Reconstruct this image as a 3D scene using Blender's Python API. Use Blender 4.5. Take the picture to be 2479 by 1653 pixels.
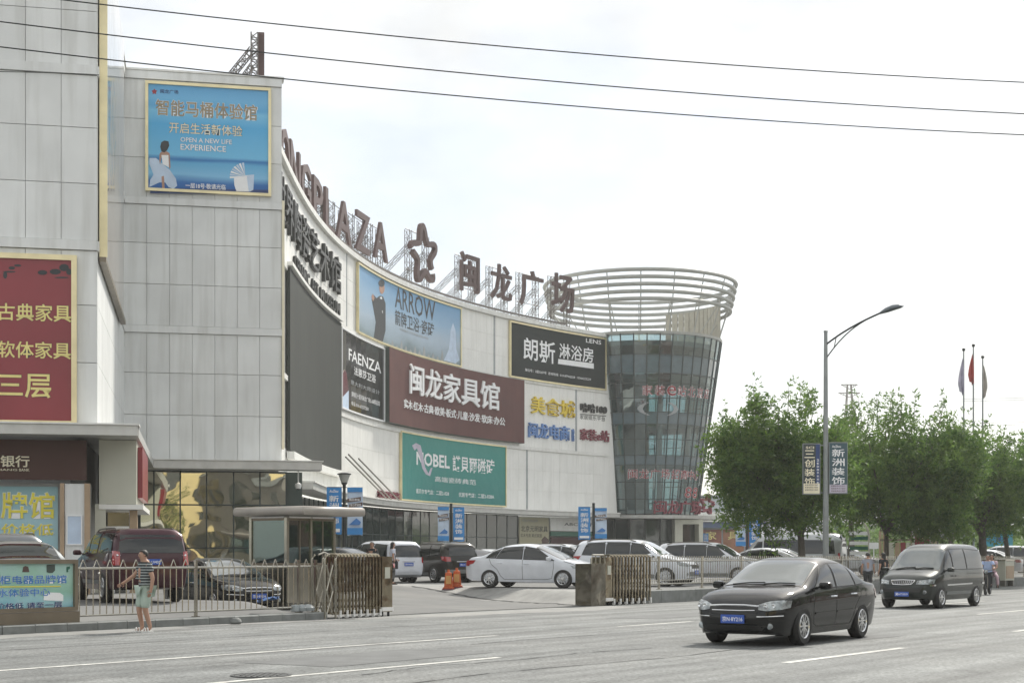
import bpy, bmesh, math, random
import numpy as np
from mathutils import Vector, Matrix

for o in list(bpy.data.objects):
    bpy.data.objects.remove(o)
SC = bpy.context.scene
COL = SC.collection
R = math.radians
random.seed(7)
rng = np.random.default_rng(7)

# ------------------------------------------------------------------ camera, sky, sun, exposure
F, CU, HV, EYE = 3650.0, 1239.5, 1344.0, 1.585     # focal length and horizon in photo pixels, eye height in metres
cam_d = bpy.data.cameras.new('camera')
cam_d.sensor_width = 36.0
cam_d.lens = 36.0 * F / 2479.0
cam_d.shift_y = (HV - 826.5) / 2479.0
cam_d.clip_start = 0.1
cam_d.clip_end = 4000.0
cam = bpy.data.objects.new('camera', cam_d)
cam.location = (0, 0, EYE)
cam.rotation_euler = (R(90), 0, 0)
COL.objects.link(cam)
SC.camera = cam

SUN_AZ, SUN_EL = 28.0, 42.0
world = bpy.data.worlds.new('World')
SC.world = world
world.use_nodes = True
nt = world.node_tree
nt.nodes.clear()
w_out = nt.nodes.new('ShaderNodeOutputWorld')
w_bg = nt.nodes.new('ShaderNodeBackground')
w_sky = nt.nodes.new('ShaderNodeTexSky')
w_sky.sky_type = 'NISHITA'
w_sky.sun_disc = False
w_sky.sun_elevation = R(SUN_EL)
w_sky.sun_rotation = R(SUN_AZ)
w_sky.air_density = 1.0
w_sky.dust_density = 1.0
w_tc = nt.nodes.new('ShaderNodeTexCoord')
w_map = nt.nodes.new('ShaderNodeMapping')
w_map.inputs['Scale'].default_value = (1.0, 1.0, 2.2)
w_map.inputs['Location'].default_value = (7.7, 4.0, 0.05)
w_map.inputs['Rotation'].default_value = (0, 0, R(14))
w_n = nt.nodes.new('ShaderNodeTexNoise')
w_n.inputs['Scale'].default_value = 2.6
w_n.inputs['Detail'].default_value = 7.0
w_n.inputs['Roughness'].default_value = 0.52
w_ramp = nt.nodes.new('ShaderNodeValToRGB')
w_ramp.color_ramp.elements[0].position = 0.40
w_ramp.color_ramp.elements[0].color = (0.50, 0.50, 0.50, 1)
w_ramp.color_ramp.elements[1].position = 0.60
w_ramp.color_ramp.elements[1].color = (1, 1, 1, 1)
w_mix = nt.nodes.new('ShaderNodeMix')
w_mix.data_type = 'RGBA'
w_mix.inputs['B'].default_value = (13.2, 13.1, 12.8, 1)          # thin bright cloud veil
w_n2 = nt.nodes.new('ShaderNodeTexNoise')                          # thicker and thinner veil
w_n2.inputs['Scale'].default_value = 4.0
w_n2.inputs['Detail'].default_value = 6.0
w_mr = nt.nodes.new('ShaderNodeMapRange')
w_mr.inputs['From Min'].default_value, w_mr.inputs['From Max'].default_value = 0.3, 0.7
w_mr.inputs['To Min'].default_value, w_mr.inputs['To Max'].default_value = 0.55, 0.92
w_hs = nt.nodes.new('ShaderNodeHueSaturation')
w_hs.inputs['Color'].default_value = (13.0, 12.95, 12.5, 1)
nt.links.new(w_map.outputs['Vector'], w_n2.inputs['Vector'])
nt.links.new(w_n2.outputs['Fac'], w_mr.inputs['Value'])
nt.links.new(w_mr.outputs['Result'], w_hs.inputs['Value'])
nt.links.new(w_hs.outputs['Color'], w_mix.inputs['B'])
nt.links.new(w_tc.outputs['Generated'], w_map.inputs['Vector'])
nt.links.new(w_map.outputs['Vector'], w_n.inputs['Vector'])
nt.links.new(w_n.outputs['Fac'], w_ramp.inputs['Fac'])
nt.links.new(w_ramp.outputs['Color'], w_mix.inputs['Factor'])
nt.links.new(w_sky.outputs['Color'], w_mix.inputs['A'])
nt.links.new(w_mix.outputs['Result'], w_bg.inputs['Color'])
w_bg.inputs['Strength'].default_value = 0.1
nt.links.new(w_bg.outputs['Background'], w_out.inputs['Surface'])

sun_d = bpy.data.lights.new('sun', 'SUN')
sun_d.energy = 3.8
sun_d.angle = R(6)
sun_d.color = (1.0, 0.95, 0.86)
sun = bpy.data.objects.new('sun', sun_d)
sdir = Vector((math.sin(R(SUN_AZ)) * math.cos(R(SUN_EL)), math.cos(R(SUN_AZ)) * math.cos(R(SUN_EL)), math.sin(R(SUN_EL))))
sun.rotation_euler = (-sdir).to_track_quat('-Z', 'Y').to_euler()
sun.location = sdir * 120
COL.objects.link(sun)

SC.view_settings.view_transform = 'Standard'
SC.view_settings.look = 'None'
SC.view_settings.exposure = 0.38
SC.view_settings.gamma = 1.0
SC.view_settings.use_curve_mapping = False
SC.cycles.max_bounces = 6
SC.cycles.transparent_max_bounces = 14
SC.cycles.use_denoising = True

# ------------------------------------------------------------------ materials
M = {}


def mat(name, col, rough=0.6, metal=0.0, var=0.10, scale=2.0, streak=0.0, streak_col=(0.35, 0.33, 0.28), bump=0.0, bscale=30.0,
        spec=0.5, coat=0.0, rnd=0.0, dirt=0.0, wav=0.0, wscale=0.7):
    """Principled material with world-space noise: var = blotchy value change, streak = vertical rain streaks, rnd = change per object."""
    m = bpy.data.materials.new(name)
    m.use_nodes = True
    n = m.node_tree.nodes
    L = m.node_tree.links
    b = n['Principled BSDF']
    b.inputs['Roughness'].default_value = rough
    b.inputs['Metallic'].default_value = metal
    b.inputs['Specular IOR Level'].default_value = spec
    b.inputs['Coat Weight'].default_value = coat
    b.inputs['Coat Roughness'].default_value = 0.04
    g = n.new('ShaderNodeNewGeometry')
    tx = n.new('ShaderNodeTexNoise')
    tx.inputs['Scale'].default_value = scale
    tx.inputs['Detail'].default_value = 5
    L.new(g.outputs['Position'], tx.inputs['Vector'])
    mr = n.new('ShaderNodeMapRange')
    mr.inputs['From Min'].default_value = 0.3
    mr.inputs['From Max'].default_value = 0.7
    mr.inputs['To Min'].default_value = 1 - var
    mr.inputs['To Max'].default_value = 1 + var
    L.new(tx.outputs['Fac'], mr.inputs['Value'])
    hs = n.new('ShaderNodeHueSaturation')
    hs.inputs['Color'].default_value = (*col, 1)
    val = mr.outputs['Result']
    if rnd:
        oi = n.new('ShaderNodeObjectInfo')
        m2 = n.new('ShaderNodeMapRange')
        m2.inputs['To Min'].default_value = 1 - rnd
        m2.inputs['To Max'].default_value = 1 + rnd
        L.new(oi.outputs['Random'], m2.inputs['Value'])
        mm = n.new('ShaderNodeMath')
        mm.operation = 'MULTIPLY'
        L.new(val, mm.inputs[0])
        L.new(m2.outputs['Result'], mm.inputs[1])
        val = mm.outputs[0]
    L.new(val, hs.inputs['Value'])
    out = hs.outputs['Color']
    if streak:
        mp = n.new('ShaderNodeMapping')
        mp.inputs['Scale'].default_value = (3.0, 3.0, 0.22)
        L.new(g.outputs['Position'], mp.inputs['Vector'])
        t2 = n.new('ShaderNodeTexNoise')
        t2.inputs['Scale'].default_value = 1.0
        t2.inputs['Detail'].default_value = 6
        L.new(mp.outputs['Vector'], t2.inputs['Vector'])
        m3 = n.new('ShaderNodeMapRange')
        m3.inputs['From Min'].default_value = 0.47
        m3.inputs['From Max'].default_value = 0.75
        m3.inputs['To Max'].default_value = streak
        L.new(t2.outputs['Fac'], m3.inputs['Value'])
        mx = n.new('ShaderNodeMix')
        mx.data_type = 'RGBA'
        mx.inputs['B'].default_value = (*streak_col, 1)
        L.new(m3.outputs['Result'], mx.inputs['Factor'])
        L.new(out, mx.inputs['A'])
        out = mx.outputs['Result']
    if dirt:
        t4 = n.new('ShaderNodeTexNoise')
        t4.inputs['Scale'].default_value = 0.35
        t4.inputs['Detail'].default_value = 8
        t4.inputs['Roughness'].default_value = 0.65
        L.new(g.outputs['Position'], t4.inputs['Vector'])
        m5 = n.new('ShaderNodeMapRange')
        m5.inputs['From Min'].default_value = 0.45
        m5.inputs['From Max'].default_value = 0.7
        m5.inputs['To Max'].default_value = dirt
        L.new(t4.outputs['Fac'], m5.inputs['Value'])
        mx2 = n.new('ShaderNodeMix')
        mx2.data_type = 'RGBA'
        mx2.inputs['B'].default_value = (*streak_col, 1)
        L.new(m5.outputs['Result'], mx2.inputs['Factor'])
        L.new(out, mx2.inputs['A'])
        out = mx2.outputs['Result']
    L.new(out, b.inputs['Base Color'])
    if bump or wav:
        t3 = n.new('ShaderNodeTexNoise')
        t3.inputs['Scale'].default_value = wscale if wav else bscale
        t3.inputs['Detail'].default_value = 1.5 if wav else 3
        L.new(g.outputs['Position'], t3.inputs['Vector'])
        bp = n.new('ShaderNodeBump')
        bp.inputs['Strength'].default_value = wav if wav else bump
        bp.inputs['Distance'].default_value = 0.25 if wav else 0.02
        L.new(t3.outputs['Fac'], bp.inputs['Height'])
        L.new(bp.outputs['Normal'], b.inputs['Normal'])
    M[name] = m
    return m


def grad_mat(name, z0, z1, stops, rough=0.4, axis='Z', wrinkle=0.0, noise=0.25, nsc=(0.5, 0.5, 2.0), spec=0.3):
    """Printed sheet: colour bands over height (flat print on a poster), broken up by noise."""
    m = bpy.data.materials.new(name)
    m.use_nodes = True
    n = m.node_tree.nodes
    L = m.node_tree.links
    b = n['Principled BSDF']
    b.inputs['Roughness'].default_value = rough
    b.inputs['Specular IOR Level'].default_value = spec
    g = n.new('ShaderNodeNewGeometry')
    sp = n.new('ShaderNodeSeparateXYZ')
    L.new(g.outputs['Position'], sp.inputs[0])
    mp = n.new('ShaderNodeMapping')
    mp.inputs['Scale'].default_value = nsc
    L.new(g.outputs['Position'], mp.inputs['Vector'])
    t = n.new('ShaderNodeTexNoise')
    t.inputs['Scale'].default_value = 1.0
    t.inputs['Detail'].default_value = 5
    L.new(mp.outputs['Vector'], t.inputs['Vector'])
    mr = n.new('ShaderNodeMapRange')
    mr.inputs['From Min'].default_value = z0
    mr.inputs['From Max'].default_value = z1
    L.new(sp.outputs[axis], mr.inputs['Value'])
    ma = n.new('ShaderNodeMath')
    ma.operation = 'MULTIPLY_ADD'
    ma.inputs[1].default_value = noise
    ma.inputs[2].default_value = -noise / 2
    L.new(t.outputs['Fac'], ma.inputs[0])
    ad = n.new('ShaderNodeMath')
    ad.operation = 'ADD'
    L.new(mr.outputs['Result'], ad.inputs[0])
    L.new(ma.outputs[0], ad.inputs[1])
    cr = n.new('ShaderNodeValToRGB')
    e = cr.color_ramp.elements
    e[0].position, e[0].color = stops[0][0], (*stops[0][1], 1)
    e[1].position, e[1].color = stops[-1][0], (*stops[-1][1], 1)
    for p, c in stops[1:-1]:
        k = e.new(p)
        k.color = (*c, 1)
    L.new(ad.outputs[0], cr.inputs['Fac'])
    L.new(cr.outputs['Color'], b.inputs['Base Color'])
    if wrinkle:
        t3 = n.new('ShaderNodeTexNoise')
        t3.inputs['Scale'].default_value = 0.5
        t3.inputs['Detail'].default_value = 3
        L.new(g.outputs['Position'], t3.inputs['Vector'])
        bp = n.new('ShaderNodeBump')
        bp.inputs['Strength'].default_value = wrinkle
        bp.inputs['Distance'].default_value = 0.3
        L.new(t3.outputs['Fac'], bp.inputs['Height'])
        L.new(bp.outputs['Normal'], b.inputs['Normal'])
    M[name] = m
    return m


def see_through(name, tint, gloss=0.25, rough=0.02, wav=0.0):
    """Architectural glass: tinted view through plus a mirror layer that grows at grazing angles."""
    m = bpy.data.materials.new(name)
    m.use_nodes = True
    n = m.node_tree.nodes
    L = m.node_tree.links
    n.clear()
    o = n.new('ShaderNodeOutputMaterial')
    t = n.new('ShaderNodeBsdfTransparent')
    t.inputs['Color'].default_value = (*tint, 1)
    gl = n.new('ShaderNodeBsdfGlossy')
    gl.inputs['Roughness'].default_value = rough
    gl.inputs['Color'].default_value = (0.8, 0.9, 0.9, 1)
    lw = n.new('ShaderNodeLayerWeight')
    lw.inputs['Blend'].default_value = 0.35
    mr = n.new('ShaderNodeMapRange')
    mr.inputs['To Min'].default_value = gloss
    mr.inputs['To Max'].default_value = 0.85
    L.new(lw.outputs['Fresnel'], mr.inputs['Value'])
    mx = n.new('ShaderNodeMixShader')
    L.new(mr.outputs['Result'], mx.inputs['Fac'])
    L.new(t.outputs[0], mx.inputs[1])
    L.new(gl.outputs[0], mx.inputs[2])
    L.new(mx.outputs[0], o.inputs['Surface'])
    if wav:
        g = n.new('ShaderNodeNewGeometry')
        t3 = n.new('ShaderNodeTexNoise')
        t3.inputs['Scale'].default_value = 0.6
        L.new(g.outputs['Position'], t3.inputs['Vector'])
        bp = n.new('ShaderNodeBump')
        bp.inputs['Strength'].default_value = wav
        bp.inputs['Distance'].default_value = 0.25
        L.new(t3.outputs['Fac'], bp.inputs['Height'])
        L.new(bp.outputs['Normal'], gl.inputs['Normal'])
    M[name] = m
    return m


def glow(name, col, s):
    m = mat(name, col, 0.5)
    b = m.node_tree.nodes['Principled BSDF']
    b.inputs['Emission Color'].default_value = (*col, 1)
    b.inputs['Emission Strength'].default_value = s
    return m


# ------------------------------------------------------------------ geometry helpers
WL = {}


def P(u, v, D):
    return Vector(((u - CU) / F * D, D, EYE + (HV - v) / F * D))


def zv(v, D):
    return EYE + (HV - v) / F * D


def tag(o, label=None, cat=None, group=None, kind=None):
    if label:
        o['label'] = label
    if cat:
        o['category'] = cat
    if group:
        o['group'] = group
    if kind:
        o['kind'] = kind
    return o


def empty(name, loc, label=None, cat=None, group=None, rz=0.0):
    o = bpy.data.objects.new(name, None)
    o.empty_display_size = 0.3
    o.location = loc
    o.rotation_euler = (0, 0, rz)
    COL.objects.link(o)
    WL[o] = Vector(loc)
    return tag(o, label, cat, group)


def link(name, me, parent=None, loc=(0, 0, 0), rz=0.0, scale=None):
    """Link a mesh; with a parent, loc is a world position and is made relative to the (unrotated) parent."""
    o = bpy.data.objects.new(name, me)
    l = Vector(loc)
    if parent is not None:
        o.parent = parent
        l = l - WL[parent]
    o.location = l
    o.rotation_euler = (0, 0, rz)
    if scale:
        o.scale = scale
    COL.objects.link(o)
    WL[o] = Vector(loc)
    return o


TXT = {}


def text_geo(s, bold=0.0, ext=0.0):
    k = (s, bold, ext)
    if k not in TXT:
        c = bpy.data.curves.new('lettering', 'FONT')
        c.body = s
        c.size = 1
        c.offset = bold
        c.extrude = ext
        c.resolution_u = 2
        o = bpy.data.objects.new('lettering', c)
        COL.objects.link(o)
        me = bpy.data.meshes.new_from_object(o)
        bpy.data.objects.remove(o)
        vs = np.array([v.co[:] for v in me.vertices]) if me.vertices else np.zeros((0, 3))
        fs = [tuple(p.vertices) for p in me.polygons]
        bpy.data.meshes.remove(me)
        TXT[k] = (vs, fs)
    return TXT[k]


class MB:
    def __init__(self):
        self.v, self.f, self.m = [], [], []

    def add(self, vs, fs, mi=0):
        o = len(self.v)
        self.v += [tuple(p) for p in vs]
        self.f += [tuple(i + o for i in f) for f in fs]
        self.m += [mi] * len(fs)
        return self

    def hexa(self, p, mi=0):          # p: 4 bottom + 4 top corners, counter-clockwise from above
        return self.add(p, [(3, 2, 1, 0), (4, 5, 6, 7), (0, 1, 5, 4), (1, 2, 6, 5), (2, 3, 7, 6), (3, 0, 4, 7)], mi)

    def box(self, c, s, rz=0.0, mi=0):
        hx, hy, hz = s[0] / 2, s[1] / 2, s[2] / 2
        ca, sa = math.cos(rz), math.sin(rz)
        pts = []
        for z in (-hz, hz):
            for x, y in ((-hx, -hy), (hx, -hy), (hx, hy), (-hx, hy)):
                pts.append((c[0] + x * ca - y * sa, c[1] + x * sa + y * ca, c[2] + z))
        return self.hexa(pts, mi)

    def slab(self, org, ex, x0, x1, ey, y0, y1, z0, z1, mi=0):     # box in a horizontal frame ex, ey (2D unit vectors) at org
        pts = []
        for z in (z0, z1):
            for x, y in ((x0, y0), (x1, y0), (x1, y1), (x0, y1)):
                pts.append((org[0] + ex[0] * x + ey[0] * y, org[1] + ex[1] * x + ey[1] * y, z))
        return self.hexa(pts, mi)

    def quad(self, a, b, c, d, mi=0):
        return self.add([a, b, c, d], [(0, 1, 2, 3)], mi)

    def tube(self, pts, r, n=8, mi=0, cap=True):
        pts = [Vector(p) for p in pts]
        rs = r if isinstance(r, (list, tuple)) else [r] * len(pts)
        vs, fs = [], []
        up = Vector((0, 0, 1))
        for i, p in enumerate(pts):
            a = pts[max(i - 1, 0)]
            b = pts[min(i + 1, len(pts) - 1)]
            t = (b - a)
            t = t.normalized() if t.length > 1e-9 else Vector((0, 0, 1))
            ref = up if abs(t.z) < 0.95 else Vector((1, 0, 0))
            x = t.cross(ref).normalized()
            y = t.cross(x).normalized()
            for k in range(n):
                a_ = 2 * math.pi * k / n
                vs.append(p + (x * math.cos(a_) + y * math.sin(a_)) * rs[i])
        for i in range(len(pts) - 1):
            for k in range(n):
                k2 = (k + 1) % n
                fs.append((i * n + k, i * n + k2, (i + 1) * n + k2, (i + 1) * n + k))
        if cap:
            fs.append(tuple(range(n - 1, -1, -1)))
            fs.append(tuple((len(pts) - 1) * n + k for k in range(n)))
        return self.add(vs, fs, mi)

    def lathe(self, prof, n=20, c=(0, 0, 0), axis='z', mi=0, a0=0.0, a1=2 * math.pi):
        full = abs(a1 - a0 - 2 * math.pi) < 1e-6
        k = n if full else n + 1
        vs, fs = [], []
        for r, z in prof:
            for i in range(k):
                a = a0 + (a1 - a0) * i / n
                p = (r * math.cos(a), r * math.sin(a), z)
                if axis == 'y':
                    p = (p[0], p[2], p[1])
                elif axis == 'x':
                    p = (p[2], p[0], p[1])
                vs.append((p[0] + c[0], p[1] + c[1], p[2] + c[2]))
        for j in range(len(prof) - 1):
            for i in range(n):
                i2 = (i + 1) % k
                fs.append((j * k + i, j * k + i2, (j + 1) * k + i2, (j + 1) * k + i))
        return self.add(vs, fs, mi)

    def poly(self, pts2, fn, d0, d1, mi=0):                          # outline (x, y) mapped by fn(x, y, depth): closed solid
        n = len(pts2)
        vs = [fn(x, y, d1) for x, y in pts2] + [fn(x, y, d0) for x, y in pts2]
        fs = [tuple(range(n)), tuple(range(2 * n - 1, n - 1, -1))]
        fs += [(i, n + i, n + (i + 1) % n, (i + 1) % n) for i in range(n)]
        return self.add(vs, fs, mi)

    def rect(self, fn, x0, x1, y0, y1, d0, d1, nx=1, mi=0):          # box on a (possibly curved) surface fn, nx segments in x
        vs, fs = [], []
        for i in range(nx + 1):
            x = x0 + (x1 - x0) * i / nx
            vs += [fn(x, y0, d0), fn(x, y1, d0), fn(x, y1, d1), fn(x, y0, d1)]
        for i in range(nx):
            a, b = 4 * i, 4 * i + 4
            for k in range(4):
                k2 = (k + 1) % 4
                fs.append((a + k, a + k2, b + k2, b + k))
        fs.append((3, 2, 1, 0))
        e = 4 * nx
        fs.append((e, e + 1, e + 2, e + 3))
        return self.add(vs, fs, mi)

    def text(self, s, fn, cx, cy, w=None, h=None, bold=0.0, d=0.0, ext=0.0, slant=0.0, mi=0, hl=False):
        """Lettering fitted to width w and height h round (cx, cy); ext = full depth in metres (0 = flat print) starting at depth d."""
        if any(ord(ch) > 0x2E80 for ch in s):
            bold = min(bold, .030 if hl else .013)
        vs, fs = text_geo(s, bold, 0.05 if ext else 0.0)
        if not len(vs):
            return self
        lo, hi = vs.min(0), vs.max(0)
        k = hi - lo
        if w is None:
            w = h * k[0] / max(k[1], 1e-6)
        if h is None:
            h = w * k[1] / max(k[0], 1e-6)
        sx, sy = w / max(k[0], 1e-6), h / max(k[1], 1e-6)
        pts = []
        for x, y, z in vs:
            yy = (y - (lo[1] + hi[1]) / 2) * sy
            pts.append(fn(cx + (x - (lo[0] + hi[0]) / 2) * sx + slant * yy, cy + yy, d + ((z + 0.05) / 0.1 * ext if ext else 0)))
        return self.add(pts, fs, mi)

    def letters(self, s, fn, cx, cy, w, h, bold, d, ext, m, root, name='letter'):
        """raised lettering, every full-width character a mesh of its own"""
        self.text(s, fn, cx, cy, w, h, bold, d, ext)
        vs, _ = text_geo(s, min(bold, .013), 0.05)
        grp = {}
        for f in self.f:
            k = int(sum(vs[i][0] for i in f) / len(f))
            grp.setdefault(k, []).append(f)
        out = []
        for k, fs in sorted(grp.items()):
            ids = sorted({i for f in fs for i in f})
            mp = {a: b for b, a in enumerate(ids)}
            out.append(MB().add([self.v[i] for i in ids], [tuple(mp[i] for i in f) for f in fs]).build(name, m, root))
        return out

    def build(self, name, mats, parent=None, local=False, smooth=False, org=None, ang=35):
        me = bpy.data.meshes.new(name)
        if parent is not None:
            off = Vector((0, 0, 0)) if local else WL[parent]
        elif org is not None:
            off = Vector(org)
        else:
            a = np.array(self.v)
            off = Vector(((a[:, 0].min() + a[:, 0].max()) / 2, (a[:, 1].min() + a[:, 1].max()) / 2, a[:, 2].min()))
        me.from_pydata([(p[0] - off.x, p[1] - off.y, p[2] - off.z) for p in self.v], [], self.f)
        for m_ in (mats if isinstance(mats, (list, tuple)) else [mats]):
            me.materials.append(M[m_] if isinstance(m_, str) else m_)
        if any(self.m):
            me.polygons.foreach_set('material_index', self.m)
        me.update()
        if smooth:
            me.polygons.foreach_set('use_smooth', [True] * len(me.polygons))
            me.set_sharp_from_angle(angle=R(ang))
        o = bpy.data.objects.new(name, me)
        COL.objects.link(o)
        if parent is not None:
            o.parent = parent
            WL[o] = Vector((0, 0, 0)) if local else WL[parent].copy()
        else:
            o.location = off
            WL[o] = off.copy()
        return o


def copy_tree(o, parent=None):
    c = o.copy()
    COL.objects.link(c)
    c.parent = parent
    for ch in o.children:
        copy_tree(ch, c)
    return c


def pchip(xs, ys):
    xs, ys = np.asarray(xs, float), np.asarray(ys, float)
    h = np.diff(xs)
    dl = np.diff(ys) / h
    d = np.zeros_like(ys)
    d[0], d[-1] = dl[0], dl[-1]
    for i in range(1, len(xs) - 1):
        if dl[i - 1] * dl[i] > 0:
            w1, w2 = 2 * h[i] + h[i - 1], h[i] + 2 * h[i - 1]
            d[i] = (w1 + w2) / (w1 / dl[i - 1] + w2 / dl[i])

    def f(x):
        x = min(max(x, xs[0]), xs[-1])
        i = min(int(np.searchsorted(xs, x, 'right')) - 1, len(xs) - 2)
        i = max(i, 0)
        t = (x - xs[i]) / h[i]
        return ((1 + 2 * t) * (1 - t) ** 2 * ys[i] + t * (1 - t) ** 2 * h[i] * d[i] + t * t * (3 - 2 * t) * ys[i + 1] + t * t * (t - 1) * h[i] * d[i + 1])
    return f


def xon(p0, d, u):          # distance along direction d from ground point p0 to photo column u
    k = (u - CU) / F
    return (k * p0[1] - p0[0]) / (d[0] - k * d[1])


# ------------------------------------------------------------------ palette
mat('panel', (0.70, 0.715, 0.71), 0.45, var=0.06, scale=0.7, streak=0.45, streak_col=(0.42, 0.42, 0.39), rnd=0.05)
mat('panel_white', (0.80, 0.80, 0.77), 0.45, var=0.04, scale=0.7, streak=0.22, streak_col=(0.46, 0.45, 0.40), rnd=0.03)
mat('wall_core', (0.30, 0.30, 0.29), 0.7)
mat('joint', (0.64, 0.645, 0.64), 0.8)
mat('ledge', (0.74, 0.74, 0.71), 0.5, var=0.06, streak=0.3, streak_col=(0.4, 0.39, 0.35))
mat('gold', (0.74, 0.65, 0.40), 0.35, metal=0.5, var=0.12, scale=1.5)
mat('canopy', (0.52, 0.52, 0.50), 0.4, metal=0.3, var=0.1, streak=0.2)
mat('asphalt', (0.165, 0.172, 0.170), 0.82, var=0.14, scale=1.3, bump=0.35, bscale=60, dirt=0.35, streak_col=(0.25, 0.25, 0.24), spec=0.25)
def road_mat():
    m = M['asphalt']
    n, L = m.node_tree.nodes, m.node_tree.links
    b = n['Principled BSDF']
    src = b.inputs['Base Color'].links[0].from_socket
    g = n.new('ShaderNodeNewGeometry')
    mp = n.new('ShaderNodeMapping')
    mp.vector_type = 'TEXTURE'
    mp.inputs['Rotation'].default_value = (0, 0, R(90 - 36.6))
    mp.inputs['Scale'].default_value = (9.0, 0.55, 1.0)
    L.new(g.outputs['Position'], mp.inputs['Vector'])
    t1 = n.new('ShaderNodeTexNoise')                  # long wheel tracks and tar streaks
    t1.inputs['Scale'].default_value = 1.0
    t1.inputs['Detail'].default_value = 5
    L.new(mp.outputs['Vector'], t1.inputs['Vector'])
    t2 = n.new('ShaderNodeTexNoise')                  # aggregate
    t2.inputs['Scale'].default_value = 15.0
    t2.inputs['Detail'].default_value = 4
    t2.inputs['Roughness'].default_value = 0.8
    L.new(g.outputs['Position'], t2.inputs['Vector'])
    r1, r2 = n.new('ShaderNodeMapRange'), n.new('ShaderNodeMapRange')
    for r_, t_, a_ in ((r1, t1, 0.28), (r2, t2, 0.60)):
        r_.inputs['From Min'].default_value, r_.inputs['From Max'].default_value = 0.3, 0.7
        r_.inputs['To Min'].default_value, r_.inputs['To Max'].default_value = 1 - a_, 1 + a_
        L.new(t_.outputs['Fac'], r_.inputs['Value'])
    mu = n.new('ShaderNodeMath')
    mu.operation = 'MULTIPLY'
    L.new(r1.outputs['Result'], mu.inputs[0])
    L.new(r2.outputs['Result'], mu.inputs[1])
    vd = n.new('ShaderNodeVectorMath')                # polished wheel paths, two to a lane
    vd.operation = 'DOT_PRODUCT'
    vd.inputs[1].default_value = (-math.cos(R(36.6)), math.sin(R(36.6)), 0)
    L.new(g.outputs['Position'], vd.inputs[0])
    sn = n.new('ShaderNodeMath')
    sn.operation = 'MULTIPLY'
    sn.inputs[1].default_value = 2 * math.pi / 1.87
    L.new(vd.outputs['Value'], sn.inputs[0])
    s2 = n.new('ShaderNodeMath')
    s2.operation = 'SINE'
    L.new(sn.outputs[0], s2.inputs[0])
    s3 = n.new('ShaderNodeMath')
    s3.operation = 'MULTIPLY_ADD'
    s3.inputs[1].default_value, s3.inputs[2].default_value = 0.07, 1.0
    L.new(s2.outputs[0], s3.inputs[0])
    m4 = n.new('ShaderNodeMath')
    m4.operation = 'MULTIPLY'
    L.new(mu.outputs[0], m4.inputs[0])
    L.new(s3.outputs[0], m4.inputs[1])
    t5 = n.new('ShaderNodeTexNoise')                  # oil drips and damp spots
    t5.inputs['Scale'].default_value = 0.9
    t5.inputs['Detail'].default_value = 7
    t5.inputs['Roughness'].default_value = 0.7
    L.new(g.outputs['Position'], t5.inputs['Vector'])
    r5 = n.new('ShaderNodeMapRange')
    r5.inputs['From Min'].default_value, r5.inputs['From Max'].default_value = 0.56, 0.70
    r5.inputs['To Min'].default_value, r5.inputs['To Max'].default_value = 1.0, 0.72
    L.new(t5.outputs['Fac'], r5.inputs['Value'])
    m5 = n.new('ShaderNodeMath')
    m5.operation = 'MULTIPLY'
    L.new(m4.outputs[0], m5.inputs[0])
    L.new(r5.outputs['Result'], m5.inputs[1])
    mu = m5
    hs = n.new('ShaderNodeHueSaturation')
    L.new(src, hs.inputs['Color'])
    L.new(mu.outputs[0], hs.inputs['Value'])
    L.new(hs.outputs['Color'], b.inputs['Base Color'])


road_mat()
mat('lot', (0.17, 0.172, 0.17), 0.85, var=0.12, scale=0.8, bump=0.25, bscale=40, dirt=0.4, streak_col=(0.25, 0.245, 0.23), spec=0.2)
mat('ramp', (0.27, 0.27, 0.26), 0.8, var=0.15, scale=2.5, bump=0.4, bscale=25, dirt=0.5, streak_col=(0.16, 0.16, 0.15))
mat('paving', (0.23, 0.225, 0.215), 0.8, var=0.15, scale=1.5, bump=0.2, bscale=30)
mat('earth', (0.16, 0.15, 0.125), 0.9, var=0.2, scale=0.3)
mat('kerb', (0.17, 0.18, 0.175), 0.75, var=0.18, scale=4, rnd=0.12, bump=0.3, bscale=30)
mat('paint', (0.52, 0.52, 0.49), 0.75, var=0.3, scale=6, dirt=0.95, streak_col=(0.22, 0.22, 0.21))
mat('steel', (0.42, 0.395, 0.335), 0.22, metal=0.95, var=0.12, scale=4)
mat('steel_brown', (0.33, 0.285, 0.205), 0.14, metal=0.95, var=0.25, scale=3, wav=.12, wscale=2.0)
mat('steel_dark', (0.16, 0.15, 0.13), 0.35, metal=0.7)
mat('bronze', (0.20, 0.165, 0.12), 0.4, metal=0.4, var=0.12)
mat('dark_metal', (0.035, 0.04, 0.04), 0.4, metal=0.5)
mat('pole_grey', (0.26, 0.28, 0.28), 0.45, metal=0.4, var=0.15)
mat('truss', (0.13, 0.115, 0.105), 0.6, var=0.2, scale=3)
mat('maroon_letter', (0.088, 0.050, 0.047), 0.55, var=0.15)
mat('black_letter', (0.03, 0.032, 0.03), 0.5)
mat('print_white', (0.84, 0.85, 0.86), 0.5, var=0.03)
mat('print_black', (0.03, 0.035, 0.04), 0.5)
mat('print_gold', (0.76, 0.66, 0.26), 0.45, var=0.08)
mat('print_cream', (0.80, 0.74, 0.56), 0.45, var=0.08)
mat('print_yellow', (0.74, 0.66, 0.08), 0.5, var=0.08)
mat('print_red', (0.27, 0.025, 0.035), 0.5)
mat('print_tan', (0.30, 0.245, 0.16), 0.5)
mat('print_blue', (0.05, 0.20, 0.52), 0.5)
mat('print_navy', (0.02, 0.05, 0.17), 0.5)
mat('print_grey', (0.33, 0.35, 0.36), 0.5)
mat('banner_blue', (0.04, 0.25, 0.60), 0.6, var=0.12, scale=2)
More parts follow.
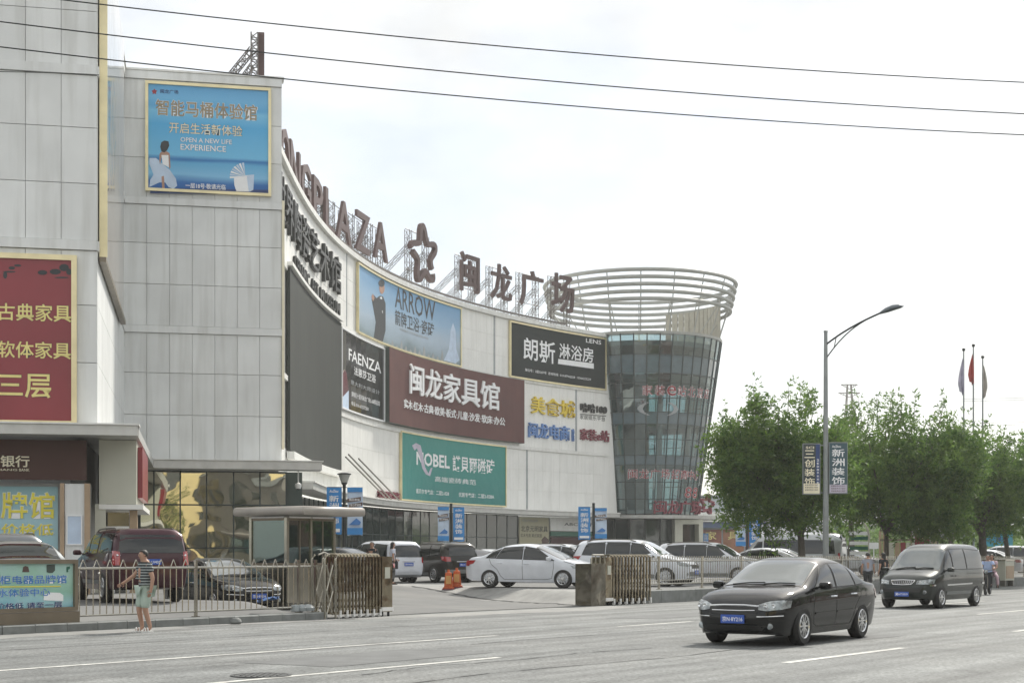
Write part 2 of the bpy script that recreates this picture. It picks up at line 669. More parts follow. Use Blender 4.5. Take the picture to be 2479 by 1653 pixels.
mat('banner_pale', (0.52, 0.63, 0.78), 0.6, var=0.1, scale=2)
mat('sign_brown', (0.125, 0.056, 0.052), 0.6, spec=.25, var=0.12, scale=0.6, streak=0.15, streak_col=(0.17, 0.10, 0.09))
mat('sign_side', (0.05, 0.07, 0.06), 0.5)
mat('sign_maroon', (0.24, 0.035, 0.045), 0.35, var=0.12, scale=0.5)
mat('bank_brown', (0.075, 0.040, 0.033), 0.6, spec=.2, var=0.08, scale=1)
mat('beige', (0.52, 0.52, 0.44), 0.6, var=0.06, scale=1)
mat('tan', (0.40, 0.29, 0.19), 0.55, var=0.12)
mat('screen_dark', (0.042, 0.047, 0.043), 0.7, spec=.2, var=0.1, scale=0.25, streak=0.12, streak_col=(0.12, 0.125, 0.115))
mat('glass_dark', (0.018, 0.022, 0.02), 0.03, spec=1.0, coat=1.0, wav=0.10, wscale=0.55)
mat('glass_mirror', (0.56, 0.56, 0.48), 0.02, metal=1.0, var=0.08, scale=0.5, wav=0.16, wscale=0.42)
mat('glass_green', (0.02, 0.035, 0.033), 0.04, spec=0.7, coat=0.2, wav=0.10, wscale=0.5)
mat('spandrel', (0.10, 0.145, 0.165), 0.06, spec=0.9, coat=0.6, wav=0.05, wscale=0.5)
mat('mullion', (0.045, 0.062, 0.062), 0.5, metal=0.2)
see_through('glass_tower', (0.36, 0.49, 0.52), 0.17, 0.02, wav=0.05)
see_through('glass_booth', (0.50, 0.58, 0.55), 0.12, 0.02)
see_through('glass_shop', (0.22, 0.28, 0.28), 0.14, 0.02, wav=0.10)
mat('white_paint', (0.78, 0.78, 0.76), 0.45, var=0.05)
mat('ring_metal', (0.36, 0.365, 0.34), 0.45, metal=0.2, var=0.08)
mat('drum', (0.42, 0.40, 0.33), 0.7, var=0.1)
mat('floor_slab', (0.42, 0.43, 0.42), 0.7)
mat('rubber', (0.014, 0.014, 0.014), 0.7)
mat('trunk', (0.085, 0.075, 0.06), 0.9, var=0.25, scale=6, bump=0.6, bscale=18)
# ------------------------------------------------------------------ ground, road, car park
O2 = (-10.2, 30.1)
RA = R(36.6)
RX = (math.sin(RA), math.cos(RA))                 # along the road
RN = (-math.cos(RA), math.sin(RA))                # from the kerb into the car park
ROADZ = math.pi / 2 - RA                          # rotation that turns local +x along the road


def RP(s, q, z=0.0):
    return Vector((O2[0] + RX[0] * s + RN[0] * q, O2[1] + RX[1] * s + RN[1] * q, z))


def SQ(p):
    x, y = p[0] - O2[0], p[1] - O2[1]
    return x * RX[0] + y * RX[1], x * RN[0] + y * RN[1]


def s_at(q, u):
    p = RP(0, q)
    return xon((p.x, p.y), RX, u)


def sm(t):
    t = min(max(t, 0.0), 1.0)
    return t * t * (3 - 2 * t)


S_A = 9.7


def s_b(q):
    return 21.1 + 0.43 * min(q, 22)


def gz(s, q):
    right = s > 22
    if s < s_b(q) + 1.4 and s > S_A - 0.9:
        base = 0.42 if q > 2.6 else 0.17 + 0.25 * sm((q - 0.6) / 2)
        t = max(sm((s - s_b(q)) / 1.4), sm((S_A - s) / 0.9))
        d = 0.012 + 0.408 * sm((q - 4.5) / 8)
        return d + (max(base, d) - d) * t
    return 0.42 if right else 0.17 + 0.25 * sm((q - 0.6) / 2)


def ground_z(x, y):
    s, q = SQ((x, y))
    return gz(s, q) if q > 0.2 else 0.0


g = MB().quad((-1200, -300, -0.09), (1200, -300, -0.09), (1200, 1700, -0.09), (-1200, 1700, -0.09)).build('ground', 'earth')
tag(g, kind='structure')
g = MB()
for s0 in np.arange(-100, 300, 20):
    g.quad(RP(s0, -24, 0), RP(s0 + 20, -24, 0), RP(s0 + 20, 0.34 if 0 else 0.3, 0), RP(s0, 0.3, 0))
tag(g.build('road', 'asphalt'), kind='structure')

sv = np.unique(np.round(np.concatenate([np.arange(-70, -4, 3), np.arange(-4, 8.5, 1.0), np.arange(8.5, 36, 0.35), np.arange(36, 70, 2), np.arange(70, 260, 12)]), 3))
qv = np.unique(np.round(np.concatenate([np.arange(0.28, 3.2, 0.22), np.arange(3.2, 30, 0.9), np.arange(30, 150, 8)]), 3))
gl, gr = MB(), MB()
vs = [RP(s, q, gz(s, q)) for s in sv for q in qv]
nq = len(qv)
fl, fr = [], []
for i in range(len(sv) - 1):
    for j in range(nq - 1):
        f_ = (i * nq + j, (i + 1) * nq + j, (i + 1) * nq + j + 1, i * nq + j + 1)
        sm_, qm_ = (sv[i] + sv[i + 1]) / 2, (qv[j] + qv[j + 1]) / 2
        (fr if s_b(qm_) - 0.1 < sm_ < s_b(qm_) + 1.9 and qm_ < 16 else fl).append(f_)
gl.add(vs, fl)
gr.add(vs, fr)
tag(gl.build('car_park_ground', 'lot', smooth=True, ang=60), kind='structure')
tag(gr.build('entrance_ramp', 'ramp', smooth=True, ang=60), kind='structure')
# pavement across the road, under the viewpoint
g = MB().slab(RP(0, 0), RX, -100, 260, RN, -60, -24.0, -0.05, 0.13)
tag(g.build('far_pavement', 'paving'), kind='structure')

# lane markings: worn paint as separate thin strips
for k, (s0, s1, q, w) in enumerate(((-45, 5.7, -8.1, 0.15), (10.3, 13.6, -8.0, 0.15), (19.6, 23.6, -8.0, 0.15), (30, 34, -8.0, 0.15), (-14, 0.6, -12.0, 0.15), (9.5, 12.5, -12.0, .15),
                                    (2.2, 6.7, -16.1, 0.16), (13.4, 17.8, -15.8, 0.16), (24, 28.4, -15.8, 0.16), (-9, -4.5, -16.1, 0.16), (34, 40, -12, 0.15), (22, 27, -12, 0.15))):
    g = MB()
    n_ = max(2, int((s1 - s0) / 1.2))
    for i in range(n_):
        a, b = s0 + (s1 - s0) * i / n_, s0 + (s1 - s0) * (i + 1) / n_
        g.quad(RP(a, q - w / 2, .005), RP(b, q - w / 2, .005), RP(b, q + w / 2, .005), RP(a, q + w / 2, .005))
    tag(g.build('lane_marking', 'paint'), kind='structure')
mat('patch_dark', (0.125, 0.13, 0.13), 0.85, var=0.15, scale=2, bump=0.3, bscale=60)
mat('patch_pale', (0.235, 0.235, 0.225), 0.8, var=0.2, scale=1.2, bump=0.3, bscale=40, dirt=0.6, streak_col=(0.16, 0.165, 0.165))
for k, (m_, pts) in enumerate((('patch_pale', [(-9, -.05), (4.5, -.05), (4.2, -1.0), (1.6, -1.25), (-.3, -1.05), (-2.2, -1.9), (-4, -2.9), (-6, -2.6), (-9, -3.2)]),
                               ('patch_pale', [(9.8, -.1), (21.8, -.1), (21.6, -1.6), (18, -2.2), (15, -1.5), (12, -1.7), (9.6, -0.9)]),
                               ('patch_pale', [(4.5, -.02), (9.6, -.02), (9.2, -.7), (6, -.6)]),
                               ('patch_dark', [(-2.6, -9.6), (1.4, -9.5), (1.5, -11.2), (-2.4, -11.3)]), ('patch_dark', [(14, -5.2), (22, -5.0), (22.2, -6.4), (14.3, -6.6)]), ('patch_dark', [(7.8, -13.2), (10.6, -13.1), (10.5, -14.6), (7.9, -14.5)]))):
    g = MB().add([RP(s, q, .004) for s, q in pts], [tuple(range(len(pts)))[::-1]])
    tag(g.build('road_patch', m_), kind='structure')
mat('crack', (0.05, 0.052, 0.053), 0.95, var=0.2)
for pts in ([(-3.2, -12.6), (-1.5, -12.3), (.4, -12.55), (2.2, -12.4), (4.5, -12.7)], [(-6, -14.2), (-2, -13.8), (2, -14.1), (7, -13.9)], [(3, -9.6), (5, -9.4), (8, -9.55), (12, -9.3), (16, -9.5)],
            [(-8, -4.4), (-4, -4.2), (1, -4.35), (6, -4.1), (12, -4.3), (18, -4.2)], [(9.9, 0.6), (13, 0.3), (16, .5), (20.8, .2)], [(2.2, -15.0), (2.9, -12.2), (2.6, -9.0)]):
    g = MB()
    pp = []
    for (a, b), (c, d) in zip(pts, pts[1:]):
        pp += [(a + (c - a) * t / 6 + rng.normal(0, .03), b + (d - b) * t / 6 + rng.normal(0, .035)) for t in range(6)]
    for (a, b), (c, d) in zip(pp, pp[1:]):
        w = rng.uniform(.008, .022)
        zz = .006 if b < .25 else .02
        g.quad(RP(a, b - w, zz), RP(c, d - w, zz), RP(c, d + w, zz), RP(a, b + w, zz))
    tag(g.build('road_crack', 'crack'), kind='structure')
g = MB()                                            # broken edge where the ramp meets the drive
pp = [(s_b(q) - .02 + rng.normal(0, .05), q) for q in np.arange(.3, 11.5, .3)]
for (a, b), (c, d) in zip(pp, pp[1:]):
    w = rng.uniform(.03, .09)
    g.quad(RP(a - w, b, gz(a - w, b) + .012), RP(a + w, b, gz(a + w, b) + .022), RP(c + w, d, gz(c + w, d) + .022), RP(c - w, d, gz(c - w, d) + .012))
tag(g.build('ramp_edge_crack', 'crack'), kind='structure')
mc = empty('manhole_cover', P(632, 1344, 19.9) * 1, 'round iron manhole cover set in the asphalt near the bottom edge', 'manhole')
mc.location.z = 0
WL[mc].z = 0
mat('iron', (0.075, 0.078, 0.078), 0.6, metal=0.6, var=0.15, scale=8, bump=0.4, bscale=25)
c_ = WL[mc]
MB().lathe([(0.40, .003), (0.40, .014), (0.355, .014), (0.355, .004)], 36, c_).build('frame', 'iron', mc)
g = MB().lathe([(0.35, .004), (0.345, .012), (0.0, .013)], 36, c_)
for k in range(-3, 4):
    h_ = math.sqrt(.3 ** 2 - (k * .08) ** 2)
    g.box((c_.x + k * .08, c_.y, .017), (.025, h_ * 2, .008))
g.build('lid', 'iron', mc)
st = MB().lathe([(0.0, 0), (.10, .0), (.14, .05), (.12, .11), (.06, .15), (0, .155)], 9, RP(s_at(-.25, 571), -.25, 0))
tag(st.build('stone', 'kerb', smooth=True, ang=50), 'loose grey stone lying on the road against the kerb', 'stone')

# ------------------------------------------------------------------ mall: corner block with flat panelled faces
EA = (0.979, 0.2035)                 # along the block's street faces, to the right
EB = (-0.2035, 0.979)                # away from the street
A0 = ((234 - CU) / F * 46.0, 46.0)
B0 = (A0[0] + EB[0] * 17.0, A0[1] + EB[1] * 17.0)
WM = 6.5
ROOF = 21.75


def plane(p0, ex, off=0.0, z0=0.0):
    """surface map (x, y, depth): x along ex from p0, y up, depth towards the viewer's side (right-hand normal)"""
    nx, ny = ex[1], -ex[0]
    return lambda x, y, d: (p0[0] + ex[0] * x + nx * (d + off), p0[1] + ex[1] * x + ny * (d + off), z0 + y)


fL, fM = plane(A0, EA), plane(B0, EA)
fS = plane(A0, EB)                   # the side face running back from the left block to the recessed block (normal towards +x)
ROWS = [5.52, 7.45, 9.2, 10.86, 12.9, 14.6, 16.2, 18.15, 19.75, 21.4]
BANDS = [(10.86, 11.17), (16.2, 16.5), (21.4, 21.75)]

corner = empty('mall_corner_block', (A0[0], A0[1], 0), 'tall pale-panelled mall block at the corner with stepped faces and ground-floor canopy', 'building')
g = MB()
g.slab(A0, EA, -9, 0, EB, 0.06, 40, 5.3, ROOF - .03)
g.slab(B0, EA, -0.05, WM, EB, 0.06, 23, 5.3, ROOF - .03)
g.build('wall', 'joint', corner)
PAN = {}


def panel_mesh(w, h, mname, t=0.02):
    k = (round(w, 3), round(h, 3), mname)
    if k not in PAN:
        g = 0.006
        b = 0.005
        x0, x1, z0, z1 = g * .5, w - g * .5, g, h - g
        vs = [(x0, 0.02, z0), (x1, 0.02, z0), (x1, 0.02, z1), (x0, 0.02, z1), (x0 + b, -t, z0 + b), (x1 - b, -t, z0 + b), (x1 - b, -t, z1 - b), (x0 + b, -t, z1 - b)]
        me = bpy.data.meshes.new('panel')
        me.from_pydata(vs, [], [(4, 5, 6, 7), (0, 1, 5, 4), (1, 2, 6, 5), (2, 3, 7, 6), (3, 0, 4, 7)])
        me.materials.append(M[mname])
        PAN[k] = me
    return PAN[k]


def lay_panels(parent, fn, ex, x0, x1, ncol, rows, mname, skip=None):
    rz = math.atan2(ex[1], ex[0])
    w = (x1 - x0) / ncol
    for j in range(len(rows) - 1):
        za = rows[j]
        for a_, b_ in BANDS:
            if abs(za - a_) < .01:
                za = b_
        for i in range(ncol):
            x = x0 + w * i
            if skip and skip(x + w / 2, (za + rows[j + 1]) / 2):
                continue
            p = fn(x, za, 0)
            link('panel', panel_mesh(w, rows[j + 1] - za, mname), parent, p, rz)


lay_panels(corner, fL, EA, -5.2, 0, 5, ROWS, 'panel', lambda x, z: z > 20.5)
lay_panels(corner, fM, EA, 0.0, WM, 7, ROWS, 'panel')
lay_panels(corner, fS, EB, 0.0, 17.0, 8, ROWS, 'panel')
for a_, b_ in BANDS:
    MB().rect(fL, -9, 0.0, a_ + .01, b_ - .01, -.05, .10).build('band', 'panel', corner)
    MB().rect(fM, 0, WM, a_ + .01, b_ - .01, -.05, .10).build('band', 'panel', corner)
    MB().rect(fS, 0.0, 16.9, a_ + .01, b_ - .01, -.05, .07).build('band', 'panel', corner)
MB().rect(fM, -.2, WM + .1, ROOF, ROOF + .08, -.6, .14).rect(fS, -.0, 17, ROOF + .002, ROOF + .07, -.6, .12).build('parapet_cap', 'ledge', corner)
MB().rect(fM, WM + .004, WM + .11, 6.1, 16.6, -.2, .10).build('edge_strip', 'print_cream', corner)
# roof vent line and a thin cornice shadow gap are real steps; canopy in three runs
g = MB()
CZ0, CZ1 = 5.18, 5.48
g.rect(fL, -9, 1.25, CZ0, CZ1, 0.02, 1.05)
g.rect(fS, -0.98, 15.8, CZ0 + .004, CZ1 - .004, 0.06, 1.25)
g.rect(fM, 0.0, WM + 1.6, CZ0 - .02, CZ1 + .02, 0.02, 1.25)
g.build('canopy', 'canopy', corner)
g = MB()
g.rect(fL, -9, 1.30, CZ1 + .004, CZ1 + .05, 0.05, 1.12)
g.rect(fM, 0.05, WM + 1.66, CZ1 + .024, CZ1 + .06, 0.05, 1.32)
g.build('canopy_edge', 'ledge', corner)
# ground floor, bank front
XR = xon(A0, EA, 216)
MB().rect(fL, -9, XR, 0, 3.78, -1.0, -.35).build('shop_wall', 'wall_core', corner)
g = MB()
for u0, u1 in ((145, 155), (204, 217)):
    g.rect(fL, xon(A0, EA, u0), xon(A0, EA, u1), 0.3, 3.78, -.34, -.02)
g.build('column', 'tan', corner)
MB().rect(fL, xon(A0, EA, 156), xon(A0, EA, 203.5), 0.3, 3.77, -.34, -.1).build('wall_panel', 'panel', corner)
XB0, XB1 = XR + .02, 1.15
g = MB().rect(fS, .8, 7.2, 3.18, CZ0 - .01, 0.02, XB1)
g.rect(fS, .8, .95, 0.3, 3.18, -.1, .22)
g.build('porch_box', 'beige', corner)
MB().rect(fS, 1.4, 6.6, 3.4, 5.0, XB1 + .01, XB1 + .16).build('side_sign', 'sign_maroon', corner)
MB().rect(fS, .75, 7.25, 3.02, 3.17, 0.02, XB1 + .2).build('porch_lip', 'panel_white', corner)
g = MB()
fD = plane((A0[0] + EB[0] * 1.3, A0[1] + EB[1] * 1.3), EA)
g.rect(fD, .92, 1.15, 0.3, 3.0, -.4, 0)
g.build('porch_post', 'tan', corner)
door = MB().rect(fD, 0.0, .9, .3, 3.0, -.06, -.03).build('door', 'glass_dark', corner)
g = MB()
g.rect(fD, 0.0, .9, 2.42, 2.5, -.03, .03)
for x in (0.0, .42, .84):
    g.rect(fD, x, x + .05, .3, 2.42, -.03, .025)
g.rect(fD, 0.0, .9, 2.94, 3.0, -.03, .03)
g.build('door_frame', 'white_paint', door)
# ground floor, dark mirror glass under the canopy
MB().rect(fM, -.2, WM - .1, .3, CZ0 - .03, -.9, -.5).rect(fS, 1.6, 17, .3, CZ0 - .02, -.9, -.45).build('shop_back', 'wall_core', corner)
xs_ = [xon(B0, EA, u) for u in (338, 372, 436, 500, 566, 630, 694)]
zs_ = [.3, 1.9, 3.72, CZ0 - .05]
for i in range(6):
    for j in range(3):
        MB().rect(fM, xs_[i] + .03, xs_[i + 1] - .03, zs_[j] + .03, zs_[j + 1] - .03, -.4, -.36).build('pane', 'glass_mirror', corner)
g = MB()
for x in xs_:
    g.rect(fM, x - .03, x + .03, .3, CZ0 - .03, -.45, -.33)
for z in zs_[1:]:
    g.rect(fM, xs_[0], xs_[-1], z - .025, z + .025, -.449, -.335)
g.build('mullion', 'mullion', corner)
for i in range(7):
    x = 7.4 + i * 1.35
    MB().rect(fS, x, x + 1.31, .35, CZ0 - .04, -.4, -.36).build('pane', 'glass_green', corner)
MB().rect(fM, xs_[-1] + .05, WM + .9, .3, CZ0 - .03, -3.4, -.6).build('side_wall', 'sign_side', corner)
# security camera under the canopy
sc_ = empty('security_camera', fM(xon(B0, EA, 721), 4.55, .3), 'white dome security camera hanging below the canopy end', 'camera')
c_ = WL[sc_]
MB().lathe([(0, -.16), (.10, -.14), (.14, -.04), (.13, .06), (.05, .10), (.03, .12), (.03, .60)], 12, c_).build('housing', 'white_paint', sc_, smooth=True)
MB().lathe([(0, -.2), (.06, -.18), (.09, -.135)], 10, c_).build('lens_dome', 'glass_dark', sc_, smooth=True)

# ------------------------------------------------------------------ curved wing
PU = [685.5, 724, 756, 787.5, 819, 864, 931, 1011, 1074, 1170, 1232, 1325, 1469]
PV = [399, 472, 520, 558, 590, 628, 667, 705, 724, 750, 768.6, 788, 812]
ZP = 22.2
DD = np.array([(ZP - EYE) * F / (HV - v) for v in PV])
XX = np.array([(u - CU) / F * d for u, d in zip(PU, DD)])
pf = np.polyfit(DD, XX, 3)
ds_ = np.linspace(66, 141.6, 400)
cx_ = np.polyval(pf, ds_)
cs_ = np.concatenate([[0], np.cumsum(np.hypot(np.diff(ds_), np.diff(cx_)))])
SLEN = float(cs_[-1])


def cpt(s):
    s = min(max(s, 0.0), SLEN)
    return float(np.interp(s, cs_, cx_)), float(np.interp(s, cs_, ds_))


def cdir(s):
    a, b = cpt(s - .4), cpt(s + .4)
    l = math.hypot(b[0] - a[0], b[1] - a[1])
    return (b[0] - a[0]) / l, (b[1] - a[1]) / l


cu_ = CU + F * cx_ / ds_


def su(u):                       # photo column -> arc length on the wing
    k = int(np.argmax(cu_ > u)) if (cu_ > u).any() else len(cu_) - 1
    k = max(k, 1)
    i0 = int(np.argmin(cu_[:200]))
    m = (np.arange(len(cu_)) >= i0)
    return float(np.interp(u, cu_[m], cs_[m]))


def su_off(u, d):                # arc length whose point d metres off the wall falls in photo column u
    s = su(u)
    for _ in range(8):
        p, t = cpt(s), cdir(s)
        x, y = p[0] + t[1] * d, p[1] - t[0] * d
        k = (u - CU) / F
        s += (k * y - x) / (t[0] - k * t[1])
        s = min(max(s, 0.0), SLEN)
    return s


def fC(x, y, d):                 # x = arc length, y = height, d = out from the wall
    p = cpt(x)
    t = cdir(x)
    return (p[0] + t[1] * d, p[1] - t[0] * d, y)


wing = empty('curved_mall_wing', (cpt(SLEN * .6)[0], cpt(SLEN * .6)[1], 0), 'long concave mall wing clad in white panels sweeping back to the glass tower', 'building')


def s_end(z):                    # the wing's free end leans with the tower's taper
    u = 1497 - 28 * (z - 5.4) / (22.2 - 5.4)
    return su(min(u, 1469)) + (max(u - 1469, 0)) * 0.055


g = MB()
NS = 70
zz_ = [5.2, 11.0, 17.0, ZP]
vs, fs = [], []
for i in range(NS + 1):
    for z in zz_:
        se = su(1469) + 1.5 * (1 - (z - 5.2) / (ZP - 5.2))
        s = se * i / NS
        p = cpt(min(s, SLEN))
        t = cdir(min(s, SLEN))
        ex_ = max(s - SLEN, 0)
        vs.append((p[0] + t[0] * ex_, p[1] + t[1] * ex_, z))
nz = len(zz_)
for i in range(NS):
    for j in range(nz - 1):
        fs.append((i * nz + j, (i + 1) * nz + j, (i + 1) * nz + j + 1, i * nz + j + 1))
o_ = len(vs)
vs += [(v[0] - 14, v[1] + 9, v[2]) for v in vs[:o_]]
for i in range(NS):
    fs.append((i * nz + nz - 1, (i + 1) * nz + nz - 1, o_ + (i + 1) * nz + nz - 1, o_ + i * nz + nz - 1))
for j in range(nz - 1):
    a = NS * nz + j
    fs.append((a, o_ + a, o_ + a + 1, a + 1))
g.add(vs, fs)
g.build('wall', 'panel_white', wing)
# sign footprints on the wing: (u0, u1, z0, z1)
SIGNS = {'arrow': (860, 1112, 17.0, 21.9), 'lens': (1230, 1464, 17.0, 21.9), 'faenza': (820, 925, 11.35, 16.75), 'brown': (935, 1270, 11.35, 16.85), 'green': (965, 1221, 5.75, 11.0), 'screen': (688, 818, 7.15, 17.0)}
WROWS = [5.5, 7.3, 9.1, 10.85, 11.15, 12.95, 14.75, 16.75, 17.05, 18.7, 20.35, 22.0]
CWID = 1.22
pan_c, rest = 0, MB()
ncol = int(su(1466) / CWID)
for i in range(ncol):
    sA, sB = i * CWID, (i + 1) * CWID
    u0, u1 = CU + F * cpt(sA)[0] / cpt(sA)[1], CU + F * cpt(sB)[0] / cpt(sB)[1]
    for j in range(len(WROWS) - 1):
        z0, z1 = WROWS[j], WROWS[j + 1]
        if z1 - z0 < .5:
            continue
        if any(u0 > a - 3 and u1 < b + 3 and z0 > c - .6 and z1 < d + .6 for a, b, c, d in SIGNS.values()):
            continue
        p, t = cpt(sA), cdir((sA + sB) / 2)
        if u1 > 818 and pan_c < 285:
            link('panel', panel_mesh(CWID, z1 - z0, 'panel_white', .03), wing, (p[0], p[1], z0), math.atan2(t[1], t[0]))
            pan_c += 1
        else:
            rest.rect(fC, sA + .015, sB - .015, z0 + .015, z1 - .015, -.02, .03)
tag(rest.build('panels', 'panel_white', wing), kind='stuff')
for z0, z1, d in ((10.86, 11.14, .16), (16.76, 17.02, .14), (22.0, 22.35, .28), (5.5, 5.62, .12)):
    MB().rect(fC, 0, SLEN - .1, z0, z1, -.3, d, 90).build('band', 'ledge', wing)
for u, z0, z1 in ((1394, 11.15, 16.75), (1275, 5.65, 10.85), (838, 17.05, 22.0), (1196, 17.05, 22.0)):
    MB().rect(fC, su(u) - .12, su(u) + .12, z0, z1, 0.01, .05).build('cover_strip', 'print_grey', wing)
MB().rect(fC, su(690), SLEN, 5.12, 5.48, .02, 1.5, 70).build('canopy', 'canopy', wing)
MB().rect(fC, su(690), SLEN, 5.485, 5.56, .04, 1.6, 70).build('canopy_edge', 'ledge', wing)
# ground-floor shopfront of the wing
MB().rect(fC, 0, SLEN, 0.35, 5.1, -3.2, -2.8, 60).build('shop_back', 'wall_core', wing)
s0_, s1_ = su(735), su(1262)
k = int((s1_ - s0_) / 1.55)
for i in range(k):
    a, b = s0_ + (s1_ - s0_) * i / k, s0_ + (s1_ - s0_) * (i + 1) / k
    for z0, z1 in ((.4, 3.1), (3.16, 5.1)):
        MB().rect(fC, a + .03, b - .03, z0, z1, -.45, -.42).build('pane', 'glass_green', wing)
g = MB()
for i in range(k + 1):
    a = s0_ + (s1_ - s0_) * i / k
    g.rect(fC, a - .03, a + .03, .4, 5.1, -.5, -.38)
g.rect(fC, s0_, s1_, 3.1, 3.16, -.5, -.39, 50)
g.build('mullion', 'mullion', wing)
MB().rect(fC, su(1338), SLEN, .35, 2.9, -.6, -.42, 8).build('shop_wall', 'glass_green', wing)
MB().rect(fC, su(820), SLEN - 6, ZP + .36, ZP + .5, -.12, 0, 60).build('parapet_rail', 'truss', wing)
# drain rods leaning on the facade above the canopy
for k, (ua, va, ub, vb) in enumerate(((819, 1106, 921, 1207), (826, 1100, 935, 1212), (851, 1110, 952, 1212))):
    pa, pb = fC(su(ua), zv(va, cpt(su(ua))[1]), .5), fC(su(ub), zv(vb, cpt(su(ub))[1]), .5)
    MB().tube([pa, pb], .055, 6).build('stay_rod', 'steel_dark', wing)

# ------------------------------------------------------------------ glass tower at the far end of the wing
TC = ((1549 - CU) / F * 148.0, 148.0)
tower = empty('glass_tower', (TC[0], TC[1], 0), 'tapered round glass tower crowned by open metal rings', 'tower')


def trad(z):
    return 5.55 + (7.95 - 5.55) * (z - 5.3) / (22.3 - 5.3)


TZ = [5.5, 6.9, 8.5, 10.1, 11.0, 12.5, 13.9, 15.0, 16.3, 17.7, 18.6, 20.3, 22.2]
SPAN = {3, 6, 10}                      # opaque spandrel rows
NC = 40
for i in range(NC):
    a0, a1 = 2 * math.pi * i / NC, 2 * math.pi * (i + 1) / NC
    back = math.sin((a0 + a1) / 2) > .35
    if not back:
        for j in range(12):
            z0, z1 = TZ[j] + .04, TZ[j + 1] - .04
            e = .006
            pts = [(TC[0] + trad(z) * math.cos(a), TC[1] + trad(z) * math.sin(a), z) for z, a in ((z0, a0 + e), (z0, a1 - e), (z1, a1 - e), (z1, a0 + e))]
            q = MB().quad(*pts).build('pane', 'spandrel' if j in SPAN else 'glass_tower', tower)
g = MB()
for i in range(NC):
    a0, a1 = 2 * math.pi * i / NC, 2 * math.pi * (i + 1) / NC
    if math.sin((a0 + a1) / 2) > .35:
        for j in range(12):
            z0, z1 = TZ[j] + .04, TZ[j + 1] - .04
            g.quad(*[(TC[0] + trad(z) * math.cos(a), TC[1] + trad(z) * math.sin(a), z) for z, a in ((z0, a0), (z0, a1), (z1, a1), (z1, a0))], mi=1 if j in SPAN else 0)
tag(g.build('rear_glazing', ['glass_tower', 'spandrel'], tower), kind='stuff')
for i in range(NC):
    a = 2 * math.pi * i / NC
    p = [(TC[0] + (trad(z) + .03) * math.cos(a), TC[1] + (trad(z) + .03) * math.sin(a), z) for z in (5.4, 22.25)]
    MB().tube(p, .065, 5).build('mullion', 'mullion', tower)
for z in TZ[1:]:
    MB().lathe([(trad(z) + .02, z - .035), (trad(z) + .07, z - .035), (trad(z) + .07, z + .035), (trad(z) + .02, z + .035)], 72, (TC[0], TC[1], 0)).build('transom', 'mullion', tower)
for z in (5.5, 10.4, 14.4, 18.1, 21.2):
    MB().lathe([(0, z), (trad(z) - .35, z), (trad(z) - .35, z + .45), (0, z + .45)], 40, (TC[0], TC[1], 0)).build('floor_slab', 'floor_slab', tower)
MB().lathe([(2.5, 0.4), (2.5, 18.2)], 24, (TC[0] - 1.5, TC[1] + 1.2, 0)).build('core', 'floor_slab', tower, smooth=True)
for k in range(8):
    a = 2 * math.pi * k / 8 + .3
    MB().tube([(TC[0] + 4.6 * math.cos(a), TC[1] + 4.6 * math.sin(a), .4), (TC[0] + 5.4 * math.cos(a), TC[1] + 5.4 * math.sin(a), 21.2)], .22, 8).build('pillar', 'panel_white', tower)
MB().lathe([(7.0, 22.2), (8.02, 22.2), (8.05, 22.45), (7.0, 22.45)], 72, (TC[0], TC[1], 0)).build('parapet_cap', 'ring_metal', tower, smooth=True)
# crown: five rings on raking posts
RINGS = [(25.3, 8.85), (25.95, 9.0), (26.6, 9.15), (27.25, 9.28), (27.9, 9.4)]
for z, r in RINGS:
    MB().lathe([(r - .18, z - .14), (r - .05, z - .19), (r + .09, z - .15), (r + .15, z), (r + .09, z + .15), (r - .05, z + .19), (r - .18, z + .14), (r - .18, z - .14)], 96, (TC[0], TC[1], 0)).build('crown_ring', 'ring_metal', tower, smooth=True, ang=60)
for k in range(18):
    a = 2 * math.pi * k / 18 + .1
    ca, sa = math.cos(a), math.sin(a)
    MB().tube([(TC[0] + 7.7 * ca, TC[1] + 7.7 * sa, 22.3), (TC[0] + 8.6 * ca, TC[1] + 8.6 * sa, 25.2), (TC[0] + 9.2 * ca, TC[1] + 9.2 * sa, 27.9)], .06, 6).build('crown_post', 'ring_metal', tower)
    if k % 2 == 0:
        MB().tube([(TC[0] + 6.2 * ca, TC[1] + 6.2 * sa, 22.3), (TC[0] + 8.7 * ca, TC[1] + 8.7 * sa, 25.6)], .05, 5).build('crown_brace', 'ring_metal', tower)
g = MB()
for k in range(15):                         # solid screen on the far right quarter of the crown
    a0, a1 = R(-12 + k * 5.2), R(-12 + (k + 1) * 5.2 - .9)
    g.add([(TC[0] + r * math.cos(a), TC[1] + r * math.sin(a), z) for r in (7.7, 7.85) for z, a in ((22.4, a0), (22.4, a1), (26.3, a1), (26.3, a0))],
          [(4, 5, 6, 7), (3, 2, 1, 0), (0, 1, 5, 4), (1, 2, 6, 5), (2, 3, 7, 6), (3, 0, 4, 7)])
g.build('crown_screen', 'drum', tower)
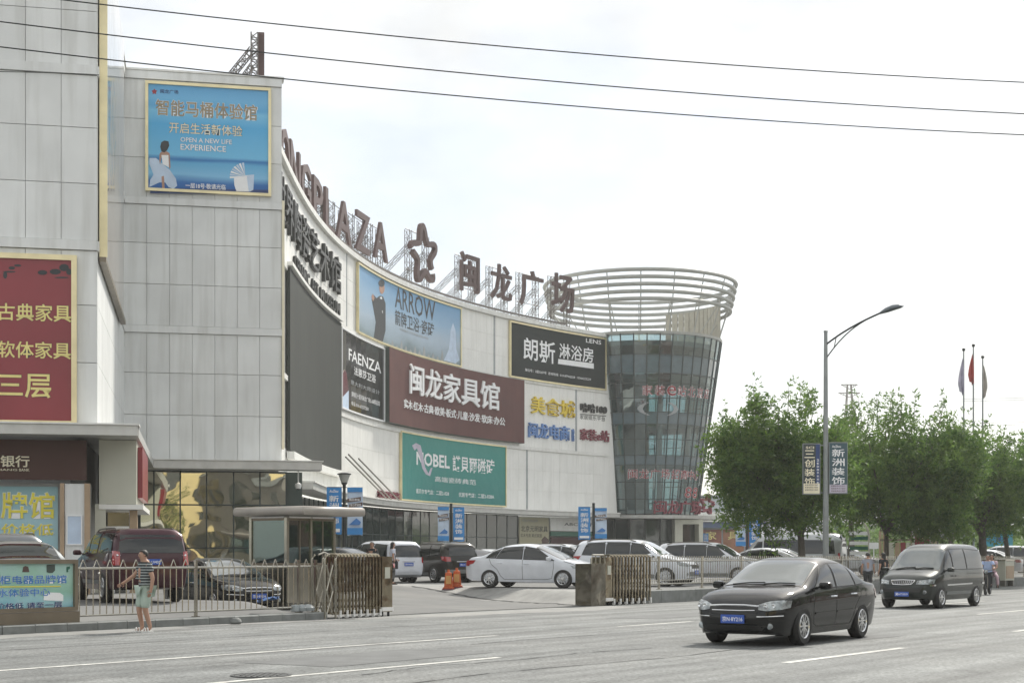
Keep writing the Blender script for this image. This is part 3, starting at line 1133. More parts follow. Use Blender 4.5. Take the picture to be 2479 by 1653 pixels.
# ground floor of the tower: canopy ring, glass and the portal
MB().lathe([(5.0, 5.05), (7.5, 5.05), (7.55, 5.38), (5.0, 5.42)], 64, (TC[0], TC[1], 0)).build('canopy', 'canopy', tower, smooth=True)
for i in range(24):
    a0, a1 = 2 * math.pi * i / 24 + .02, 2 * math.pi * (i + 1) / 24 - .02
    for z0, z1 in ((.4, 2.9), (2.96, 5.0)):
        if math.sin((a0 + a1) / 2) < .3:
            MB().quad(*[(TC[0] + 5.6 * math.cos(a), TC[1] + 5.6 * math.sin(a), z) for z, a in ((z0, a0), (z0, a1), (z1, a1), (z1, a0))]).build('pane', 'glass_green', tower)
    a = a0 - .02
    if math.sin(a) < .4:
        MB().tube([(TC[0] + 5.62 * math.cos(a), TC[1] + 5.62 * math.sin(a), z) for z in (.4, 5.05)], .05, 5).build('mullion', 'mullion', tower)
MB().lathe([(5.2, .35), (5.2, 5.05)], 32, (TC[0], TC[1], 0)).build('ground_floor_wall', 'wall_core', tower)
fT = plane(((1632 - CU) / F * 142.4, 142.4), (0.985, 0.17))
g = MB()
g.rect(fT, 0, .75, .3, 5.0, -1.5, .3)
g.rect(fT, 2.35, 2.75, .3, 5.0, -1.5, .3)
g.rect(fT, .75, 2.35, 4.55, 5.0, -1.5, .3)
g.build('portal', 'beige', tower)
MB().rect(fT, .76, 2.34, .3, 4.54, -1.2, -1.1).build('portal_door', 'glass_dark', tower)
# ------------------------------------------------------------------ signs and billboards
def px_plane(p0, ex):
    def f(u, v):
        x = xon(p0, ex, u)
        return x, zv(v, p0[1] + ex[1] * x)
    return f


def px_wing(u, v):
    s = su(u)
    return s, zv(v, cpt(s)[1])


pxL, pxM = px_plane(A0, EA), px_plane(B0, EA)


class Board:
    """One hung sign: face sheet, frame bars, then lettering and pictures as flat print on its face."""

    def __init__(self, name, label, cat, fn, px, x0, x1, z0, z1, face, frame='gold', fw=.15, base=.06, dep=.14, nx=1, group=None):
        self.fn, self.px, self.x0, self.x1, self.z0, self.z1 = fn, px, x0, x1, z0, z1
        self.d = base + dep * .55
        self.root = empty(name, fn((x0 + x1) / 2, z0, base), label, cat, group)
        self.face = MB().rect(fn, x0 + fw * .5, x1 - fw * .5, z0 + fw * .5, z1 - fw * .5, base - .03, self.d, nx).build('face', face, self.root)
        if frame:
            t = base + dep
            g = MB()
            g.rect(fn, x0, x1, z0, z0 + fw, base, t, nx)
            g.rect(fn, x0, x1, z1 - fw, z1, base, t, nx)
            g.rect(fn, x0, x0 + fw, z0 + fw, z1 - fw, base, t - .004)
            g.rect(fn, x1 - fw, x1, z0 + fw, z1 - fw, base, t - .004)
            g.build('frame', frame, self.root)

    def text(self, s, u0, u1, vt, vb, m, bold=.012, ext=0.0, slant=0.0, shear=0.0, lift=.012, name='lettering', rel=None, halo=None):
        """pixel box at the middle column; letters sit on the face"""
        xa, _ = self.px(u0, vt)
        xb, _ = self.px(u1, vt)
        um = (u0 + u1) / 2
        _, za = self.px(um, vt)
        _, zb = self.px(um, vb)
        if halo:
            MB().text(s, self.fn, (xa + xb) / 2, (za + zb) / 2, (xb - xa) * 1.01, (za - zb) * 1.04, halo[1], self.d + lift * .6, hl=True).build('letter_outline', halo[0], self.root)
        if ext and all(ord(ch) > 0x2E80 for ch in s):
            return MB().letters(s, self.fn, (xa + xb) / 2, (za + zb) / 2, xb - xa, za - zb, bold, self.d + lift, ext, m, self.root)
        return MB().text(s, self.fn, (xa + xb) / 2, (za + zb) / 2, xb - xa, za - zb, bold, self.d + lift, ext, slant).build(name, m, self.root)

    def shape(self, name, pts, m, lift=.008, th=.004):
        p = [self.px(u, v) for u, v in pts]
        return MB().poly(p, self.fn, self.d + lift - th, self.d + lift).build(name, m, self.root)


def blob(cu, cv, ru, rv, n=14, a0=0, a1=360):
    return [(cu + ru * math.cos(R(a0 + (a1 - a0) * k / n)), cv - rv * math.sin(R(a0 + (a1 - a0) * k / n))) for k in range(n)]


# blue toilet-showroom billboard on the recessed block
x0, z1 = pxM(352, 198)
x1, z0 = pxM(656, 478)
grad_mat('poster_sea', z0, z1, [(0, (.015, .09, .33)), (.10, (.03, .15, .42)), (.16, (.22, .50, .74)), (.27, (.12, .40, .66)), (.30, (.03, .17, .44)), (.34, (.17, .50, .76)), (.62, (.09, .40, .70)), (.74, (.20, .52, .76)), (.78, (.11, .38, .66)), (.86, (.16, .44, .70)), (1, (.10, .33, .60))], noise=.05, nsc=(.3, .3, 3))
b = Board('blue_billboard', 'blue sea-picture billboard in a gold frame high on the pale recessed block', 'billboard', fM, pxM, x0, x1, z0, z1, 'poster_sea', fw=.12)
b.text('智能马桶体验馆', 377, 622, 250, 288, 'print_tan', .02, halo=('print_white', .03))
b.text('开启生活新体验', 410, 586, 303, 329, 'print_cream', .004, halo=('print_black', .026))
b.text('OPEN A NEW LIFE', 437, 561, 338, 349, 'print_white', .008, halo=('print_navy', .02))
b.text('EXPERIENCE', 437, 547, 354, 368, 'print_white', .008, halo=('print_navy', .02))
b.text('闽龙广场', 388, 432, 220, 230, 'print_navy', .01)
b.text('一层18号·敬请光临', 449, 546, 447, 460, 'print_white', .012)
st_ = []
for k in range(10):
    r = 7.5 if k % 2 == 0 else 4.2
    st_.append((374 + r * math.sin(R(36 * k)), 225 - r * math.cos(R(36 * k))))
b.shape('star_mark', st_, 'print_red')
b.shape('dress_veil', [(362, 455), (364, 438), (372, 425), (362, 400), (362, 385), (378, 385), (392, 398), (412, 415), (426, 435), (429, 452), (420, 460), (408, 455), (400, 444), (386, 444)], 'banner_pale')
mat('skin_print', (.42, .24, .17), .5)
b.shape('figure', [(388, 372), (394, 369), (404, 369), (411, 374), (413, 408), (410, 412), (408, 384), (390, 384), (389, 400), (386, 398), (386, 378)], 'skin_print')
b.shape('figure_dress', [(391, 378), (408, 378), (409, 408), (402, 404), (394, 400)], 'print_white', .013)
b.shape('figure_legs', [(391, 430), (397, 428), (399, 462), (393, 462)], 'skin_print', .012)
b.shape('hair', [(391, 369), (388, 358), (391, 347), (398, 343), (408, 345), (410, 355), (405, 366), (398, 372)], 'print_black', .014)
b.shape('bowl', [(566, 430), (615, 425), (613, 462), (604, 466), (572, 465), (567, 450)], 'print_white', .010)
b.shape('bowl_shade', [(597, 428), (615, 425), (613, 462), (602, 466)], 'banner_pale', .014)
for k in range(8):
    a = R(100 + k * 12)
    b.shape('fan_blade', [(594, 430), (594 + 38 * math.cos(a - .08), 430 - 34 * math.sin(a - .08)), (594 + 38 * math.cos(a + .06), 430 - 34 * math.sin(a + .06))], 'print_white' if k % 2 else 'banner_pale', .012)
b.shape('bottom_band', [(364, 470), (648, 474), (648, 462), (580, 461), (364, 457)], 'print_navy', .006)

# maroon furniture billboard on the near block
x1, z1 = pxL(187, 621)
_, z0 = pxL(187, 1033)
b = Board('maroon_billboard', 'large maroon billboard with gold characters and gold frame at the picture edge', 'billboard', fL, pxL, -7.2, x1, z0, z1, 'sign_maroon', fw=.16)
b.text('红木古典家具', -98, 174, 736, 778, 'print_gold', .012, halo=('print_black', .02))
b.text('板式软体家具', -98, 173, 827, 868, 'print_gold', .012, halo=('print_black', .02))
b.text('在三层', -75, 125, 902, 963, 'print_gold', .016, halo=('print_black', .022))
for cu_i, cv_i, ru_i, rv_i in ((30, 651, 8, 4), (14, 668, 5, 9), (44, 645, 9, 3), (104, 662, 12, 6), (135, 660, 14, 7), (156, 650, 12, 9), (168, 660, 7, 8), (150, 674, 18, 2), (24, 660, 16, 2)):
    b.shape('painted_leaf', blob(cu_i, cv_i, ru_i, rv_i, 9), 'print_black', .007)

# tall reflecting billboard on the side face between the two blocks
x0, x1 = .35, 13.2
grad_mat('poster_side_reflection', 11, 22, [(0, (.30, .25, .21)), (.3, (.34, .33, .31)), (.45, (.12, .16, .21)), (.7, (.16, .22, .28)), (1, (.55, .52, .48))], rough=.08, noise=.5, nsc=(.5, .5, .6), spec=.9, wrinkle=.15)  # blue-grey bands paint a reflection into the sheet's colour


def px_side(u, v):
    x = xon(A0, EB, u)
    return x, zv(v, A0[1] + EB[1] * x)


b = Board('side_billboard', 'tall glossy billboard with gold edge on the side face, seen nearly edge-on', 'billboard', fS, px_side, x0, x1, 10.75, 21.6, 'poster_side_reflection', frame=None, fw=.02, base=.1, dep=.16)
MB().rect(fS, x0 - .05, x0 + .01, 10.75, 21.6, .06, .30).build('frame', 'gold', b.root)
MB().rect(fS, x0 - .05, x1, 10.60, 10.745, .06, .26).build('frame', 'bronze', b.root)

# bank fascia and the poster in the window below
bank = Board('bank_sign', 'dark brown bank fascia with gold lettering under the near canopy', 'sign', fL, pxL, -8.8, XR, 3.80, 5.16, 'bank_brown', frame=None, base=.0, dep=.06)
bank.text('晋商银行', -70, 72, 1102, 1130, 'print_cream', .016, ext=.05)
bank.text('JINZHESHANG', -70, 42, 1134, 1140.5, 'print_cream', .004, ext=.02)
bank.text('BANK', 47, 72, 1134, 1140.5, 'print_cream', .004, ext=.02)
x1, _ = pxL(144, 1200)
grad_mat('poster_teal', 1.2, 3.8, [(0, (.34, .56, .64)), (.5, (.38, .58, .64)), (1, (.24, .40, .42))], noise=.3)
b = Board('window_poster', 'pale teal window poster with big yellow characters under the bank fascia', 'poster', fL, pxL, -8.0, x1, .9, 3.76, 'poster_teal', frame=None, base=-.36, dep=.06)
b.text('品牌馆', -65, 130, 1190, 1254, 'print_yellow', .03, halo=('print_white', .06), lift=.03)
b.text('品种全 价格低', -140, 127, 1266, 1295, 'print_yellow', .02, halo=('print_white', .05), lift=.03)
nb = Board('notice_board', 'small white-framed notice on the grey wall panel beside the bank poster', 'notice', fL, pxL, xon(A0, EA, 160), xon(A0, EA, 199), 1.9, 3.0 - .18, 'banner_pale', frame='print_white', fw=.04, base=-.09, dep=.04)

# ---- boards on the curved wing
def wing_board(name, label, key, face, frame='gold', fw=.14, base=.06, dep=.2, cat='billboard'):
    u0, u1, z0, z1 = SIGNS[key]
    s0, s1 = su(u0), su(u1)
    return Board(name, label, cat, fC, px_wing, s0, s1, z0, z1, face, frame, fw, base, dep, max(4, int((s1 - s0) / 1.2)))


grad_mat('poster_sky', 17, 22, [(0, (.13, .18, .19)), (.14, (.30, .38, .44)), (.35, (.40, .50, .60)), (.6, (.30, .46, .63)), (1, (.13, .32, .55))], noise=.35, nsc=(.25, .25, .7))
b = wing_board('blue_sky_billboard', 'pale blue bathroom billboard with a suited man, top left of the curved wing', 'arrow', 'poster_sky')
b.text('ARROW', 951, 1049, 713, 763, 'print_black', .006)
b.text('箭牌卫浴·瓷砖', 951, 1046, 767, 803, 'print_black', .010)
b.text('中国建筑卫生陶瓷驰名商标', 962, 1032, 806, 812, 'print_grey', .006)
b.shape('man_suit', [(894, 725), (899, 714), (906, 722), (914, 716), (922, 718), (928, 735), (928, 800), (920, 832), (899, 821), (904, 780), (899, 752)], 'print_black')
b.shape('man_shirt', [(914, 720), (919, 719), (921, 760), (916, 745)], 'print_white', .013)
b.shape('man_head', blob(919, 697, 6.5, 15), 'skin_print', .012)
b.shape('man_hair', blob(918, 686, 7.5, 9), 'print_black', .016)
b.shape('man_hand', [(893, 718), (897, 711), (901, 722), (897, 730)], 'skin_print', .016)
for k in range(16):
    uu = 930 + k * 11
    hh = [10, 18, 9, 24, 14, 8, 20, 12, 26, 9, 15, 11, 30, 8, 17, 12][k]
    vb_ = 838 + k * 3.1
    b.shape('skyline', [(uu, vb_), (uu + 7, vb_ + 2), (uu + 6, vb_ - hh * .6), (uu + 3, vb_ - hh)], 'print_grey', .009)
b.shape('sail_tower', [(1070, 872), (1082, 845), (1086, 800), (1092, 782), (1098, 800), (1100, 845), (1108, 872), (1098, 880)], 'banner_pale', .011)

b = wing_board('shower_billboard', 'black billboard with white characters and gold frame, top right of the curved wing', 'lens', mat('poster_black', (.018, .024, .024), .6, var=.3, scale=.15, spec=.2))
b.text('朗斯', 1263, 1340, 823, 877, 'print_white', .02)
b.text('淋浴房', 1350, 1433, 837, 873, 'print_white', .010)
b.text('LENS', 1415, 1452, 822, 832, 'print_white', .01)
b.shape('white_strip', [(1348, 869), (1434, 880), (1434, 893), (1347, 881)], 'print_white', .008)
b.text('选择朗斯 选择安全', 1356, 1426, 876, 887, 'print_black', .008, lift=.02)
b.text('展位号：3层3207号  咨询热线  010-87962228  13366222229', 1267, 1427, 904, 911, 'print_white', .004)

b = wing_board('black_poster', 'narrow black glossy poster with slim white lettering beside the brown sign box', 'faenza', mat('poster_gloss', (.05, .05, .05), .08, var=.4, scale=.2, spec=.9), frame='print_white', fw=.1, cat='poster')
b.text('FAENZA', 838, 917, 862, 889, 'print_white', .012)
b.text('法恩莎卫浴', 851, 904, 898, 918, 'print_white', .010)
b.text('意大利大师设计', 843, 914, 933, 944, 'print_grey', .004)
b.text('展销区十里河闽龙广场2-68精品馆', 845, 914, 960, 972, 'print_white', .004)
b.text('电话 010-67377201', 845, 886, 978, 988, 'print_white', .004)
b.shape('red_figure', [(822, 905), (828, 895), (833, 902), (838, 950), (837, 985), (822, 978)], mat('poster_plum', (.13, .04, .05), .2, var=.3, scale=.5))
b.shape('pale_figure', [(822, 962), (838, 945), (838, 992), (822, 986)], 'banner_pale', .012)

# deep brown sign box
u0, u1, z0, z1 = SIGNS['brown']
s0, s1 = su_off(u0 + 8, .58), su_off(u1, .58)
box = empty('brown_sign_box', fC((s0 + s1) / 2, z0, .3), 'deep brown sign box with white characters in the middle of the curved wing', 'sign')
MB().rect(fC, s0, s1, z0, z1, .05, .55, 24).build('casing', 'sign_side', box)
b = Board.__new__(Board)
b.fn, b.px, b.d, b.root = fC, (lambda u, v: (su_off(u, .58), zv(v, cpt(su(u))[1]))), .58, box
MB().rect(fC, s0 + .02, s1 - .02, z0 + .02, z1 - .02, .55, .58, 24).build('face', 'sign_brown', box)
b.text('闽龙家具馆', 990, 1207, 911, 980, 'print_white', .022, ext=.12)
b.text('实木·红木·古典·欧美·板式·儿童·沙发·软床·办公', 977, 1222, 995, 1016, 'print_white', .014, ext=.04)

grad_mat('poster_green', 5.7, 11, [(0, (.03, .20, .19)), (.5, (.035, .25, .22)), (1, (.045, .27, .235))], noise=.4, wrinkle=.5, rough=.45)
b = wing_board('green_billboard', 'large wrinkled green tile banner with white lettering above the shopfronts', 'green', 'poster_green', fw=.11)
b.text('NOBEL', 1003, 1084, 1098, 1130, 'print_white', .025)
b.text('諾貝爾磁砖', 1091, 1193, 1107, 1145, 'print_white', .016)
b.text('高端瓷砖典范', 1048, 1148, 1157, 1170, 'print_white', .002)
b.text('诺贝尔专卖店：二层2-028', 1002, 1082, 1186, 1197, 'print_white', .010)
b.text('优居专卖店：二层2-028A', 1106, 1192, 1194, 1205, 'print_white', .010)
rb_ = [(992, 1078), (1002, 1072), (1013, 1078), (1018, 1100), (1024, 1130), (1032, 1146), (1038, 1132), (1042, 1132), (1036, 1152), (1026, 1148), (1017, 1133), (1011, 1104), (1004, 1085), (998, 1090)]
b.shape('ribbon_mark', rb_, mat('print_lilac', (.52, .48, .58), .5), .02)

u0, u1, z0, z1 = SIGNS['screen']
b = Board('dark_screen', 'blank dark curved screen filling the near end of the wing', 'screen', fC, px_wing, su(690), su(818), z0, z1, 'screen_dark', frame=None, base=.1, dep=.3, nx=22)
MB().rect(fC, su(690), su(818), z0 - .42, z0 - .02, .1, .5, 22).build('border', 'panel_white', b.root)
MB().rect(fC, su(690), su(818), z1 + .02, z1 + .22, .1, .42, 22).build('border', 'panel_white', b.root)

# raised letters: museum name over the screen
ms = empty('museum_lettering', fC(su(800), 18.6, .05), 'black raised museum name in two lines above the dark screen', 'lettering')
b = Board.__new__(Board)
b.fn, b.px, b.d, b.root = fC, px_wing, .02, ms
se = su(819)
MB().letters('世界陶瓷艺术馆', fC, se - 12.4, 19.95, 24.5, 2.4, .006, .04, .22, 'black_letter', ms)
for wd, a_, b_ in (('CERAMIC', 16.7, 10.4), ('ART', 9.6, 7.2), ('MUSEUM', 6.4, .1)):
    MB().text(wd, fC, se - (a_ + b_) / 2, 17.85, a_ - b_, .78, .006, .04, .14).build('lettering', 'black_letter', ms)


def wing_words(name, label, s, u0, u1, vt, vb, m, bold=.015, ext=.18, extra=None):
    e = empty(name, fC(su((u0 + u1) / 2), zv(vb, cpt(su((u0 + u1) / 2))[1]), .04), label, 'lettering')
    b = Board.__new__(Board)
    b.fn, b.px, b.d, b.root = fC, px_wing, .03, e
    b.text(s, u0, u1, vt, vb, m, bold, ext=ext)
    if extra:
        extra(b)
    return e


wing_words('yellow_lettering', 'yellow raised food-court characters on the white wall beside the tower', '美食城', 1283, 1389, 965, 1007, mat('letter_yellow', (.72, .54, .03), .4), .025)
wing_words('blue_lettering', 'blue raised e-commerce characters below the yellow ones', '闽龙电商', 1277, 1376, 1027, 1063, mat('letter_blue', (.10, .22, .50), .4), .02,
           extra=lambda b: b.text('研究院', 1382, 1388, 1038, 1068, 'letter_blue', .0, ext=.1))
wing_words('playful_lettering', 'black hand-drawn characters and 100 above a thin rule beside the tower', '哈哈100', 1403, 1466, 978, 1000, 'black_letter', .01,
           extra=lambda b: (b.shape('rule', [(1403, 1001), (1466, 1006.5), (1466, 1008), (1403, 1002.5)], 'black_letter', .03, .03), b.text('家居娱乐平台', 1403, 1464, 1006, 1017, 'black_letter', .006)))
wing_words('red_lettering', 'dark red home-decoration characters below the black rule', '家装e站', 1402, 1477, 1040, 1068, mat('letter_red', (.20, .03, .05), .4), .015)
wing_words('canopy_lettering', 'tiny dark red characters standing on the canopy by the green banner', '家居馆', 911, 962, 1189, 1206, 'letter_red', .02)

# shop signs at ground level of the wing
grad_mat('poster_beige', 2.2, 5.1, [(0, (.40, .37, .24)), (1, (.46, .44, .31))], noise=.3)
b = Board('beige_shop_sign', 'beige furniture-shop panel with dark handwriting under the wing canopy', 'sign', fC, px_wing, su(1264), su(1337), .5, 5.05, 'poster_beige', frame=None, base=-.4, dep=.1, nx=4)
b.text('北京元明家具', 1269, 1333, 1272, 1287, 'print_black', .01)
b.text('实木专卖 美式家居', 1268, 1319, 1291, 1300, 'print_black', .004)
b.text('中国木制品品牌', 1271, 1309, 1256, 1263, 'print_grey', .0)
b.shape('house_mark', [(1318, 1306), (1326, 1297), (1335, 1305), (1335, 1316), (1320, 1316)], mat('print_umber', (.10, .06, .05), .5))
b = Board('bank_branch_sign', 'white fascia lettered ABC over a green band left of the glass tower', 'sign', fC, px_wing, su(1339), su(1492), 3.75, 5.05, 'panel_white', frame=None, base=-.4, dep=.1, nx=6)
b.text('ABC银行', 1373, 1440, 1264, 1273, 'print_black', .02)
mat('green_band', (.02, .12, .08), .4)
MB().rect(fC, su(1339), su(1492), 3.35, 3.74, -.38, -.26, 6).build('green_band', 'green_band', b.root)
led = Board('led_sign', 'red running-text display strip under the green band', 'sign', fC, px_wing, su(1340), su(1490), 2.5, 3.3, mat('led_back', (.05, .012, .012), .5), frame=None, base=-.4, dep=.1, nx=6)
glow('led_red', (.9, .03, .04), .9)
led.text('热烈欢迎您 光临 我行 办理业务', 1341, 1489, 1288, 1297, 'led_red', .02)

# lettering on the tower
def fTow(z_ref):
    def f(x, y, d):
        r = trad(y) + d
        a = -math.pi / 2 + x
        return (TC[0] + r * math.cos(a), TC[1] + r * math.sin(a), y)
    return f


def tower_words(name, label, chars, us, z, size, m, ext=.0, halo=True):
    e = empty(name, (TC[0], TC[1] - trad(z), z), label, 'lettering')
    f = fTow(z)
    for ch, u in zip(chars, us):
        D = 141.0
        for _ in range(4):
            xw = (u - CU) / F * D - TC[0]
            a = math.asin(max(-.98, min(.98, xw / trad(z))))
            D = TC[1] - trad(z) * math.cos(a)
        if halo:
            MB().text(ch, f, a, z, size * 1.06 / trad(z), size * 1.06, .03, .075, hl=True).build('letter_outline', 'print_white', e)
        MB().text(ch, f, a, z, size / trad(z), size, .004, .09).build('letter', m, e)
    return e


tower_words('tower_slogan', 'red white-edged characters across the upper floors of the glass tower', '家装e站北京店', [1567, 1597, 1625, 1650, 1673, 1693, 1709], 17.0, .95, 'print_red')
tower_words('tower_office_words', 'red white-edged characters across the lower floors of the glass tower', '闽龙广场招商中心', [1532, 1559, 1585, 1610, 1634, 1655, 1671, 1684], 9.25, .9, 'print_red')
tower_words('tower_phone_number', 'red digits on the tower glass above the entrance letters', '88', [1665, 1681], 7.6, 1.05, 'print_red')
tower_words('tower_bracket', 'pale round bracket strokes stuck on the tower glass below the upper slogan', '()', [1558, 1628], 15.3, 1.2, 'print_grey', halo=False)
e = empty('entrance_lettering', (TC[0] + 3, TC[1] - 7, 5.45), 'dark red mall name standing on the tower canopy edge', 'lettering')
for ch, u, sz in (('闽', 1598, 1.25), ('龙', 1630, 1.25), ('广', 1658, 1.25), ('场', 1684, 1.25)):
    D = 148 - math.sqrt(max(7.2 ** 2 - ((u - CU) / F * 141.5 - TC[0]) ** 2, .5))
    x = (u - CU) / F * D
    a = math.atan2(x - TC[0], TC[1] - D)
    f = plane((x, D), (math.cos(a), math.sin(a)))
    MB().text(ch, f, 0, 6.1, sz, sz, .03, -.1, .25).build('letter', 'letter_red', e)


def star_ring(fn, cx, cz, ro, d0, d1, name, m, root, th=.19, gaps=((9,), (31,)), rot=10, sx=1.0):
    pts = []
    for k in range(50):
        t = k / 50 * 5
        fr = t % 1.0
        lobe = .56 + .44 * (0.5 + 0.5 * math.cos(2 * math.pi * fr)) ** 1.0
        a = R(rot) + 2 * math.pi * k / 50
        pts.append((math.sin(a) * lobe, math.cos(a) * lobe))
    g = MB()
    gp = {x for q in gaps for x in q}
    inn = []
    for k in range(50):
        a, b = pts[k - 1], pts[(k + 1) % 50]
        l = math.hypot(b[0] - a[0], b[1] - a[1])
        nx_, ny_ = (b[1] - a[1]) / l, -(b[0] - a[0]) / l
        if nx_ * pts[k][0] + ny_ * pts[k][1] > 0:
            nx_, ny_ = -nx_, -ny_
        inn.append((pts[k][0] + nx_ * th, pts[k][1] + ny_ * th))
    for k in range(50):
        if k in gp:
            continue
        j = (k + 1) % 50
        g.poly([(cx + ro * sx * q[0], cz + ro * q[1]) for q in (pts[k], pts[j], inn[j], inn[k])][::-1], fn, d0, d1)
    return g.build(name, m, root)


u = 1712
D = 141.3
x = (u - CU) / F * D
star_ring(plane((x, D), (.75, .66)), 0, 6.35, 1.0, -.15, .15, 'star_logo', 'letter_red', e)


# ------------------------------------------------------------------ roof letters on lattice frames
def lattice(g, a, b, w, side, n, r=.024):
    """square lattice mast of width w from a to b"""
    a, b = Vector(a), Vector(b)
    t = (b - a).normalized()
    sx = Vector(side).normalized()
    sy = t.cross(sx).normalized()
    cor = [sx * w / 2 + sy * w / 2, -sx * w / 2 + sy * w / 2, -sx * w / 2 - sy * w / 2, sx * w / 2 - sy * w / 2]
    for c in cor:
        g.tube([a + c, b + c], r, 4)
    for i in range(n):
        p, q = a.lerp(b, i / n), a.lerp(b, (i + 1) / n)
        for k in range(4):
            c1, c2 = cor[k], cor[(k + 1) % 4]
            if i % 2:
                c1, c2 = c2, c1
            g.tube([p + c1, q + c2], r * .7, 4)
            g.tube([p + cor[k], p + cor[(k + 1) % 4]], r * .6, 4)


def roof_frame(root, s, half, z1):
    g = MB()
    t = cdir(s)
    c = fC(s, ZP, -1.3)
    for sg in (-1, 1):
        a = Vector((c[0] + t[0] * half * sg, c[1] + t[1] * half * sg, ZP - .1))
        lattice(g, a, a + Vector((0, 0, z1 - ZP - .2)), .42, (t[0], t[1], 0), 8)
        bk = Vector((a.x - t[1] * 3.2 - t[0] * 1.5, a.y + t[0] * 3.2 - t[1] * 1.5, ZP - .1))
        lattice(g, bk, a + Vector((0, 0, (z1 - ZP) * .72)), .34, (t[0], t[1], 0), 8, .02)
    for z in (ZP + .6, ZP + 1.9, z1 - .3):
        a = Vector((c[0] - t[0] * (half + .5), c[1] - t[1] * (half + .5), z))
        b_ = Vector((c[0] + t[0] * (half + .5), c[1] + t[1] * (half + .5), z))
        g.tube([a, b_], .035, 4)
    return g.build('support_frame', 'truss', root)


def zl0(u):
    return float(np.interp(u, [690, 760, 917, 1000, 1400], [22.75, 22.75, 23.35, 23.35, 23.6]))


LET = [('O', 684, 696, 2.9), ('N', 697, 721, 2.9), ('G', 723.5, 747, 2.9), ('P', 753, 776, 2.8), ('L', 782, 804, 2.8), ('A', 810, 847, 2.8), ('Z', 857, 891, 2.8), ('A', 901, 935, 2.8),
       ('闽', 1112, 1158, 3.3), ('龙', 1186, 1237, 3.1), ('广', 1257, 1313, 3.2), ('场', 1334, 1388, 3.5)]
WHICH = {0: 'maroon roof letter O cut off by the corner block edge', 1: 'maroon roof letter N next to the corner block', 2: 'maroon roof letter G on the lattice above the curved wing', 3: 'maroon roof letter P on the lattice above the curved wing',
         4: 'maroon roof letter L on the lattice above the curved wing', 5: 'first maroon roof letter A, between L and Z', 6: 'maroon roof letter Z between the two roof letters A', 7: 'last maroon roof letter A, nearest the star logo',
         8: 'boxy maroon roof character with a door outline, next to the star logo', 9: 'second maroon roof character after the star logo', 10: 'third maroon roof character, open to the lower right', 11: 'last maroon roof character in front of the tower rings'}
for k, (ch, u0, u1, hh) in enumerate(LET):
    s0, s1 = su_off(u0, -.9), su_off(u1, -.9)
    if k == 0:
        s0, s1 = s0 - 1.6, s1 - .1
    z0 = zl0((u0 + u1) / 2) + .25
    root = empty('roof_letter', fC((s0 + s1) / 2, ZP, -1), WHICH[k], 'letter', 'roof letters on lattice frames')
    sc = (s0 + s1) / 2
    t = cdir(sc)
    fl_ = plane(fC(sc, 0, -.9)[:2], t)
    MB().text(ch, fl_, 0, z0 + hh / 2, s1 - s0, hh, .012 if k < 8 else .013, 0, .20).build('letter', 'maroon_letter', root)
    roof_frame(root, sc, (s1 - s0) * .36, z0 + hh)
sc = su_off(1020, -.9)
root = empty('roof_star_logo', fC(sc, ZP, -1), 'large maroon star outline logo between the Latin and Chinese roof letters', 'logo')
t = cdir(sc)
fl_ = plane(fC(sc, 0, -.9)[:2], t)
star_ring(fl_, 0, 25.4, 2.55, 0, .35, 'star_logo', 'maroon_letter', root, th=.17, gaps=((17,), (38,)), rot=-8, sx=.96)
roof_frame(root, sc, 1.5, 27.5)

root = empty('roof_letter_on_block', (P(627, 1344, 68).x, 68, ROOF), 'edge-on maroon roof letter with braced lattice mast above the recessed block', 'letter')
p = P(627, 186, 68)
ray = Vector((p.x, p.y, 0)).normalized()
sx_ = Vector((ray.y, -ray.x, 0))
g = MB()
lattice(g, p - sx_ * .2 + Vector((0, 0, -.3)), p - sx_ * .2 + Vector((0, 0, 1.95)), .3, sx_, 9, .03)
lattice(g, p - sx_ * 1.65 + ray * .8 + Vector((0, 0, -.3)), p - sx_ * .3 + Vector((0, 0, 1.2)), .26, (0, 1, 0), 7, .026)
lattice(g, p - sx_ * .95 + ray * .5 + Vector((0, 0, -.3)), p - sx_ * .3 + Vector((0, 0, .5)), .2, (0, 1, 0), 5, .022)
g.build('support_frame', 'truss', root)
f_ = plane((p.x, p.y), (ray.x, ray.y), -.02)
g = MB().text('M', f_, 2.2, 23.55, 4.2, 3.3, .015, 0, .26)
g.build('letter', 'maroon_letter', root)
# ------------------------------------------------------------------ vehicles
def paint(name, col, metal=0.0, rough=.3, coat=.8):
    return mat(name, col, rough, metal=metal, var=.06, scale=3, spec=.05, coat=coat, rnd=0)


paint('paint_black', (.004, .0045, .005), rough=.5)
paint('paint_green', (.016, .021, .019), .3, .4)
paint('paint_white', (.66, .69, .74))
paint('paint_white_b', (.62, .64, .67))
paint('paint_silver', (.42, .44, .45), .6, .35)
paint('paint_grey', (.20, .21, .22), .5, .35)
paint('paint_maroon', (.045, .010, .016), .2, .35)
paint('paint_brown', (.030, .028, .024), .2, .3)
paint('paint_teal', (.05, .30, .36))
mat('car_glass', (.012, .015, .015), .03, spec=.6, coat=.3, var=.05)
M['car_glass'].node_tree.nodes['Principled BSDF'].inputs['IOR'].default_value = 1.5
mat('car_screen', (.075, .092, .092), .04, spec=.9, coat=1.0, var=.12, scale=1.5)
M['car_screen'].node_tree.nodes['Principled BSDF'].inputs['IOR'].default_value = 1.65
mat('car_trim', (.012, .012, .012), .5)
mat('well', (.006, .006, .006), .9)
mat('chrome', (.75, .76, .77), .12, metal=1.0, var=.03)
mat('alloy', (.66, .67, .68), .25, metal=.8, var=.05)
mat('lamp_clear', (.24, .27, .28), .08, spec=1.0, coat=1.0, var=.75, scale=9)
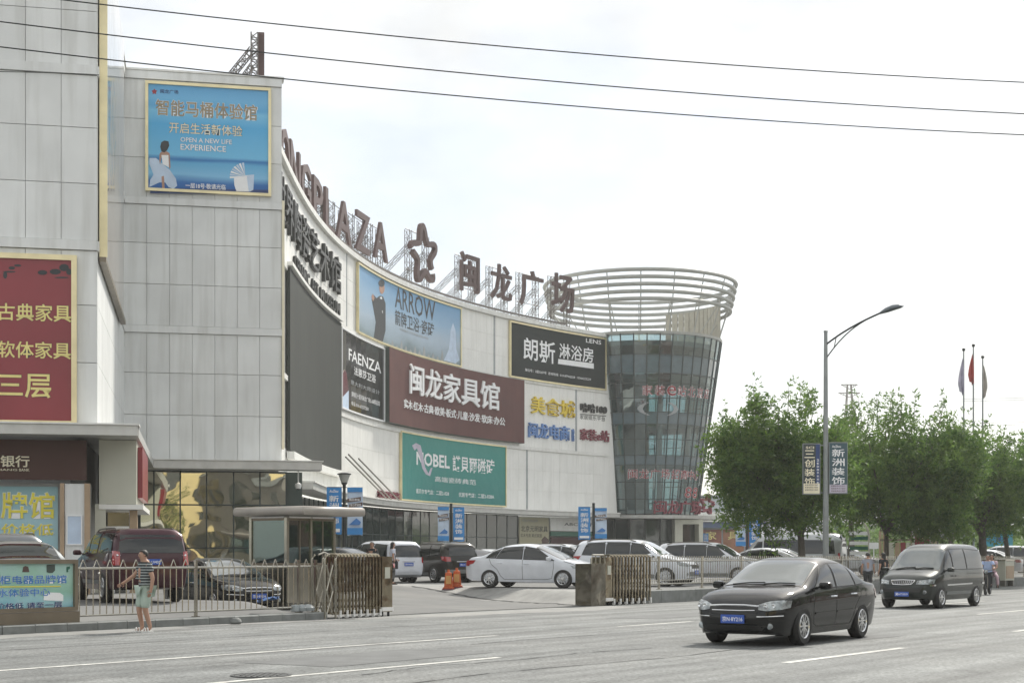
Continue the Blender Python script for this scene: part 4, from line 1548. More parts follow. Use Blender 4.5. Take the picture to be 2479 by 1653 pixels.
mat('lamp_red', (.33, .012, .016), .12, spec=.8, coat=1.0, var=.15, scale=12)
mat('lamp_amber', (.5, .22, .04), .15, coat=1.0)
mat('plate_blue', (.025, .09, .42), .35, var=.05)
mat('clad_grey', (.19, .20, .20), .6)


def wheel_meshes(r, w, spokes):
    t = MB().lathe([(r * .62, -w / 2 + .01), (r * .90, -w / 2), (r * .98, -w * .38), (r, -w * .25), (r, w * .25), (r * .98, w * .38), (r * .90, w / 2), (r * .62, w / 2 - .01)], 28, axis='y')
    m = MB()
    m.lathe([(r * .66, w / 2 - .012), (r * .62, w / 2 + .002), (r * .57, w / 2 - .015), (r * .55, w * .05), (r * .50, -w * .3)], 28, axis='y')
    m.lathe([(r * .17, w / 2 - .03), (r * .15, w / 2 - .008), (0, w / 2 - .004)], 14, axis='y')
    for k in range(spokes):
        a = 2 * math.pi * k / spokes
        ca, sa = math.cos(a), math.sin(a)
        hw0, hw1 = r * .050, r * .034 * 10 / max(spokes, 7)
        pts = []
        for y in (w * .22, w / 2 - .012):
            for rr, hw in ((r * .12, hw0), (r * .12, -hw0), (r * .60, -hw1), (r * .60, hw1)):
                pts.append((rr * ca - hw * sa, y, rr * sa + hw * ca))
        m.hexa(pts)
    d = MB().lathe([(r * .56, w * .02), (0, w * .03)], 20, axis='y')
    return t, m, d


class Car:
    def __init__(self, c):
        self.c = c
        self.L, self.W = c['L'], c['W']
        self.top, self.belt, self.bot = (pchip(*zip(*c[k])) for k in ('top', 'belt', 'bot'))
        self.tum = c.get('tum', .32)
        self.nf, self.nr = c.get('nf', 6.0), c.get('nr', 8.0)
        self.nx = pchip(*zip(*c.get('nsec', [(-self.L / 2, 4), (self.L / 2, 4)])))

    def wx(self, x):
        n = self.nf if x > 0 else self.nr
        t = min(abs(x) / (self.L / 2), 1.0)
        return self.W / 2 * max(1 - t ** n, 0.0) ** (1 / n)

    def zs(self, x):
        z0, zb, zt = self.bot(x), self.belt(x), self.top(x)
        zt = max(zt, z0 + .05)
        zb = min(max(zb, z0 + .02), zt - .02)
        return z0, zb, zt

    def hw(self, x, z):
        z0, zb, zt = self.zs(x)
        w = self.wx(x)
        if z < z0 or z > zt:
            return 0.0
        if z <= zb:
            t = (z - z0) / (zb - z0)
            return w * (1 - .10 * (1 - t) ** 2.2 - .03 * t ** 3 + .012 * math.exp(-((t - .72) / .07) ** 2))
        h = zt - zb
        n = self.nx(x)
        s = (z - zb) / h
        return .97 * w * (1 - self.tum * (z - zb) / 1.0) * max(1 - s ** n, 0) ** (1 / n)

    def topz(self, x, y):
        z0, zb, zt = self.zs(x)
        a, b = zb, zt
        for _ in range(22):
            m_ = (a + b) / 2
            if self.hw(x, m_) >= abs(y):
                a = m_
            else:
                b = m_
        return a

    def endx(self, y, z, sg):
        a, b = 0.0, self.L / 2
        for _ in range(24):
            m_ = (a + b) / 2
            if self.hw(sg * m_, z) >= max(abs(y), .004):
                a = m_
            else:
                b = m_
        return sg * a

    def body(self):
        L = self.L
        n = 60
        xs = [-L / 2 * math.cos(math.pi * (i + .35) / n) for i in range(n)]
        xs = [(x * .35 + (-L / 2 + L * (i + .5) / n) * .65) if 4 < i < n - 5 else x for i, x in enumerate(xs)]
        xs = sorted(set(round(x, 4) for x in xs + [-L / 2 * .9995, L / 2 * .9995]))
        vs, ring = [], None
        for x in xs:
            z0, zb, zt = self.zs(x)
            half = [(0.0, z0), (self.hw(x, z0) * .75, z0)]
            for t in np.linspace(0, 1, 9):
                z = z0 + (zb - z0) * t
                half.append((self.hw(x, z), z))
            nn = self.nx(x)
            for th in (12, 30, 46, 58, 68, 76, 82, 86.5):
                z = zb + (zt - zb) * math.sin(R(th)) ** (2 / nn)
                half.append((self.hw(x, z), z))
            half.append((0.0, zt))
            full = half + [(-y, z) for y, z in half[-2:0:-1]]
            ring = len(full)
            vs += [(x, y, z) for y, z in full]
        m = MB()
        fs = []
        for i in range(len(xs) - 1):
            for k in range(ring):
                k2 = (k + 1) % ring
                fs.append((i * ring + k, (i + 1) * ring + k, (i + 1) * ring + k2, i * ring + k2))
        fs.append(tuple(range(ring)))
        fs.append(tuple((len(xs) - 1) * ring + k for k in range(ring - 1, -1, -1)))
        m.add(vs, fs)
        return m

    # patches on the body surface
    def side(self, lo, up, sg, off=.006, nu=14, nv=5):
        fl, fu = pchip(*zip(*lo)), pchip(*zip(*up))
        a0, a1, b0, b1 = lo[0][0], lo[-1][0], up[0][0], up[-1][0]
        vs, fs = [], []
        for i in range(nu + 1):
            t = i / nu
            xa, xb = a0 + (a1 - a0) * t, b0 + (b1 - b0) * t
            za, zb = fl(xa), fu(xb)
            for j in range(nv + 1):
                s = j / nv
                x, z = xa + (xb - xa) * s, za + (zb - za) * s
                vs.append((x, sg * (self.hw(x, z) + off), z))
        for i in range(nu):
            for j in range(nv):
                a = i * (nv + 1) + j
                f = (a, a + nv + 1, a + nv + 2, a + 1)
                fs.append(f[::-1] if sg > 0 else f)
        return vs, fs

    def strip(self, pts, w, sg, off=.005):
        """thin band on the flank along a line of (x, z)"""
        vs, fs = [], []
        dense = []
        for (a, b), (c, d) in zip(pts, pts[1:]):
            n = max(2, int(math.hypot(c - a, d - b) / .08))
            dense += [(a + (c - a) * k / n, b + (d - b) * k / n) for k in range(n)]
        dense.append(pts[-1])
        for i, (x, z) in enumerate(dense):
            a, b = dense[max(i - 1, 0)], dense[min(i + 1, len(dense) - 1)]
            l = math.hypot(b[0] - a[0], b[1] - a[1]) or 1
            nx, nz = -(b[1] - a[1]) / l, (b[0] - a[0]) / l
            for s in (-.5, .5):
                x2, z2 = x + nx * w * s, z + nz * w * s
                vs.append((x2, sg * (self.hw(x2, z2) + off), z2))
        for i in range(len(dense) - 1):
            f = (2 * i, 2 * i + 2, 2 * i + 3, 2 * i + 1)
            fs.append(f[::-1] if sg > 0 else f)
        return vs, fs

    def cover(self, x0, x1, f0, f1, off=.008, nu=8, nv=14, y0=None):
        """patch seen from above between stations x0 and x1; f0, f1 = share of the half width at each end"""
        vs, fs = [], []
        for i in range(nu + 1):
            t = i / nu
            x = x0 + (x1 - x0) * t
            w = self.wx(x) * (f0 + (f1 - f0) * t)
            for j in range(nv + 1):
                y = -w + 2 * w * j / nv
                bow = 0.0
                vs.append((x + bow, y, self.topz(x, y) + off))
        for i in range(nu):
            for j in range(nv):
                a = i * (nv + 1) + j
                fs.append((a, a + nv + 1, a + nv + 2, a + 1))
        return vs, fs

    def end(self, lo, up, sg, off=.006, nu=10, nv=4):
        """patch on the nose (sg=1) or tail (sg=-1); lo, up = lines of (y, z)"""
        fl, fu = pchip(*zip(*lo)), pchip(*zip(*up))
        vs, fs = [], []
        for i in range(nu + 1):
            t = i / nu
            ya, yb = lo[0][0] + (lo[-1][0] - lo[0][0]) * t, up[0][0] + (up[-1][0] - up[0][0]) * t
            za, zb = fl(ya), fu(yb)
            for j in range(nv + 1):
                s = j / nv
                y, z = ya + (yb - ya) * s, za + (zb - za) * s
                vs.append((self.endx(y, z, sg) + sg * off, y, z))
        for i in range(nu):
            for j in range(nv):
                a = i * (nv + 1) + j
                f = (a, a + nv + 1, a + nv + 2, a + 1)
                fs.append(f if sg > 0 else f[::-1])
        return vs, fs


def solid_mirror(sg, x, y, z):
    """door mirror: rounded wedge on a short arm"""
    m = MB()
    prof = [(-.06, .0), (-.085, .05), (-.075, .11), (0, .135), (.06, .12), (.075, .05), (.05, 0)]
    st = [(.0, .5), (.03, .95), (.12, 1.0), (.19, .9), (.215, .55)]
    vs, fs = [], []
    for d, k in st:
        for a, b in prof:
            vs.append((x + a * k, y + sg * (.07 + d), z + (b - .06) * k + .06))
    n = len(prof)
    for i in range(len(st) - 1):
        for k in range(n):
            k2 = (k + 1) % n
            fs.append((i * n + k, i * n + k2, (i + 1) * n + k2, (i + 1) * n + k))
    fs += [tuple(range(n)), tuple(len(vs) - n + k for k in range(n))]
    m.add(vs, fs)
    m.hexa([(x - .03, y - sg * .03, z - .005), (x + .03, y - sg * .03, z - .005), (x + .03, y + sg * .09, z + .03), (x - .03, y + sg * .09, z + .03),
            (x - .03, y - sg * .03, z + .035), (x + .03, y - sg * .03, z + .035), (x + .03, y + sg * .09, z + .06), (x - .03, y + sg * .09, z + .06)])
    return m


CARS = {}


def make_car(key, c):
    """build one vehicle of this kind at the origin, nose towards +x; the paint goes on each copy"""
    car = Car(c)
    root = bpy.data.objects.new('vehicle', None)
    COL.objects.link(root)
    WL[root] = Vector((0, 0, 0))
    xf, xr, r = c['xf'], c['xr'], c['r']

    def part(name, mb, mt, parent=root, smooth=True, ang=40):
        return mb.build(name, mt, parent, local=True, smooth=smooth, ang=ang)

    def pat(name, vf, mt, parent=root):
        return MB().add(*vf).build(name, mt, parent, local=True, smooth=True, ang=60)

    # body with cut wheel arches
    b = part('body', car.body(), ['paint_white', 'well'])
    cut = MB()
    for x in (xf, xr):
        for sg in (-1, 1):
            y0 = sg * (car.W / 2 - .30)
            y1 = sg * (car.W / 2 + .2)
            k = 28
            vs = [(x + (r + .055) * math.cos(2 * math.pi * i / k), y, r + .015 + (r + .055) * math.sin(2 * math.pi * i / k)) for y in (y0, y1) for i in range(k)]
            fs = [(i, (i + 1) % k, k + (i + 1) % k, k + i) for i in range(k)] + [tuple(range(k - 1, -1, -1)), tuple(range(k, 2 * k))]
            if sg < 0:
                fs = [f[::-1] for f in fs]
            cut.add(vs, fs, 1)
    co = cut.build('cutter', ['paint_white', 'well'])
    bpy.context.view_layer.update()
    md = b.modifiers.new('arches', 'BOOLEAN')
    md.object = co
    md.operation = 'DIFFERENCE'
    md.solver = 'EXACT'
    dg = bpy.context.evaluated_depsgraph_get()
    me = bpy.data.meshes.new_from_object(b.evaluated_get(dg))
    b.modifiers.clear()
    b.data = me
    me.polygons.foreach_set('use_smooth', [True] * len(me.polygons))
    me.set_sharp_from_angle(angle=R(38))
    bpy.data.objects.remove(co)
    # wheels
    t, rim, disc = wheel_meshes(r, c.get('tw', .215), c.get('spokes', 10))
    t0, r0, d0 = None, None, None
    for x in (xf, xr):
        for sg in (1, -1):
            wr = bpy.data.objects.new('wheel', None)
            COL.objects.link(wr)
            wr.parent = root
            wr.location = (x, sg * (car.W / 2 - .125), r)
            if sg < 0:
                wr.rotation_euler = (0, 0, math.pi)
            if t0 is None:
                t0 = t.build('tyre', 'rubber', wr, local=True, smooth=True, ang=50) if False else None
                t0 = t.build('tyre', 'rubber', root, local=True, smooth=True, ang=50)
                r0 = rim.build('rim', 'alloy', root, local=True, smooth=True, ang=35)
                d0 = disc.build('brake_disc', 'well', root, local=True)
                for o in (t0, r0, d0):
                    o.parent = wr
            else:
                for o in (t0, r0, d0):
                    q = o.copy()
                    COL.objects.link(q)
                    q.parent = wr
    # glass
    for nm, x0, x1, f0, f1 in c['screens']:
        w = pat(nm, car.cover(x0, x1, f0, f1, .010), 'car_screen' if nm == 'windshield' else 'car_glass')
        e = .035 * (1 if x1 > x0 else -1)
        pat('seal', car.cover(x0 - e, x1 + e, f0 + .03, f1 + .03, .006), 'car_trim', w)
    for sg in (-1, 1):
        for lo, up in c['windows']:
            w = pat('side_window', car.side(lo, up, sg, .008), 'car_glass')
            lo2 = [(lo[0][0] - .03, lo[0][1] - .022)] + [(a, b_ - .022) for a, b_ in lo[1:-1]] + [(lo[-1][0] + .03, lo[-1][1] - .022)]
            up2 = [(up[0][0] - .03, up[0][1] + .022)] + [(a, b_ + .022) for a, b_ in up[1:-1]] + [(up[-1][0] + .03, up[-1][1] + .022)]
            pat('window_frame', car.side(lo2, up2, sg, .004), 'car_trim', w)
        for pts in c.get('seams', []):
            part('door_gap', MB().add(*car.strip(pts, .014, sg, .003)), 'car_trim', b)
        for x, z in c.get('handles', []):
            h = MB()
            y = car.hw(x, z)
            h.tube([(x - .09, sg * (y - .01), z), (x - .07, sg * (y + .035), z + .004), (x + .07, sg * (y + .035), z + .004), (x + .09, sg * (y - .01), z)], .016, 6)
            part('door_handle', h, c.get('handle_mat', 'paint_white'))
        for pts, w_, mt in c.get('mouldings', []):
            pat('side_moulding', car.strip(pts, w_, sg, .012), mt)
        if 'mirror' in c:
            x, z = c['mirror']
            m_ = part('mirror', solid_mirror(sg, x, sg * (car.hw(x, z) - .02), z), 'paint_white')
        for lo, up in c.get('head', []):
            lo_ = [(sg * a, z) for a, z in lo]
            up_ = [(sg * a, z) for a, z in up]
            if sg < 0:
                lo_, up_ = lo_[::-1], up_[::-1]
            hl = pat('headlight', car.end(lo_, up_, 1, .012), 'lamp_clear')
            ym, zm = [(lo[0][0] * (1 - t_) + lo[-1][0] * t_) for t_ in (.32, .68)], (np.mean([p_[1] for p_ in lo]) + np.mean([p_[1] for p_ in up])) / 2
            for y_ in ym:
                xx_ = car.endx(y_, zm, 1) + .014
                part('lamp_bowl', MB().lathe([(.040, 0), (.034, .010), (.020, .004), (0, .002)], 12, (xx_, sg * y_, zm), axis='x'), 'chrome', hl)
        for lo, up in c.get('tail', []):
            lo_ = [(sg * a, z) for a, z in lo]
            up_ = [(sg * a, z) for a, z in up]
            if sg < 0:
                lo_, up_ = lo_[::-1], up_[::-1]
            pat('taillight', car.end(lo_, up_, -1, .012), 'lamp_red')
        for lo, up in c.get('tail_side', []):
            pat('taillight', car.side(lo, up, sg, .010), 'lamp_red')
        for lo, up in c.get('head_side', []):
            pat('headlight', car.side(lo, up, sg, .010), 'lamp_clear')
        for y, z, rr in c.get('fog', []):
            x = car.endx(y, z, 1)
            part('fog_lamp', MB().lathe([(rr, -.02), (rr, .012), (rr * .8, .02), (0, .022)], 14, (x, sg * y, z), axis='x'), 'lamp_clear')
        if c.get('rails'):
            x0, x1, yy = c['rails']
            pts = [(x, sg * yy, car.topz(x, yy) + (.05 if 0 < i < 8 else .0)) for i, x in enumerate(np.linspace(x0, x1, 9))]
            part('roof_rail', MB().tube(pts, .022, 6), 'steel_dark')
    for lo, up, mt, nm, sg, off in c.get('ends', []):
        pat(nm, car.end(lo, up, sg, off), mt)
    for pts, w_, mt, nm, sg in c.get('bars', []):
        g = MB()
        pp = [(car.endx(y, z, sg) + sg * .012, y, z) for y, z in pts]
        g.tube(pp, w_, 6)
        part(nm, g, mt)
    for z, y0, sg, nm_ in c.get('plates', []):
        x = car.endx(.2, z, sg) + sg * .022
        p_ = part('licence_plate', MB().box((x, y0, z), (.012, .44, .14)), 'plate_blue', smooth=False)
        f = (lambda a, z_, d, x=x, sg=sg, y0=y0: (x + sg * (.008 + d), y0 + sg * a, z_))
        MB().text(nm_, f, 0, z, .38, .085, .012, 0).build('plate_number', 'print_white', p_, local=True)
    for x0, x1 in c.get('spoiler', []):
        vs, fs = car.cover(x0, x1, .80, .86, .035, 3, 10)
        n = len(vs)
        vs2 = vs + [(x, y, z - .05) for x, y, z in vs]
        ed = [(a, a + 1) for a in range(0, 10)] + [(33 + a, 34 + a) for a in range(0, 10)]
        fs2 = fs + [tuple(i + n for i in f[::-1]) for f in fs] + [(a, b_, b_ + n, a + n) for a, b_ in ed]
        part('spoiler', MB().add(vs2, fs2), 'paint_white')
    if 'wiper' in c:
        g = MB()
        for y0, y1 in ((-.55, .05), (.05, .62)):
            x = c['wiper']
            g.tube([(x + .02, y0, car.topz(x + .02, y0) + .02), (x - .03, (y0 + y1) / 2, car.topz(x - .03, (y0 + y1) / 2) + .03), (x - .05, y1, car.topz(x - .05, y1) + .028)], .011, 5)
        part('wiper', g, 'car_trim')
    CARS[key] = root
    root['proto'] = 1
    return root


used_proto = set()


def put_car(key, name, label, cat, x, y, az, paint_name, group=None, scale=1.0, z=None, zscale=None):
    src = CARS[key]
    if key in used_proto:
        o = copy_tree(src)
    else:
        o = src
        used_proto.add(key)
        if 'proto' in o:
            del o['proto']
    o.name = name
    o.location = (x, y, ground_z(x, y) - .004 if z is None else z)
    o.rotation_euler = (0, 0, R(90 - az))
    o.scale = (scale, scale, zscale or scale)

    def rec(q):
        for ch in q.children:
            if ch.type == 'MESH' and ch.data.materials and ch.data.materials[0].name.startswith('paint_') and ch.data.materials[0].name != paint_name:
                me = ch.data.copy()
                me.materials[0] = M[paint_name]
                ch.data = me
            rec(ch)
    rec(o)
    for k_ in ('label', 'category', 'group'):
        if k_ in o:
            del o[k_]
    return tag(o, label, cat, group)


def _win(x0, x1, zl, prof, top_off):
    pass


SEDAN = dict(
    L=4.80, W=1.83, xf=1.42, xr=-1.31, r=.325, tw=.215, spokes=10, nf=5.5, nr=7,
    top=[(-2.40, .66), (-2.37, .84), (-2.30, .98), (-2.1, 1.03), (-1.72, 1.07), (-1.5, 1.125), (-1.05, 1.335), (-.7, 1.445), (-.3, 1.485), (.05, 1.475), (.35, 1.41), (.8, 1.205), (1.22, 1.01), (1.42, .975), (1.8, .925), (2.1, .84), (2.28, .74), (2.37, .64), (2.40, .50)],
    belt=[(-2.4, .62), (-2.3, .86), (-2.0, .955), (-1.2, .965), (-.2, .935), (.9, .895), (1.5, .86), (2.05, .74), (2.3, .64), (2.4, .48)],
    bot=[(-2.4, .50), (-2.34, .34), (-2.1, .25), (-1.5, .20), (1.5, .18), (2.15, .20), (2.34, .27), (2.4, .42)],
    nsec=[(-2.4, 3), (-1.7, 3.2), (-1.2, 4.5), (0, 4.5), (.6, 4.5), (1.2, 3.5), (1.5, 3), (2.4, 2.6)],
    screens=[('windshield', 1.20, .33, .80, .70), ('rear_window', -1.62, -.85, .74, .66)],
    windows=[([(.02, .965), (.95, .945)], [(.02, 1.36), (.36, 1.285)]), ([(-.90, .985), (-.06, .967)], [(-.72, 1.36), (-.06, 1.365)]), ([(-1.32, 1.01), (-.97, .99)], [(-1.08, 1.22), (-.80, 1.335)])],
    seams=[[(.99, .93), (1.02, .70), (.98, .36), (.80, .30)], [(-.02, .94), (-.04, .30)], [(.8, .30), (-.75, .30), (-.88, .42), (-.98, .62), (-1.20, .80), (-1.28, .97)], [(2.02, .76), (1.72, .86), (1.25, .905)]],
    handles=[(.14, .80), (-.82, .825)], mirror=(.83, .93), wiper=1.24, handle_mat='chrome',
    mouldings=[([(.93, .52), (.02, .53)], .035, 'paint_white'), ([(-.06, .53), (-.86, .54)], .035, 'paint_white')],
    head=[([(.46, .615), (.60, .60), (.80, .62)], [(.44, .70), (.62, .755), (.80, .775)])],
    head_side=[([(1.93, .645), (2.19, .62)], [(1.86, .765), (2.15, .765)])],
    tail=[([(.50, .72), (.82, .70)], [(.52, .87), (.84, .89)])],
    tail_side=[([(-2.25, .72), (-2.05, .76)], [(-2.25, .90), (-2.0, .90)])],
    ends=[([(-.44, .56), (0, .53), (.44, .56)], [(-.46, .66), (0, .675), (.46, .66)], 'car_trim', 'grille', 1, .008), ([(-.52, .27), (.52, .27)], [(-.60, .36), (.60, .36)], 'car_trim', 'air_intake', 1, .008)],
    bars=[([(-.46, .675), (-.2, .69), (.2, .69), (.46, .675)], .016, 'chrome', 'grille_bar', 1), ([(-.40, .605), (-.1, .60), (.1, .60), (.40, .605)], .011, 'chrome', 'grille_bar', 1),
          ([(.44, .50), (.62, .505), (.80, .515)], .010, 'chrome', 'bumper_strip', 1), ([(-.80, .515), (-.62, .505), (-.44, .50)], .010, 'chrome', 'bumper_strip', 1)],
    fog=[(.64, .345, .052)], plates=[(.46, 0, 1, '京N·8Y216'), (.80, 0, -1, '京N·8Y216')])
make_car('sedan', SEDAN)

VAN = dict(
    L=4.9, W=1.84, xf=1.52, xr=-1.45, r=.335, tw=.21, spokes=8, nf=5, nr=10, tum=.20,
    top=[(-2.45, .8), (-2.44, 1.35), (-2.40, 1.75), (-2.25, 1.90), (-1.6, 1.955), (-.4, 1.965), (.3, 1.935), (.75, 1.80), (1.2, 1.44), (1.52, 1.19), (1.75, 1.10), (2.1, 1.00), (2.3, .88), (2.41, .74), (2.45, .55)],
    belt=[(-2.45, .78), (-2.3, 1.10), (0, 1.10), (1.2, 1.06), (1.6, 1.0), (2.1, .84), (2.35, .68), (2.45, .5)],
    bot=[(-2.45, .5), (-2.38, .34), (-2.0, .27), (1.7, .25), (2.25, .27), (2.4, .34), (2.45, .48)],
    nsec=[(-2.45, 5), (-2, 6), (.4, 5.5), (1.2, 4), (1.6, 3), (2.45, 2.6)],
    screens=[('windshield', 1.50, .72, .86, .76), ('rear_window', -2.42, -2.30, .66, .62)],
    windows=[([(.62, 1.17), (1.30, 1.15)], [(.62, 1.74), (.80, 1.68)]), ([(-.55, 1.18), (.53, 1.17)], [(-.55, 1.79), (.53, 1.775)]), ([(-2.12, 1.19), (-.64, 1.18)], [(-1.98, 1.74), (-.64, 1.79)])],
    seams=[[(1.36, 1.1), (1.40, .7), (1.1, .34)], [(.57, 1.12), (.55, .34)], [(-.60, 1.12), (-.62, .34)], [(-.62, 1.03), (-2.1, 1.04)], [(2.1, .86), (1.7, 1.0), (1.5, 1.08)]],
    handles=[(.68, .97), (.42, .97)], mirror=(1.18, 1.10), wiper=1.53, handle_mat='car_trim',
    mouldings=[([(1.12, .70), (-1.02, .72)], .05, 'chrome'), ([(1.08, .46), (-1.02, .46)], .10, 'clad_grey'), ([(2.2, .70), (1.92, .70)], .05, 'chrome'), ([(-1.9, .72), (-2.36, .72)], .05, 'chrome')],
    head=[([(.42, .735), (.76, .73)], [(.44, .84), (.77, .885)])],
    head_side=[([(2.02, .755), (2.23, .735)], [(1.92, .88), (2.19, .875)])],
    tail=[([(.66, .80), (.86, .80)], [(.70, 1.15), (.86, 1.15)])],
    tail_side=[([(-2.40, .82), (-2.28, .82)], [(-2.38, 1.12), (-2.28, 1.12)])],
    ends=[([(-.30, .73), (.30, .73)], [(-.36, .84), (.36, .84)], 'car_trim', 'grille', 1, .008), ([(-.55, .50), (.55, .50)], [(-.60, .62), (.60, .62)], 'car_trim', 'air_intake', 1, .008)],
    bars=[([(-.37, .845), (0, .86), (.37, .845)], .02, 'chrome', 'grille_bar', 1), ([(-.37, .845), (-.29, .73), (0, .715), (.29, .73), (.37, .845)], .014, 'chrome', 'grille_bar', 1)]
    + [([(y, .735), (y * 1.05, .835)], .006, 'chrome', 'grille_rib', 1) for y in np.linspace(-.26, .26, 10)],
    fog=[(.66, .50, .062)], plates=[(.44, 0, 1, '冀HY1819')])
make_car('van', VAN)

HATCH = dict(SEDAN)
HATCH.update(
    L=4.70, W=1.80, xf=1.42, xr=-1.30, r=.325, spokes=9, nf=4.6, nr=6, handle_mat='paint_white',
    top=[(-2.35, .66), (-2.32, .86), (-2.25, 1.0), (-2.0, 1.07), (-1.75, 1.10), (-1.5, 1.18), (-1.0, 1.41), (-.6, 1.50), (-.1, 1.53), (.25, 1.49), (.6, 1.37), (1.0, 1.19), (1.42, 1.0), (1.6, .965), (1.9, .89), (2.15, .78), (2.28, .66), (2.33, .56), (2.35, .46)],
    belt=[(-2.35, .62), (-2.25, .9), (-2.0, 1.0), (-1.2, 1.0), (0, .96), (1.1, .90), (1.6, .86), (2.05, .72), (2.25, .6), (2.35, .44)],
    bot=[(-2.35, .5), (-2.29, .34), (-2.0, .25), (1.5, .2), (2.1, .22), (2.3, .28), (2.35, .4)],
    nsec=[(-2.35, 3), (-1.7, 3.4), (-1.2, 4.5), (.6, 4.5), (1.2, 3.5), (1.6, 3), (2.35, 2.4)],
    screens=[('windshield', 1.40, .42, .82, .70), ('rear_window', -1.72, -.95, .74, .66)],
    windows=[([(.0, 1.0), (1.10, .965)], [(.0, 1.42), (.42, 1.34)]), ([(-1.02, 1.03), (-.09, 1.005)], [(-.80, 1.38), (-.09, 1.42)]), ([(-1.42, 1.05), (-1.09, 1.035)], [(-1.2, 1.22), (-.90, 1.35)])],
    seams=[[(1.08, .95), (1.10, .7), (1.02, .34), (.8, .30)], [(-.05, .98), (-.06, .30)], [(.8, .30), (-.75, .30), (-.88, .42), (-1.0, .64), (-1.22, .82), (-1.30, 1.0)], [(1.95, .74), (1.7, .85), (1.45, .92)]],
    handles=[(.10, .83), (-.90, .86)], mirror=(.98, .95), wiper=1.42, mouldings=[],
    head=[([(.46, .60), (.66, .585)], [(.44, .665), (.68, .72)])],
    head_side=[([(1.78, .68), (2.16, .60)], [(1.70, .78), (2.10, .73)])],
    tail=[([(.52, .78), (.80, .76)], [(.54, .93), (.82, .95)])],
    tail_side=[([(-2.2, .78), (-1.92, .84)], [(-2.2, .95), (-1.82, .96)])],
    ends=[([(-.42, .30), (.42, .30)], [(-.50, .46), (.50, .46)], 'car_trim', 'grille', 1, .008)],
    bars=[([(-.3, .56), (.3, .56)], .01, 'chrome', 'grille_bar', 1)], plates=[(.50, 0, 1, '京P·3K508'), (.62, 0, -1, '京P·3K508')])
make_car('compact', HATCH)

SUV = dict(
    L=4.55, W=1.84, xf=1.36, xr=-1.28, r=.36, tw=.225, spokes=10, nf=5, nr=9, tum=.24,
    top=[(-2.275, .8), (-2.25, 1.1), (-2.12, 1.42), (-1.95, 1.62), (-1.6, 1.68), (-.6, 1.72), (.1, 1.70), (.42, 1.62), (.8, 1.42), (1.22, 1.15), (1.45, 1.09), (1.85, 1.02), (2.05, .93), (2.2, .80), (2.275, .58)],
    belt=[(-2.275, .76), (-2.1, 1.08), (-1, 1.06), (0, 1.03), (1.1, 1.0), (1.5, .96), (2.0, .84), (2.2, .7), (2.275, .52)],
    bot=[(-2.275, .55), (-2.2, .38), (-1.9, .28), (1.5, .26), (2.1, .28), (2.24, .36), (2.275, .48)],
    nsec=[(-2.275, 4), (-1.8, 5), (.4, 5), (1.0, 4), (1.4, 3), (2.275, 2.6)],
    screens=[('windshield', 1.20, .42, .84, .74)],
    windows=[([(.08, 1.10), (.98, 1.075)], [(.08, 1.58), (.42, 1.52)]), ([(-.86, 1.12), (0, 1.10)], [(-.86, 1.60), (0, 1.59)]), ([(-1.80, 1.16), (-.95, 1.125)], [(-1.62, 1.56), (-.95, 1.60)])],
    seams=[[(1.04, 1.04), (1.06, .75), (.98, .42), (.8, .36)], [(.04, 1.08), (.03, .36)], [(.8, .36), (-.72, .36), (-.86, .5), (-.92, 1.1)], [(1.9, .88), (1.6, .97), (1.3, 1.02)]],
    handles=[(.2, .92), (-.74, .94)], mirror=(.86, 1.06), wiper=1.22, rails=(-1.7, .2, .62),
    mouldings=[([(.95, .38), (-.85, .38)], .14, 'clad_grey')],
    head=[([(.50, .74), (.72, .73)], [(.48, .84), (.74, .88)])],
    head_side=[([(1.86, .76), (2.08, .74)], [(1.78, .90), (2.04, .87)])],
    tail=[([(.62, .90), (.84, .90)], [(.64, 1.08), (.85, 1.10)])],
    tail_side=[([(-2.2, .90), (-1.96, .96)], [(-2.18, 1.10), (-1.84, 1.11)])],
    ends=[([(-.44, .66), (.44, .66)], [(-.46, .80), (.46, .80)], 'car_trim', 'grille', 1, .008), ([(-.6, .38), (.6, .38)], [(-.62, .54), (.62, .54)], 'clad_grey', 'bumper_skirt', 1, .008),
          ([(-.8, .40), (.8, .40)], [(-.82, .56), (.82, .56)], 'clad_grey', 'bumper_skirt', -1, .008),
          ([(-.70, 1.13), (.70, 1.13)], [(-.60, 1.52), (.60, 1.52)], 'car_glass', 'rear_window', -1, .012)],
    bars=[([(-.42, .73), (.42, .73)], .016, 'chrome', 'grille_bar', 1), ([(-.35, .89), (.35, .89)], .016, 'chrome', 'tailgate_strip', -1)],
    spoiler=[(-2.08, -1.85)], fog=[(.66, .46, .05)], plates=[(.52, 0, 1, '京Q·1L735'), (.76, 0, -1, '京Q·1L735')])
make_car('crossover', SUV)

